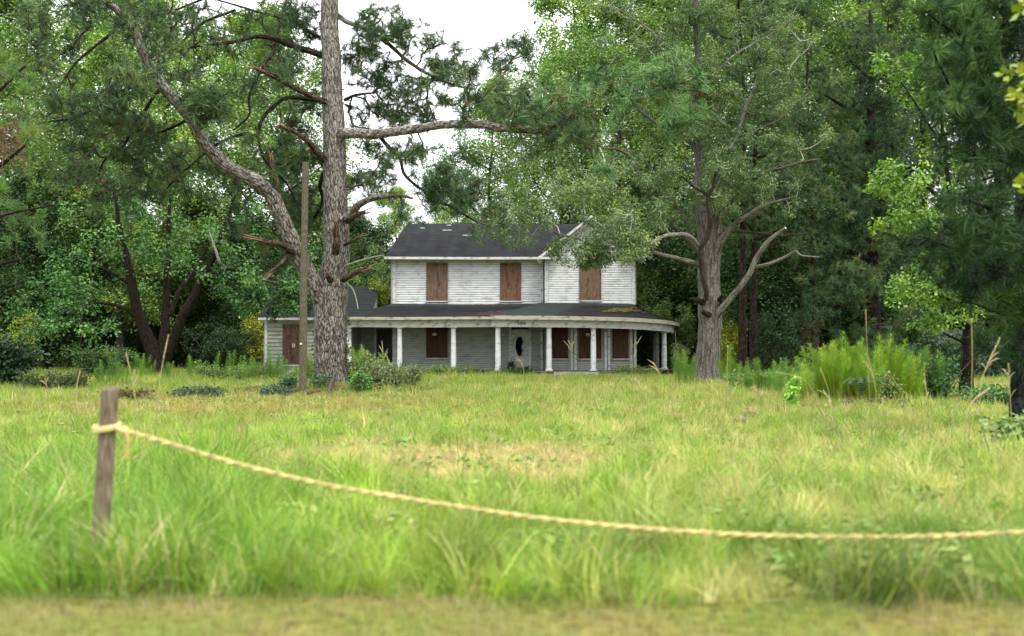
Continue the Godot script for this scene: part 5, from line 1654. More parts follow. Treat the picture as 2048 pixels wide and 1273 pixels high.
func bright_maple() -> void:
	var t := traced_tree("maple_tree", "bright leafy tree with dark forked trunk behind the near pine on the right", on_ground(1934, 27),
		[[1932, 808, 27, 30], [1934, 760, 27, 26], [1938, 700, 27, 24], [1936, 640, 27, 20], [1925, 540, 27, 16], [1905, 420, 26.8, 12], [1890, 300, 26.6, 8], [1880, 180, 26.4, 4]],
		[[[1938, 715, 27, 14], [1955, 690, 27, 12], [1990, 640, 27, 10], [2010, 560, 27, 5]], [[1928, 560, 27, 10], [1880, 500, 26, 7], [1820, 450, 25.4, 4]], [[1910, 430, 26.8, 9], [1850, 370, 25.8, 6], [1780, 340, 25.2, 3]], [[1932, 620, 27, 9], [1880, 590, 26.4, 6], [1820, 570, 26, 3]], [[1890, 300, 26.6, 6], [1840, 220, 26.2, 4], [1800, 160, 26, 2]], [[1936, 690, 27, 6], [1890, 668, 26.6, 4], [1860, 650, 26.2, 2]]],
		[[1800, 370, 55, 50, 25.4, 1.0, 1.6], [1760, 340, 28, 26, 25.0, 0.6, 1.6], [1850, 430, 60, 40, 25.8, 1.0, 1.6], [1790, 440, 36, 24, 25.4, 0.7, 1.6], [1880, 350, 50, 60, 26.2, 1.0, 0.8], [1850, 560, 60, 50, 26.2, 1.0, 1.0], [1810, 580, 36, 30, 25.8, 0.8, 1.6], [1900, 620, 55, 36, 26.6, 1.0, 1.0], [1840, 640, 40, 22, 26.2, 0.8, 1.6], [1830, 190, 45, 50, 26.2, 0.9, 1.6], [1790, 130, 36, 30, 26, 0.7, 1.6], [1860, 270, 50, 40, 26.4, 0.9, 0.6], [1960, 620, 40, 30, 27, 0.9, 0.9], [1890, 690, 40, 20, 26.8, 0.7, 0.7]], 11.0, M.oak_bark, Color(0.045, 0.038, 0.033), 0.008)
	var lf := leaves_at(t[1], 3, 0.26, Vector2(0.75, 1.25), [Color(0.050, 0.115, 0.022), Color(0.078, 0.16, 0.028), Color(0.115, 0.21, 0.036), Color(0.18, 0.26, 0.045)], 0.22)
	many("crown", leaf_cluster(20, 0.26, 0.8, 0.11, 0.072, 0.12), M.leaf, t[0], lf[0], lf[1])


func yellow_sapling() -> void:
	var t := traced_tree("sapling", "sapling with large yellowing leaves hanging in at the upper right edge", on_ground(2170, 10),
		[[2170, 980, 10, 22], [2172, 700, 10, 20], [2165, 400, 10, 17], [2150, 150, 10, 12], [2140, 0, 10, 6]],
		[[[2160, 330, 10, 10], [2110, 230, 9.6, 8], [2050, 180, 9.2, 5], [2005, 170, 9, 2]], [[2152, 200, 10, 9], [2110, 130, 9.7, 6], [2050, 115, 9.3, 3]], [[2165, 460, 10, 9], [2110, 400, 9.7, 5], [2056, 370, 9.5, 3]]],
		[[2038, 150, 30, 52, 9.2, 0.4, 0.7], [2060, 200, 36, 40, 9.4, 0.4, 0.7], [2100, 160, 60, 80, 9.7, 0.5, 0.6], [2060, 370, 22, 30, 9.5, 0.3, 0.6], [2040, 15, 24, 20, 9.4, 0.3, 0.4]], 60.0, M.oak_bark, Color(0.10, 0.085, 0.07), 0.005)
	var lf := leaves_at(t[1], 2, 0.09, Vector2(0.8, 1.2), [Color(0.11, 0.17, 0.025), Color(0.16, 0.21, 0.028), Color(0.22, 0.23, 0.03), Color(0.25, 0.22, 0.035)], 0.2)
	many("crown", leaf_cluster(6, 0.10, 0.9, 0.10, 0.085, 0.15), M.leaf, t[0], lf[0], lf[1])


func many_stemmed() -> void:
	var bark := Color(0.075, 0.062, 0.052)
	var t := traced_tree("many_stemmed_tree", "dark many-stemmed tree with glossy leaves at the left of the lot", on_ground(318, 50),
		[[320, 765, 50, 44], [318, 735, 50, 38], [306, 700, 50, 30], [288, 660, 49.8, 24], [276, 630, 49.6, 22], [268, 600, 49.4, 20], [262, 560, 49.2, 18], [250, 510, 49, 14], [236, 440, 48.8, 9], [230, 380, 48.6, 4]],
		[[[322, 730, 50, 26], [326, 690, 50, 20], [330, 640, 50, 17], [332, 590, 50, 15], [334, 540, 50, 13], [336, 470, 50, 9], [340, 380, 50, 4]], [[322, 735, 49.9, 26], [345, 680, 49.6, 21], [366, 630, 49.3, 19], [388, 590, 49.1, 18], [412, 545, 48.9, 16], [430, 505, 48.7, 13], [450, 450, 48.5, 8], [470, 390, 48.3, 4]], [[276, 640, 49.6, 10], [255, 620, 49.2, 9], [225, 610, 48.8, 7], [190, 606, 48.4, 4]], [[338, 630, 50, 12], [360, 580, 50.4, 10], [390, 540, 50.8, 7], [420, 480, 51, 4]], [[420, 548, 48.8, 9], [460, 540, 48.4, 7], [510, 550, 48.2, 4]], [[262, 570, 49.3, 8], [210, 540, 48.8, 6], [150, 520, 48.4, 3]]],
		[[140, 540, 80, 60, 48.4, 2.0, 1.0], [90, 600, 60, 60, 48.2, 2.0, 0.9], [220, 500, 80, 60, 48.6, 2.0, 1.1], [300, 470, 80, 50, 49, 2.2, 1.1], [330, 420, 80, 50, 49.4, 2.2, 0.9], [390, 490, 70, 50, 48.8, 2.0, 1.1], [460, 450, 70, 60, 48.4, 2.0, 1.0], [500, 530, 60, 50, 48.2, 1.8, 1.0], [550, 590, 50, 40, 48.2, 1.6, 1.0], [180, 620, 60, 40, 48.2, 1.6, 0.8], [200, 420, 80, 50, 49, 2.2, 0.7], [430, 560, 50, 30, 48.4, 1.4, 0.6], [520, 620, 40, 30, 48.4, 1.4, 0.7], [585, 605, 60, 26, 48.6, 1.0, 3.5], [600, 570, 60, 40, 49, 1.4, 3.0], [550, 560, 50, 40, 48.4, 1.2, 1.2], [555, 625, 30, 14, 48.6, 0.6, 1.2], [620, 520, 50, 40, 50, 1.4, 2.0], [260, 560, 50, 30, 48.2, 1.0, 0.6], [330, 530, 70, 26, 48.0, 1.0, 0.7], [60, 650, 70, 50, 47.6, 1.6, 1.1], [150, 680, 70, 40, 47.4, 1.4, 1.1], [230, 660, 46, 34, 47.8, 1.0, 0.9], [110, 590, 70, 50, 48, 1.6, 0.9], [470, 600, 50, 34, 48.4, 1.0, 0.8]], 2.0, M.oak_bark, bark, 0.014)
	var lf := leaves_at(t[1], 3, 0.5, Vector2(0.8, 1.3), [Color(0.020, 0.056, 0.017), Color(0.036, 0.096, 0.026), Color(0.058, 0.140, 0.036), Color(0.095, 0.185, 0.048)], 0.28)
	many("crown", leaf_cluster(30, 0.42, 0.8, 0.14, 0.095, 0.08), M.leaf, t[0], lf[0], lf[1])
	var over := blob_tips([[585, 606, 60, 26, 48.8, 1.0], [600, 572, 60, 34, 49.4, 1.0], [560, 626, 34, 14, 48.8, 0.6], [625, 600, 30, 30, 49.6, 0.8], [540, 590, 40, 40, 48.6, 1.0]], 3.2, -2.0)
	var om := MB.new()
	grow(om, limb_part("limb", t[0], [[500, 548, 48.3, 6], [540, 556, 48.6, 5], [590, 580, 48.9, 4], [630, 596, 49.2, 2]], 7, M.oak_bark, bark, bark, 0.0), over, 0.008, bark, 0.15, 3)
	obj("twigs", om, M.plain, t[0], "stuff")
	var of := leaves_at(over, 3, 0.3, Vector2(0.8, 1.3), [Color(0.022, 0.052, 0.02), Color(0.035, 0.08, 0.03), Color(0.05, 0.105, 0.038)], 0.28)
	many("crown", leaf_cluster(30, 0.42, 0.8, 0.14, 0.095, 0.08), M.leaf, t[0], of[0], of[1])
	limb_part("dead_limb", t[0], [[452, 536, 48.6, 6], [440, 526, 48.0, 6], [433, 508, 47.8, 6], [424, 482, 47.6, 4], [418, 464, 47.5, 2]], 8, M.plain, Color(0.26, 0.25, 0.23), Color(0.28, 0.27, 0.25), 0.01)


# The woods beyond: nobody could tell tree from tree there.
func far_woods(mesh: Mesh) -> void:
	var woods := thing("far_woods", "dense dark green wood closing the view behind the house and the trees", "woods", Vector3(0, 0, -95), "", "stuff")
	var xf := []
	var cols := PackedColorArray()
	var pal := [Color(0.014, 0.032, 0.011), Color(0.024, 0.05, 0.016), Color(0.045, 0.085, 0.024), Color(0.09, 0.14, 0.034)]
	for i in 19000:
		var z := -rr(78.0, 112.0)
		var x := rr(-0.66, 0.66) * -z
		var top := 10.5 + 2.5 * patch_noise.get_noise_2d(x * 3.0, z * 3.0) + 3.0 * patch_noise.get_noise_2d(x * 12.0, 7.0)
		if x > -16.0 and x < -2.0:
			top *= 0.80
		var y := top * pow(rng.randf(), 0.8)
		var q := Vector3(x, y, z)
		if patch_noise.get_noise_3d(x * 10.0, y * 10.0, z * 10.0) < -0.22:
			continue
		xf.append(Transform3D(rand_basis(rr(1.0, 1.7)), q))
		var tone := 0.5 + 0.6 * patch_noise.get_noise_3d(x * 5.0, y * 5.0, z * 5.0)
		cols.append(vary(pal[clampi(int(tone * 4.0), 0, 3)], 0.25, 0.2))
	for i in 5000:
		var z := -rr(74.0, 84.0)
		var x := rr(-0.66, 0.66) * -z
		xf.append(Transform3D(rand_basis(rr(1.0, 1.6)), Vector3(x, rr(0.0, 4.5), z)))
		cols.append(vary(pal[rng.randi() % 2], 0.25, 0.2))
	var mb := MB.new()
	for i in 90:
		var z := -rr(74.0, 100.0)
		var x := rr(-0.6, 0.6) * -z
		var h := rr(8, 13)
		if x > -18.0 and x < 0.0:
			h = 7.0
		var l := spline([[Vector3(x, -0.1, z), 0.16], [Vector3(x + rr(-0.3, 0.3), h * 0.5, z), 0.13], [Vector3(x + rr(-0.5, 0.5), h, z), 0.06]], 1.5)
		mb.tube(l[0], l[1], 7, flat_cols(l[0].size(), vary(Color(0.11, 0.095, 0.08), 0.3)))
	many("foliage", mesh, M.leaf, woods, xf, cols)
	obj("trunks", mb, M.oak_bark, woods, "stuff")


# ---- shrubs, weeds and grass ----

func shrub(called: String, label: String, category: String, px: float, d: float, w: float, h: float, deep: float, clusters: int, mesh: Mesh, m: Material, pal: Array, stems: int, group := "", bark := Color(0.12, 0.095, 0.07), lift := 0.0) -> Node3D:
	var at := on_ground(px, d) + Vector3.UP * lift
	var s := thing(called, label, category, at, group)
	var skel := PackedVector3Array()
	var mb := MB.new()
	var lines := []
	for i in stems:
		var o := Vector3(rr(-0.12, 0.12) * w, 0, rr(-0.12, 0.12) * deep)
		var top := Vector3(rr(-0.42, 0.42) * w, h * rr(0.45, 1.0), rr(-0.4, 0.4) * deep)
		var l := spline([[at + o - Vector3.UP * 0.05, 0.02 + 0.008 * h], [at + o.lerp(top, 0.45) + Vector3(0, h * 0.08, 0), 0.014], [at + top, 0.006]], 0.25)
		mb.tube(l[0], l[1], 5, flat_cols(l[0].size(), vary(bark, 0.2)))
		add_all(skel, l[0])
		lines.append(l[0])
	var tips := PackedVector3Array()
	for i in clusters:   # leaves gather round the upper parts of the stems, so that the outline stays ragged
		var l: PackedVector3Array = lines[rng.randi() % lines.size()]
		var t := pow(rng.randf(), 0.75)
		var o := l[int(t * (l.size() - 1))]
		var q := rand_unit() * Vector3(w, h * 0.7, deep) * 0.24 * (1.15 - 0.6 * t)
		var tip := o + q
		tip.y = maxf(tip.y, at.y + 0.06)
		tips.append(tip)
	grow(mb, skel, tips, 0.004, bark, 0.12, 3)
	obj("stems", mb, M.plain, s, "stuff")
	var f := leaves_at(tips, 1, 0.1, Vector2(0.7, 1.3), pal, 0.25)
	many("leaves", mesh, m, s, f[0], f[1])
	return s


# Feathery weed: upright stems clothed in thread-fine leaves.
func fennel_mesh(h: float, threads: int, reach: float, width: float) -> ArrayMesh:
	var mb := MB.new()
	var bend := Vector3(rr(-0.12, 0.12), 0, rr(-0.12, 0.12)) * h
	var brown := Color(1.5, 0.75, 0.8)
	mb.beam(Vector3.ZERO, Vector3(0, h * 0.5, 0) + bend * 0.3, 0.014, 0.014, brown)
	mb.beam(Vector3(0, h * 0.5, 0) + bend * 0.3, Vector3(0, h, 0) + bend, 0.008, 0.008, Color(1, 0.95, 0.9))
	for i in threads:
		var t := 0.16 + 0.84 * pow(rng.randf(), 0.8)
		var o := Vector3(0, h * t, 0) + bend * t * t
		var a := rr(0, TAU)
		var r := reach * (0.25 + 1.0 * sin(PI * clampf(1.06 - t, 0.0, 1.0) * 0.75)) * rr(0.5, 1.1)
		var up := rr(0.1, 1.2)
		var q := o + Vector3(cos(a), up, sin(a)).normalized() * r
		var side := Vector3(-sin(a), 0, cos(a)) * width * 0.5
		var k := rr(0.75, 1.25)
		var mid := o.lerp(q, 0.5) + Vector3(0, -r * 0.06, 0)
		mb.quad(o - side, o + side, mid + side, mid - side, Color(k, k, k))
		mb.tri(mid - side, mid + side, q, Color(k, k, k))
		# a pair of side threads
		var s2 := Vector3(cos(a + 1.0), up, sin(a + 1.0)).normalized() * r * 0.4
		mb.tri(mid - side * 0.7, mid + side * 0.7, mid + s2, Color(k * 1.1, k * 1.1, k))
		s2 = Vector3(cos(a - 1.0), up, sin(a - 1.0)).normalized() * r * 0.4
		mb.tri(mid - side * 0.7, mid + side * 0.7, mid + s2, Color(k * 0.9, k * 0.9, k))
	return mb.done()


func fennel_clump(label: String, px: float, d: float, w: float, deep: float, n: int, s: Vector2, meshes: Array, pal: Array) -> void:
	var at := on_ground(px, d)
	var c := thing("feathery_weed_clump", label, "weeds", at, "clumps of feathery green weeds")
	for k in meshes.size():
		var xf := []
		var cols := PackedColorArray()
		for i in int(0.8 * n / meshes.size()):
			var q := rand_unit()
			var p := at + Vector3(q.x * w * 0.5, 0, q.z * deep * 0.5)
			p.y = ground_height(p.x, p.z) - 0.02
			var round_ := 1.0 - 0.5 * (q.x * q.x + 0.5 * q.z * q.z)
			var b := Basis(Vector3.UP, rr(0, TAU)).rotated(Vector3(0, 0, 1), -q.x * rr(0.05, 0.32)).scaled(Vector3.ONE * lerpf(s.x * 0.75, s.y, pow(rng.randf(), 0.7)) * round_)
			xf.append(Transform3D(b, p))
			cols.append(vary(pick(pal), 0.16, 0.15))
		many("stalks", meshes[k], M.grass, c, xf, cols)


func make_undergrowth() -> void:
	var weed := leaf_cluster(18, 0.2, 0.9, 0.08, 0.04, 0.18)
	var bush := leaf_cluster(26, 0.28, 0.9, 0.105, 0.068, 0.14)
	var big := leaf_cluster(20, 0.32, 0.9, 0.15, 0.085, 0.14)
	var mid := [Color(0.05, 0.10, 0.03), Color(0.075, 0.14, 0.038), Color(0.11, 0.18, 0.045), Color(0.15, 0.21, 0.05)]
	var deep := [Color(0.022, 0.05, 0.024), Color(0.032, 0.068, 0.03), Color(0.045, 0.09, 0.04)]
	var black := [Color(0.010, 0.024, 0.010), Color(0.015, 0.035, 0.014), Color(0.025, 0.05, 0.02)]
	var yellow := [Color(0.13, 0.20, 0.03), Color(0.20, 0.26, 0.035), Color(0.28, 0.30, 0.04)]
	var pale := [Color(0.085, 0.125, 0.06), Color(0.12, 0.165, 0.075), Color(0.16, 0.21, 0.09), Color(0.17, 0.12, 0.06)]
	var olive := [Color(0.07, 0.10, 0.03), Color(0.10, 0.13, 0.04), Color(0.13, 0.155, 0.05)]
	# round the foot of the forked pine
	shrub("weedy_shrub", "tangled pale-leaved weeds right of the forked pine's trunk", "shrub", 770, 33.2, 2.3, 0.95, 1.6, 520, weed, M.matt_leaf, pale, 16)
	shrub("weedy_shrub", "taller light green weeds behind the tangle right of the forked pine", "shrub", 735, 36.5, 1.6, 1.35, 1.2, 260, weed, M.leaf, mid, 14)
	shrub("weedy_shrub", "low weeds at the right end of the tangle beside the forked pine", "shrub", 815, 34.6, 1.4, 0.85, 1.0, 200, weed, M.matt_leaf, pale, 10)
	shrub("small_shrub", "small bright shiny-leaved shrub in front of the forked pine's right foot", "shrub", 722, 30.6, 0.5, 0.75, 0.5, 46, bush, M.leaf, [Color(0.05, 0.13, 0.03), Color(0.08, 0.18, 0.04)], 7)
	shrub("small_shrub", "bluish green shrub at the foot of the bare pole", "shrub", 572, 31.0, 0.8, 0.6, 0.7, 90, weed, M.leaf, [Color(0.035, 0.075, 0.045), Color(0.055, 0.10, 0.06)], 9)
	shrub("small_shrub", "low dark shrub between the bare pole and the forked pine", "shrub", 640, 31.8, 0.7, 0.5, 0.6, 80, weed, M.leaf, [Color(0.04, 0.085, 0.04), Color(0.07, 0.12, 0.05)], 8)
	shrub("small_shrub", "low spreading plants in front of the bare pole", "shrub", 545, 29.2, 1.5, 0.3, 0.8, 110, weed, M.leaf, [Color(0.045, 0.09, 0.05), Color(0.07, 0.125, 0.06)], 10)
	shrub("small_shrub", "low dark weed patch in the lawn left of the bare pole", "shrub", 395, 28.0, 2.0, 0.28, 0.9, 140, weed, M.matt_leaf, [Color(0.035, 0.07, 0.035), Color(0.055, 0.095, 0.04), Color(0.075, 0.10, 0.04)], 12)
	shrub("small_shrub", "reddish low weed patch in the lawn behind the rope post", "shrub", 255, 27.0, 1.6, 0.25, 0.9, 110, weed, M.matt_leaf, [Color(0.06, 0.085, 0.03), Color(0.10, 0.08, 0.035), Color(0.12, 0.075, 0.035)], 12)
	# left edge
	shrub("bush", "dark bluish bush with large leaves at the left edge", "bush", 15, 36, 3.0, 2.3, 2.0, 330, big, M.leaf, [Color(0.014, 0.038, 0.018), Color(0.022, 0.052, 0.022), Color(0.034, 0.072, 0.028)], 14)
	shrub("bush", "low olive bush right of the dark bush at the left", "bush", 105, 33, 3.0, 0.7, 1.8, 300, weed, M.matt_leaf, [Color(0.035, 0.065, 0.02), Color(0.055, 0.09, 0.026), Color(0.09, 0.115, 0.035)], 18)
	shrub("bush", "green bush under the many-stemmed tree's left boughs", "bush", 200, 46.6, 4.2, 1.7, 2.0, 300, bush, M.leaf, [Color(0.028, 0.06, 0.018), Color(0.045, 0.09, 0.026), Color(0.075, 0.135, 0.035)], 14)
	shrub("bush", "yellow-green bush far left in the light behind the dark bush", "bush", 30, 54, 4.0, 3.4, 3.0, 330, bush, M.leaf, yellow, 14)
	shrub("bush", "glowing yellow-green sapling thicket left of the wing", "bush", 515, 58, 2.4, 4.6, 2.0, 300, bush, M.leaf, yellow, 14)
	shrub("bush", "dark bush between the many-stemmed tree and the wing", "bush", 440, 54, 4.4, 2.8, 2.4, 420, bush, M.leaf, black, 14)
	shrub("bush", "dark bush against the left end of the wing", "bush", 478, 57, 2.2, 2.6, 2.0, 200, bush, M.leaf, black, 10)
	# round the house
	shrub("vine", "yellow-green vine climbing the roof between wing and main block", "vine", 768, 54.9, 1.5, 1.9, 0.9, 200, bush, M.leaf, [Color(0.09, 0.14, 0.025), Color(0.16, 0.20, 0.03), Color(0.24, 0.25, 0.035)], 10, "", Color(0.12, 0.095, 0.07), 3.35)
	shrub("tall_bush", "tall light-leaved bush behind the left end of the main block", "bush", 745, 60, 3.4, 7.6, 2.4, 560, bush, M.leaf, mid, 14)
	shrub("tall_bush", "leafy bush at the right end of the house, pale leaves", "bush", 1292, 61, 2.2, 5.2, 2.0, 330, bush, M.leaf, [Color(0.07, 0.12, 0.045), Color(0.11, 0.17, 0.065), Color(0.15, 0.21, 0.08)], 12)
	shrub("tall_bush", "leafy bush between the porch's right end and the oak", "bush", 1352, 58, 3.0, 4.4, 2.4, 480, bush, M.leaf, mid, 14)
	shrub("tall_bush", "shaded bush behind the porch posts at the right", "bush", 1345, 63, 3.6, 3.0, 2.0, 300, bush, M.leaf, deep, 12)
	shrub("bush", "dull weedy bush in front of the porch's right posts", "bush", 1358, 52, 1.3, 1.9, 1.2, 170, weed, M.matt_leaf, olive, 12)
	shrub("bush", "bush in the light right behind the oak's trunk", "bush", 1455, 55, 2.6, 4.2, 2.0, 320, bush, M.leaf, yellow, 12)
	shrub("bush", "dark bush right of the two slim pine trunks", "bush", 1570, 54, 4.4, 3.6, 2.4, 420, bush, M.leaf, deep, 14)
	shrub("creeper", "dark green creeper over the porch edge beside the front steps", "vine", 1035, 50.6, 2.3, 0.45, 0.6, 170, weed, M.leaf, [Color(0.025, 0.06, 0.025), Color(0.04, 0.09, 0.035), Color(0.06, 0.12, 0.04)], 12)
	shrub("creeper", "small dark creeper on the porch edge left of the middle column", "vine", 955, 50.6, 1.1, 0.36, 0.5, 80, weed, M.leaf, [Color(0.025, 0.06, 0.025), Color(0.04, 0.09, 0.035)], 8)
	shrub("creeper", "narrow vine climbing beside the front door", "vine", 1024, 53.4, 0.26, 1.25, 0.2, 46, weed, M.leaf, [Color(0.02, 0.045, 0.02), Color(0.03, 0.06, 0.025)], 4)
	shrub("creeper", "thin vine on the foot of the second porch column", "vine", 805, 51.7, 0.16, 0.8, 0.3, 20, weed, M.leaf, [Color(0.03, 0.06, 0.025), Color(0.045, 0.08, 0.03)], 3)
	# right: a leafy young plant, fern fronds and brush in front of the feathery weeds
	shrub("young_plant", "young leafy plant on one stem left of the feathery weeds", "plant", 1578, 22.6, 0.55, 1.05, 0.5, 56, leaf_cluster(12, 0.13, 0.6, 0.11, 0.042, 0.1), M.leaf, [Color(0.14, 0.30, 0.05), Color(0.20, 0.38, 0.07), Color(0.22, 0.36, 0.12)], 3)
	shrub("small_shrub", "ragged olive shrub in the feathery weeds", "shrub", 1778, 23.6, 0.6, 0.85, 0.5, 70, weed, M.matt_leaf, [Color(0.08, 0.13, 0.03), Color(0.12, 0.17, 0.04), Color(0.16, 0.17, 0.05)], 8)
	shrub("bush", "dark low bush under the maple at the right", "bush", 1880, 26, 1.9, 1.3, 1.4, 120, weed, M.leaf, [Color(0.03, 0.075, 0.025), Color(0.05, 0.11, 0.03)], 10)
	shrub("bush", "green low weeds between the two dark trunks at the right", "bush", 1975, 24, 1.9, 0.55, 1.2, 240, weed, M.leaf, [Color(0.04, 0.10, 0.03), Color(0.06, 0.14, 0.035)], 10)
	shrub("weedy_shrub", "pale broad-leaved weeds at the foot of the near pine", "shrub", 2030, 14.5, 0.6, 0.4, 0.5, 50, bush, M.leaf, [Color(0.12, 0.2, 0.07), Color(0.16, 0.25, 0.09)], 6)
	shrub("bush", "dark thicket in front of the grey outbuilding at the right", "bush", 1985, 44, 4.4, 2.5, 2.0, 420, bush, M.leaf, deep, 16)
	shrub("bush", "dark thicket left of the grey outbuilding behind the maple's trunk", "bush", 1890, 40, 3.4, 2.2, 2.0, 340, bush, M.leaf, deep, 14)
	shrub("weedy_shrub", "tangled knee-high weeds along the foot of the porch left of the steps", "weeds", 880, 49.6, 4.6, 0.62, 0.9, 260, weed, M.leaf, mid, 30)
	shrub("weedy_shrub", "tangled weeds in the grass before the porch's rounded right end", "weeds", 1280, 49.4, 2.6, 0.6, 1.0, 150, weed, M.leaf, mid, 18)
	shrub("weedy_shrub", "mixed weeds along the dark thicket between wing and many-stemmed tree", "weeds", 470, 43, 5.0, 0.85, 1.2, 260, weed, M.matt_leaf, mid, 30)
	shrub("weedy_shrub", "mixed weeds between the oak's foot and the young plant", "weeds", 1520, 34, 3.0, 0.7, 1.2, 200, weed, M.leaf, mid, 24)
	fern()
	# feathery weeds
	var fm := [fennel_mesh(1.55, 280, 0.34, 0.0052), fennel_mesh(1.35, 300, 0.32, 0.0052), fennel_mesh(1.1, 260, 0.40, 0.0052), fennel_mesh(1.45, 280, 0.34, 0.0052)]
	var fresh := [Color(0.22, 0.38, 0.045), Color(0.27, 0.43, 0.055), Color(0.34, 0.48, 0.065)]
	var cool := [Color(0.12, 0.27, 0.05), Color(0.15, 0.31, 0.055), Color(0.19, 0.35, 0.06)]
	fennel_clump("largest bright feathery weed clump in front of the dark pine", 1672, 24.6, 2.0, 1.6, 105, Vector2(0.8, 1.2), fm, fresh)
	fennel_clump("bright feathery weeds right of the largest clump", 1762, 25.4, 2.0, 1.5, 84, Vector2(0.8, 1.2), fm, fresh)
	fennel_clump("darker feathery weeds at the right end before the maple", 1836, 26.4, 1.6, 1.2, 60, Vector2(0.85, 1.15), fm, cool)
	fennel_clump("feathery weeds behind the largest clump, left side", 1600, 28.5, 1.4, 1.2, 22, Vector2(0.6, 0.95), fm, cool)
	fennel_clump("feathery weeds in the gap between oak and largest clump", 1530, 31, 2.0, 1.4, 30, Vector2(0.55, 0.95), fm, cool)
	fennel_clump("feathery weeds just right of the oak's foot", 1462, 38, 1.4, 1.2, 19, Vector2(0.7, 1.1), fm, cool)
	fennel_clump("feathery weeds just left of the oak's foot", 1362, 38, 1.2, 1.2, 19, Vector2(0.8, 1.15), fm, cool)
	fennel_clump("feathery weeds left of the bare pole in front of the wing", 545, 42, 3.6, 1.6, 44, Vector2(0.6, 1.05), fm, cool)
	fennel_clump("feathery weeds before the dark thicket between wing and many-stemmed tree", 440, 45, 4.0, 1.6, 33, Vector2(0.5, 1.0), fm, cool)
	fennel_clump("feathery weeds at the foot of the many-stemmed tree", 300, 44, 3.0, 1.4, 27, Vector2(0.5, 1.0), fm, cool)
	fennel_clump("feathery weeds behind the rope post", 232, 37, 1.6, 1.2, 22, Vector2(0.6, 0.95), fm, cool)
	fennel_clump("feathery weeds between bare pole and forked pine", 628, 38, 1.3, 1.0, 30, Vector2(0.8, 1.1), fm, fresh)
	fennel_clump("feathery weeds before the porch's left end", 725, 44, 1.4, 1.0, 30, Vector2(0.8, 1.1), fm, fresh)
	fennel_clump("lone feathery weeds before the porch wall left of the middle column", 925, 50.2, 0.7, 0.5, 4, Vector2(0.8, 1.2), fm, cool)


func fern() -> void:
	var at := on_ground(1722, 23.0)
	var f := thing("sumac_seedling", "bluish plant with long arching toothed leaves in front of the feathery weeds", "plant", at)
	for i in 7:
		var a: float = -0.3 + i * 0.55
		var mb := MB.new()
		var tip := at + Vector3(cos(a) * rr(0.35, 0.6), rr(0.5, 0.62), sin(a) * 0.35)
		var l := spline([[at + Vector3(0, 0.3, 0), 0.008], [at.lerp(tip, 0.5) + Vector3(0, 0.38, 0), 0.006], [tip, 0.003]], 0.05)
		var ps: PackedVector3Array = l[0]
		mb.tube(ps, l[1], 4, flat_cols(ps.size(), Color(0.10, 0.13, 0.06)))
		for k in range(2, ps.size() - 1):
			var dir := (ps[k + 1] - ps[k]).normalized()
			var side := dir.cross(Vector3.UP).normalized()
			for sgn in [-1.0, 1.0]:
				var t: Vector3 = ps[k] + side * sgn * 0.09 + dir * 0.03 - Vector3.UP * 0.03
				mb.tri(ps[k], ps[k] + dir * 0.035, t, vary(Color(0.05, 0.105, 0.065), 0.2))
		obj("frond", mb, M.leaf, f)


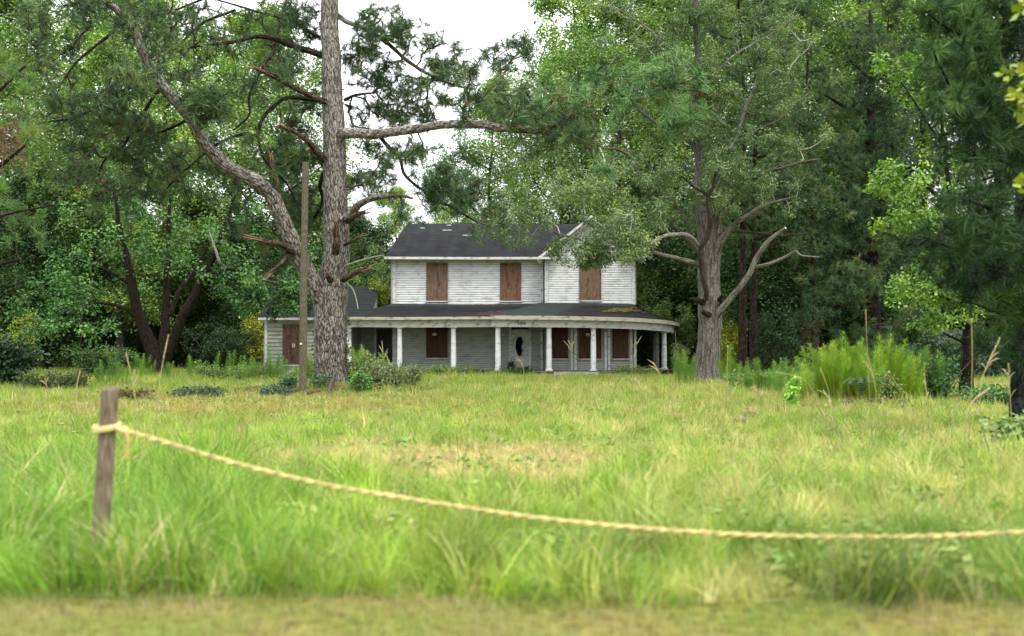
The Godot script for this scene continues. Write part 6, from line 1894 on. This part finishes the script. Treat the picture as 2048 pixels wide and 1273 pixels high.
func lawn_tone(x: float, d: float) -> Array:  # [colour, height factor, dryness]
	var n := patch_noise.get_noise_2d(x * 10.0, d * 8.0)
	var m := patch_noise.get_noise_2d(x * 34.0 + 90.0, d * 26.0)
	var lush := Color(0.185, 0.335, 0.042)
	var lime := Color(0.295, 0.42, 0.068)
	var straw := Color(0.72, 0.56, 0.36)
	var gold := Color(0.31, 0.235, 0.085)
	var c := lush.lerp(lime, clampf(0.55 + n * 1.4, 0, 1))
	var hf := 1.0
	var dry := 0.0
	# the dry patch in the middle of the lawn
	var s := 1.5 - pow((x + 0.2) / 1.5, 2.0) - pow((d - 12.4) / 2.2, 2.0) + m * 0.9 + n * 0.4
	dry = maxf(dry, clampf(s * 1.2, 0.0, 0.95))
	var s2 := 0.9 - pow((x + 1.6) / 2.0, 2.0) - pow((d - 13.0) / 2.2, 2.0) + m * 1.1
	dry = maxf(dry, clampf(s2, 0.0, 0.6))
	# dry stripes to the right and far lawn
	if x > 1.0:
		dry = maxf(dry, clampf(0.16 + m * 0.9 + n * 0.4, 0.0, 0.5))
		hf *= 1.0 + 0.5 * clampf(m * 2.0, 0.0, 1.0)
	if d > 16.0:
		dry = maxf(dry, clampf(0.02 + m * 0.9, 0.0, 0.45))
	# golden brown ground left, in front of the forked pine
	var g := 1.35 - pow((x + 6.5) / 6.0, 2.0) - pow((d - 25.0) / 5.5, 2.0) + m * 0.8
	if g > 0.0:
		hf *= 1.0 - 0.4 * clampf(g, 0, 1)
	# the left foreground is greener and taller
	var left := clampf((-x - 0.25 * d + 0.8) / 1.6, 0, 1) * clampf((14.0 - d) / 3.0, 0, 1)
	c = c.lerp(Color(0.18, 0.34, 0.05), left * 0.8)
	dry *= 1.0 - 0.7 * left
	hf *= 1.0 + 0.25 * left - 0.55 * dry
	c = c.lerp(straw, clampf(dry * 1.0, 0.0, 0.95))
	if d < 9.0 and x > -0.6:   # paler, drier blades to the right of the near grass
		c = c.lerp(Color(0.46, 0.47, 0.17), clampf((x + 0.6) / 2.0, 0.0, 0.5) * clampf(0.5 + m * 2.4, 0.0, 1.0))
	if g > 0.0:
		c = c.lerp(gold, clampf(g * 0.9, 0, 0.85))
	if d > 15.0:   # the back of the lawn is shorter, greener and browner in turns
		c = c.lerp(Color(0.21, 0.31, 0.055).lerp(Color(0.34, 0.29, 0.11), clampf(0.5 + 2.2 * m - n, 0.0, 1.0)), clampf((d - 15.0) / 6.0, 0.0, 1.0) * clampf(0.35 + 1.3 * n + m, 0.0, 0.6))
	if d < 7.2 and x > 1.2:
		c = c.lerp(Color(0.14, 0.26, 0.045), clampf((x - 1.2) / 1.0, 0.0, 0.8))
	return [c, hf, dry]


func verge_edge(x: float) -> float:  # distance at which the mown roadside strip ends
	return 5.55 - 0.045 * x + 0.10 * fine_noise.get_noise_2d(x * 1.2, 5.0)


func make_grass() -> void:
	var meadow := thing("grass", "tall uncut grass of the lot, green with dry straw patches", "grass", Vector3.ZERO, "", "stuff")
	var near := [grass_tuft(20, 0.38, 0.11, 0.0072, 0.6, 2, 0.15), grass_tuft(17, 0.42, 0.10, 0.0078, 0.9, 3, 0.22), grass_tuft(24, 0.27, 0.13, 0.0068, 1.3, 3, 0.35), grass_tuft(9, 0.46, 0.08, 0.0115, 0.8, 3, 0.12)]
	var mid_ := [grass_tuft(20, 0.26, 0.15, 0.0095, 0.8, 2, 0.16), grass_tuft(18, 0.30, 0.13, 0.010, 0.6, 2, 0.2), grass_tuft(22, 0.22, 0.16, 0.009, 1.1, 2, 0.3)]
	var far := [grass_tuft(24, 0.25, 0.22, 0.015, 0.8, 1, 0.2), grass_tuft(22, 0.29, 0.2, 0.016, 0.6, 1, 0.25), grass_tuft(26, 0.2, 0.25, 0.015, 1.0, 1, 0.35)]
	# [from, to, tufts per square metre, meshes, size]
	var bands := [[5.2, 8.0, 190.0, near, 0.38], [8.0, 13.0, 115.0, near, 0.38], [13.0, 22.0, 64.0, mid_, 0.27], [22.0, 34.0, 33.0, far, 0.25], [34.0, 62.0, 15.0, far, 0.25]]
	for bd in bands:
		var d0: float = bd[0]
		var d1: float = bd[1]
		var meshes: Array = bd[3]
		var half := func(d: float) -> float: return d * 0.56 + 1.2
		var area: float = (d1 - d0) * (half.call(d0) + half.call(d1))
		var n := int(area * bd[2])
		for k in meshes.size():
			var xf := []
			var cols := PackedColorArray()
			for i in int(float(n) / meshes.size()):
				var d := sqrt(lerpf(d0 * d0, d1 * d1, rng.randf()))
				var x: float = rr(-1, 1) * half.call(d)
				if d < verge_edge(x) + rr(-0.05, 0.05):
					continue
				if d > 50.2 and x > -13.0 and x < 9.6:
					continue
				var t := lawn_tone(x, d)
				var clump := 1.0 + 0.9 * fine_noise.get_noise_2d(x * 1.6, d * 1.6)
				# waist-deep nowhere: knee high in front, shorter towards the middle, weedy again along the porch
				var tall := lerpf(0.28, 0.19, smoothstep(5.5, 16.0, d)) + 0.05 * smoothstep(33.0, 44.0, d) + (0.14 * smoothstep(46.5, 49.5, d) * maxf(0.0, 0.3 + 1.6 * fine_noise.get_noise_2d(x * 1.2, 3.0)) if d < 50.3 else 0.0)
				if d > 47.5 and x > -0.5:
					tall *= 0.65
				var sc: float = tall / bd[4] * t[1] * clump * rr(0.7, 1.25)
				var lie: float = rr(0.0, 0.75) + t[2] * rr(0.0, 0.7)
				var b := Basis(Vector3.UP, rr(0, TAU)).rotated(Vector3(rr(-1, 1), 0, rr(-1, 1)).normalized(), lie).scaled(Vector3.ONE * sc)
				xf.append(Transform3D(b, Vector3(x, ground_height(x, -d), -d)))
				var c: Color = t[0]
				if rng.randf() < 0.10 + 0.2 * t[2]:
					c = c.lerp(Color(0.58, 0.50, 0.28), 0.75)
				elif rng.randf() < 0.12:
					c = c.lerp(Color(0.10, 0.22, 0.04), 0.75)
				var tone := 1.0 + 0.55 * fine_noise.get_noise_2d(x * 2.3 + 40.0, d * 1.7) + 0.4 * fine_noise.get_noise_2d(x * 6.0, d * 4.5 + 30.0)
				cols.append(vary(c * tone, 0.3, 0.2))
			many("grass_blades", meshes[k], M.grass, meadow, xf, cols)
	# broad-leaved weeds scattered through the grass
	var weed := leaf_cluster(11, 0.13, 0.5, 0.085, 0.045, 0.2)
	var wx := []
	var wc := PackedColorArray()
	for i in 7000:
		var d := sqrt(lerpf(31.0, 1900.0, pow(rng.randf(), 1.6)))
		var x: float = rr(-1, 1) * (d * 0.56 + 1.0)
		if d < verge_edge(x) + 0.1 or fine_noise.get_noise_2d(x * 0.9, d * 0.6) < 0.08:
			continue
		wx.append(Transform3D(Basis(Vector3.UP, rr(0, TAU)).scaled(Vector3.ONE * rr(0.6, 1.5)), Vector3(x, ground_height(x, -d) + rr(0.0, 0.08) + (rr(0.0, 0.14) if d < 9.0 else 0.0), -d)))
		wc.append(vary(Color(0.16, 0.28, 0.06).lerp(Color(0.28, 0.34, 0.09), rng.randf()), 0.3, 0.2))
	many("broad_leaved_weeds", weed, M.matt_leaf, meadow, wx, wc)
	var stems := [grass_tuft(7, 0.46, 0.16, 0.004, 0.35, 3, 0.0), grass_tuft(6, 0.40, 0.2, 0.004, 0.7, 3, 0.0)]
	for k in 2:
		var xf := []
		var cols := PackedColorArray()
		for i in 9000:
			var d := sqrt(lerpf(30.0, 1900.0, pow(rng.randf(), 1.3)))
			var x: float = rr(-1, 1) * (d * 0.56 + 1.0)
			var t := lawn_tone(x, d)
			if d < verge_edge(x) + 0.1 or rng.randf() > 0.35 + t[2]:
				continue
			var w := clampf(d / 12.0, 0.9, 2.2)
			xf.append(Transform3D(Basis(Vector3.UP, rr(0, TAU)).rotated(Vector3(rr(-1, 1), 0, rr(-1, 1)).normalized(), rr(0, 0.3)).scaled(Vector3(w, rr(0.5, 1.0) * (0.85 if d < 9.0 else 0.7), w)), Vector3(x, ground_height(x, -d), -d)))
			cols.append(vary(Color(0.52, 0.48, 0.26).lerp(Color(0.36, 0.44, 0.14), rng.randf()), 0.2, 0.1))
		many("grass_stems", stems[k], M.grass, meadow, xf, cols)
	# the mown strip along the road
	var verge := thing("mown_grass", "short dry mown grass of the roadside strip in front", "grass", Vector3(0, 0, -4), "", "stuff")
	var short := [grass_tuft(22, 0.075, 0.12, 0.006, 1.1, 1, 0.3), grass_tuft(24, 0.06, 0.13, 0.006, 1.3, 1, 0.5)]
	for k in 2:
		var xf := []
		var cols := PackedColorArray()
		for i in 3400:
			var d := rr(3.2, 5.75)
			var x := rr(-1, 1) * (d * 0.56 + 1.2)
			if d > verge_edge(x) + 0.06:
				continue
			var m := fine_noise.get_noise_2d(x * 1.4, d * 1.8)
			var c := Color(0.25, 0.32, 0.09).lerp(Color(0.36, 0.32, 0.17), clampf(m * 1.6 + 0.35, 0, 1)).lerp(Color(0.22, 0.32, 0.08), clampf(-m * 2.0 - 0.1 + 0.25 * clampf(x * 0.5, -1, 1), 0, 1))
			xf.append(Transform3D(Basis(Vector3.UP, rr(0, TAU)).scaled(Vector3.ONE * rr(0.7, 1.3)), Vector3(x, ground_height(x, -d), -d)))
			cols.append(vary(c, 0.18, 0.15))
		many("grass_blades", short[k], M.grass, verge, xf, cols)
	# brown leaves and needles under the forked pine and the brush on the right
	var litter := thing("leaf_litter", "reddish brown fallen leaves and needles round the forked pine's foot", "leaf litter", Vector3(-6, 0, -32.5), "", "stuff")
	var lm := leaf_cluster(8, 0.14, 0.18, 0.09, 0.035, 0.2)
	var lx := []
	var lc := PackedColorArray()
	for i in 800:
		var a := rr(0, TAU)
		var r := sqrt(rng.randf())
		var p := Vector3(-6.0 + cos(a) * r * 3.6, 0, -32.2 + sin(a) * r * 1.9)
		p.y = ground_height(p.x, p.z) + 0.05 + rr(0, 0.08)
		lx.append(Transform3D(Basis(Vector3.UP, rr(0, TAU)).scaled(Vector3.ONE * rr(0.7, 1.4)), p))
		lc.append(vary(Color(0.15, 0.095, 0.058), 0.45, 0.2))
	for i in 60:
		var a := rr(0, TAU)
		var r := sqrt(rng.randf())
		var p := Vector3(8.3 + cos(a) * r * 1.7, 0, -22.9 + sin(a) * r * 0.8)
		p.y = ground_height(p.x, p.z) + 0.02 + rr(0, 0.06)
		lx.append(Transform3D(Basis(Vector3.UP, rr(0, TAU)).scaled(Vector3.ONE * rr(0.7, 1.4)), p))
		lc.append(vary(Color(0.16, 0.105, 0.075), 0.4, 0.1))
	many("fallen_leaves", lm, M.matt_leaf, litter, lx, lc)


# ---- post, rope, pole, stalks, wood on the ground ----

func make_small_things() -> void:
	rope_and_post()
	var at := on_ground(606, 30.2)
	var pole := thing("utility_pole", "bare grey wooden pole with no wires just left of the forked pine", "pole", at)
	var pb := MB.new()
	var s := trace([[605, 800, 30.2, 15.5], [606, 700, 30.2, 15], [607, 560, 30.2, 14.5], [609, 440, 30.2, 13.5], [611, 325, 30.2, 12.5]], 0.4)
	pb.tube(s[0], s[1], 18, flat_cols(s[0].size(), Color(0.175, 0.165, 0.128)), fine_noise, 0.01, 1.0, 1.0)
	obj("shaft", pb, M.grey_wood, pole)
	var pt := MB.new()
	pt.box(P(601.5, 688, 30.08), Vector3(0.06, 0.05, 0.012), Color(0.6, 0.6, 0.58))
	obj("tag_plate", pt, M.plain, pole)
	var nl := MB.new()
	for i in 14:
		nl.box(P(606, 560 + i * 14 + rr(-5, 5), 30.2) + Vector3(rr(-0.06, 0.06), 0, 0.11), Vector3(0.02, 0.012, 0.02), Color(0.09, 0.06, 0.045))
	obj("nails", nl, M.plain, pole, "stuff")
	# seed stalks: [px foot, py foot, px mid, py mid, px tip, py tip, distance, head length share, label]
	var stalks := [
		[283, 870, 270, 800, 252, 708, 11.0, 0.55, "branched pale seed stalk leaning left, behind the rope post"],
		[307, 868, 318, 770, 336, 672, 12.0, 0.22, "tall straight seed stalk leaning right, behind the rope post"],
		[146, 830, 152, 780, 159, 744, 16.0, 0.3, "short seed stalk left of the rope post"],
		[98, 806, 95, 790, 90, 760, 20.0, 0.4, "small feathery seed stalk far left by the olive bush"],
		[420, 890, 480, 815, 552, 790, 14.0, 0.15, "long bent grass stem leaning right under the bare pole"],
		[1746, 830, 1738, 760, 1732, 622, 14.0, 0.16, "tallest seed stalk in front of the feathery weeds"],
		[1764, 840, 1752, 780, 1738, 718, 13.0, 0.35, "yellow seed stalk just right of the tallest one"],
		[1690, 850, 1660, 790, 1642, 738, 13.5, 0.2, "pale seed stalk leaning left in front of the largest weed clump"],
		[1672, 842, 1622, 775, 1556, 745, 13.0, 0.15, "arching seed stalk bent left over the young plant"],
		[1680, 850, 1664, 815, 1648, 782, 14.5, 0.4, "short drooping seed stalk left of the bluish arching plant"],
		[1860, 840, 1855, 800, 1849, 750, 15.0, 0.45, "bent seed stalk in front of the darker feathery weeds"],
		[1936, 880, 1945, 745, 1944, 642, 12.5, 0.3, "tall upright seed stalk in front of the maple's trunk"],
		[1990, 900, 1960, 790, 2000, 678, 11.0, 0.4, "reddish seed stalk leaning right between the two dark trunks"],
		[1930, 930, 1934, 830, 1978, 778, 9.5, 0.3, "thick arching straw stalk bent right, lowest at the right"],
		[1450, 806, 1455, 740, 1456, 694, 20.0, 0.3, "upright seed stalk in front of the oak's foot"],
		[1470, 818, 1460, 790, 1442, 762, 17.0, 0.5, "bent straw stalk right below the oak"],
		[1525, 806, 1518, 785, 1508, 770, 19.0, 0.5, "short straw stalk between oak and young plant"],
		[1325, 770, 1318, 748, 1308, 728, 30.0, 0.4, "straw stalk in the grass before the porch's right end"],
		[1290, 800, 1281, 780, 1270, 760, 22.0, 0.4, "pale straw stalk in the grass left of the oak"],
		[1144, 742, 1143, 700, 1138, 684, 48.0, 0.4, "pale seed stalk in front of the bay's left board"],
		[1052, 760, 1046, 735, 1040, 721, 40.0, 0.4, "pale bent stalk before the front steps"],
		[1262, 765, 1268, 710, 1272, 688, 42.0, 0.4, "pale seed stalk before the bay's right corner"],
		[770, 745, 766, 715, 765, 698, 40.0, 0.5, "seed stalk before the dark doorway, middle one"],
		[780, 745, 778, 725, 772, 712, 40.0, 0.5, "seed stalk before the dark doorway, right one"],
		[742, 745, 734, 715, 728, 703, 40.0, 0.4, "seed stalk before the recess, left of the dark doorway"],
		[1900, 860, 1908, 830, 1905, 800, 13.0, 0.5, "forked straw stalk left of the maple's trunk"],
		[2030, 890, 2020, 780, 2018, 730, 12.0, 0.35, "drooping pale stalk left of the near pine's trunk"],
	]
	for q in stalks:
		var foot := P(q[0], q[1], q[6])
		foot.y = minf(foot.y, 0.15)
		var st := thing("seed_stalk", q[8], "grass stalk", Vector3(foot.x, 0, foot.z), "tall seed stalks standing above the grass")
		var tip := P(q[4], q[5], q[6] + rr(-0.2, 0.2))
		var m := P(q[2], q[3], q[6])
		var k: float = maxf(1.0, q[6] / 14.0)
		var l := spline([[Vector3(foot.x, 0.0, foot.z), 0.0062 * k], [m, 0.005 * k], [tip, 0.0028 * k]], 0.04)
		var ps: PackedVector3Array = l[0]
		var mb := MB.new()
		var cols := PackedColorArray()
		for i in ps.size():
			cols.append(Color(0.22, 0.29, 0.08).lerp(Color(0.46, 0.38, 0.20), clampf(float(i) / ps.size() * 1.5 - 0.2, 0, 1)))
		mb.tube(ps, l[1], 5, cols)
		obj("stem", mb, M.grass, st)
		var hd := MB.new()
		var n := ps.size()
		var start := int(n * (1.0 - q[7]))
		for i in range(start, n - 1):
			var dir := (ps[i + 1] - ps[i]).normalized()
			for r in 6:
				var side := dir.cross(rand_unit()).normalized()
				var o := ps[i].lerp(ps[i + 1], rng.randf())
				var len_ := rr(0.02, 0.035) * k
				var w := dir.cross(side) * 0.006 * k
				hd.tri(o - w, o + w, o + dir * len_ + side * 0.012 * k, vary(Color(0.60, 0.50, 0.30), 0.2))
		if q[7] > 0.34:
			for b in 4:
				var i := start + int((n - start) * rr(0.0, 0.7))
				i = clampi(i, 1, n - 2)
				var dir := (ps[i + 1] - ps[i]).normalized()
				var out := (dir + rand_unit() * 0.9).normalized() * rr(0.10, 0.2) * k
				var l2 := spline([[ps[i], 0.003 * k], [ps[i] + out * 0.6, 0.005 * k], [ps[i] + out + Vector3(0, -0.03, 0), 0.001]], 0.03)
				hd.tube(l2[0], l2[1], 4, flat_cols(l2[0].size(), vary(Color(0.60, 0.52, 0.31), 0.15)))
		obj("seed_head", hd, M.grass, st)
	# fallen wood
	var logs := [[575, 803, 597, 806, 29.9, 30.1, 0.06, "short fallen branch in front of the bare pole"], [556, 796, 592, 798, 29.2, 29.8, 0.07, "bent dead log at the left of the bare pole's foot"], [658, 812, 668, 792, 29.9, 31.0, 0.09, "mossy stump of wood leaning at the forked pine's foot"], [612, 810, 640, 806, 29.0, 29.6, 0.05, "pale dead stick in the leaf litter"], [1690, 808, 1702, 818, 22.6, 22.8, 0.06, "bleached log end in the brush before the feathery weeds"], [1738, 806, 1765, 812, 23.0, 22.6, 0.07, "bleached log lying in the brush before the feathery weeds"], [1792, 806, 1816, 808, 23.0, 23.2, 0.06, "grey log at the right end of the brush"]]
	for q in logs:
		var a := on_ground(q[0], q[4]) + Vector3.UP * 0.10
		var b := on_ground(q[2], q[5]) + Vector3.UP * (0.16 if q[2] != 668 else 0.42)
		var lg := thing("fallen_log", q[7], "log", Vector3(a.x, 0, a.z), "dead wood lying on the ground")
		var mb := MB.new()
		var l := spline([[a, q[6]], [a.lerp(b, 0.5) + rand_unit() * 0.05, q[6] * 0.9], [b, q[6] * 0.75]], 0.1)
		mb.tube(l[0], l[1], 9, flat_cols(l[0].size(), vary(Color(0.30, 0.26, 0.22), 0.15)), fine_noise, 0.05, 1.0, 1.0)
		obj("log_body", mb, M.oak_bark, lg)
	# stones, pale paper and a stump
	for q in [[566, 803, 29.6, 0.11, "pale rounded stone left of the fallen branch"], [622, 792, 30.0, 0.07, "small white stone right of the bare pole"], [1500, 842, 20.0, 0.16, "grey rough stone heap at the lawn edge below the young plant"], [1480, 852, 18.6, 0.12, "flat grey stone below the stone heap"], [1745, 800, 23.2, 0.12, "pale grey stone in the brush before the feathery weeds"]]:
		var p: Vector3 = on_ground(q[0], q[2]) + Vector3.UP * q[3] * 0.6
		var sp := SphereMesh.new()
		sp.radius = q[3]
		sp.height = q[3] * 1.5
		sp.radial_segments = 14
		sp.rings = 9
		var arr := sp.get_mesh_arrays()
		var mb := MB.new()
		var vs: PackedVector3Array = arr[Mesh.ARRAY_VERTEX]
		var ns: PackedVector3Array = arr[Mesh.ARRAY_NORMAL]
		for i in vs.size():
			var v := vs[i] * (1.0 + 0.45 * fine_noise.get_noise_3d(vs[i].x * 9.0 + p.x, vs[i].y * 9.0, vs[i].z * 9.0))
			mb.vert(p + v * Vector3(1.2, 0.9, 1.0), ns[i], Vector2.ZERO, Color(0.27, 0.25, 0.225))
		mb.ix = arr[Mesh.ARRAY_INDEX]
		var o := obj(numbered("stone"), mb, M.soil, self)
		tag(o, q[4], "stone", "stones in the grass")
	var sa := on_ground(163, 35)
	var stump := thing("tree_stump", "small dark rotten stump at the left behind the rope post", "stump", sa)
	var sb := MB.new()
	sb.tube(PackedVector3Array([sa - Vector3.UP * 0.1, sa + Vector3.UP * 0.2, sa + Vector3.UP * 0.42]), PackedFloat32Array([0.22, 0.17, 0.15]), 12, flat_cols(3, Color(0.12, 0.085, 0.06)), fine_noise, 0.15)
	obj("stump_body", sb, M.pine_bark, stump)
	for b in 5:
		var mb := MB.new()
		var a: float = b * 1.3
		mb.beam(sa + Vector3(cos(a) * 0.11, 0.38, sin(a) * 0.11), sa + Vector3(cos(a) * 0.13, rr(0.5, 0.66), sin(a) * 0.13), 0.07, 0.04, Color(0.14, 0.09, 0.06))
		obj("splinter", mb, M.plain, stump)


func rope_and_post() -> void:
	var base_ := P(196, 1130, 6.4)
	base_.y = 0.0
	var post := thing("wooden_post", "weathered round-topped wooden post holding the yellow rope at the left", "post", base_)
	var top := P(219, 775, 6.4)
	var mb := MB.new()
	var dirn := top - base_
	var ps := PackedVector3Array()
	var rs := PackedFloat32Array()
	for i in 22:
		var t := i / 21.0
		ps.append(base_ - Vector3.UP * 0.05 + dirn * t * 0.965)
		rs.append(0.066 - 0.003 * t)
	for q in [[0.978, 0.0615], [0.99, 0.056], [0.998, 0.045], [1.003, 0.02]]:
		ps.append(base_ + dirn * q[0])
		rs.append(q[1])
	# squared timber with well rounded edges, one face turned to the right
	var k0 := mb.v.size()
	var axis := dirn.normalized()
	var sides := 32
	for i in ps.size():
		for sd in sides + 1:
			var a := TAU * sd / sides
			var e := pow(pow(absf(cos(a)), 5.0) + pow(absf(sin(a)), 5.0), -0.2)
			var nn := Vector3(signf(cos(a)) * pow(absf(cos(a)) * e, 4.0), 0, signf(sin(a)) * pow(absf(sin(a)) * e, 4.0)).normalized().rotated(Vector3.UP, 0.5)
			var dd := Vector3(cos(a) * e, 0, sin(a) * e).rotated(Vector3.UP, 0.5)
			var wob := 1.0 + 0.03 * fine_noise.get_noise_3d(dd.x * 4.0, ps[i].y * 3.0, dd.z * 4.0)
			if i > ps.size() - 4:
				nn = (nn + Vector3.UP * 1.2).normalized()
			mb.vert(ps[i] + dd * rs[i] * 0.80 * wob, nn, Vector2(float(sd) / sides, ps[i].y), Color(0.29, 0.245, 0.19))
	for i in ps.size() - 1:
		for sd in sides:
			var pa := k0 + i * (sides + 1) + sd
			var pb_ := pa + sides + 1
			mb.ix.append_array(PackedInt32Array([pa, pa + 1, pb_ + 1, pa, pb_ + 1, pb_]))
	var cap := mb.vert(ps[ps.size() - 1] + axis * 0.002, Vector3.UP, Vector2.ZERO, Color(0.2, 0.16, 0.12))
	var last := k0 + (ps.size() - 1) * (sides + 1)
	for sd in sides:
		mb.ix.append_array(PackedInt32Array([cap, last + sd, last + sd + 1]))
	obj("shaft", mb, M.grey_wood, post)
	# rope
	var rope := thing("yellow_rope", "twisted pale yellow rope sagging from the post across the foreground", "rope", Vector3(base_.x, 0, base_.z))
	var c := Color(0.56, 0.465, 0.20)
	var line := []
	for q in [[236, 858, 6.34], [330, 885, 6.3], [480, 930, 6.25], [640, 968, 6.2], [800, 996, 6.15], [960, 1021, 6.1], [1120, 1042, 6.05], [1280, 1057, 6.0], [1440, 1068, 5.95], [1600, 1074, 5.9], [1760, 1075, 5.85], [1900, 1072, 5.8], [2060, 1064, 5.75], [2250, 1048, 5.7]]:
		line.append([P(q[0], q[1], q[2]), 0.01])
	var l := spline(line, 0.012)
	var path: PackedVector3Array = l[0]
	for strand in 2:
		var sp := PackedVector3Array()
		var sr := PackedFloat32Array()
		var acc := 0.0
		for i in path.size():
			if i > 0:
				acc += (path[i] - path[i - 1]).length()
			var t := (path[mini(i + 1, path.size() - 1)] - path[maxi(i - 1, 0)]).normalized()
			var x := t.cross(Vector3.UP).normalized()
			var y := x.cross(t)
			var a := acc * TAU / 0.175 + strand * PI
			sp.append(path[i] + (x * cos(a) + y * sin(a)) * 0.0078)
			sr.append(0.0078 * (1.0 + 0.12 * fine_noise.get_noise_1d(acc * 9.0 + strand * 50.0)))
		var m2 := MB.new()
		var rc := PackedColorArray()
		for i in sp.size():
			rc.append(c * (0.9 + 0.5 * fine_noise.get_noise_1d(i * 0.13 + strand * 80.0)))
		m2.tube(sp, sr, 8, rc, fine_noise, 0.04, 12.0, 1.0)
		obj("strand", m2, M.plain, rope)
	var fz := MB.new()
	for i in 900:
		var o := path[rng.randi() % path.size()] + rand_unit() * 0.015
		fz.beam(o, o + rand_unit() * rr(0.012, 0.035), 0.0012, 0.0012, vary(c * 1.1, 0.2))
	obj("frayed_fibres", fz, M.plain, rope, "stuff")
	var loop := MB.new()
	var wrap := P(213, 856, 6.4)
	for k in 2:
		var lp := PackedVector3Array()
		var lr := PackedFloat32Array()
		for i in 33:
			var a := TAU * i / 32.0
			lp.append(wrap + Vector3(cos(a) * 0.079, -0.014 + k * 0.026 + 0.012 * cos(a + k), sin(a) * 0.079))
			lr.append(0.013)
		loop.tube(lp, lr, 8, flat_cols(33, c), fine_noise, 0.03)
	obj("post_loop", loop, M.plain, rope)
	var kn := MB.new()
	kn.lathe(P(248, 862, 6.33), [[0.004, -0.03], [0.022, -0.018], [0.028, 0.0], [0.022, 0.018], [0.004, 0.03]], 12, c)
	var k2 := spline([[wrap + Vector3(0.07, 0.01, 0.03), 0.016], [P(236, 858, 6.34), 0.016], [P(256, 864, 6.33), 0.018]], 0.02)
	kn.tube(k2[0], k2[1], 8, flat_cols(k2[0].size(), c))
	obj("knot", kn, M.plain, rope)
	var tl := MB.new()
	var tp := spline([[P(250, 862, 6.32), 0.011], [P(256, 880, 6.31), 0.010], [P(254, 900, 6.31), 0.010], [P(252, 918, 6.31), 0.012]], 0.015)
	tl.tube(tp[0], tp[1], 8, flat_cols(tp[0].size(), Color(0.48, 0.33, 0.12)))
	obj("loose_end", tl, M.plain, rope)
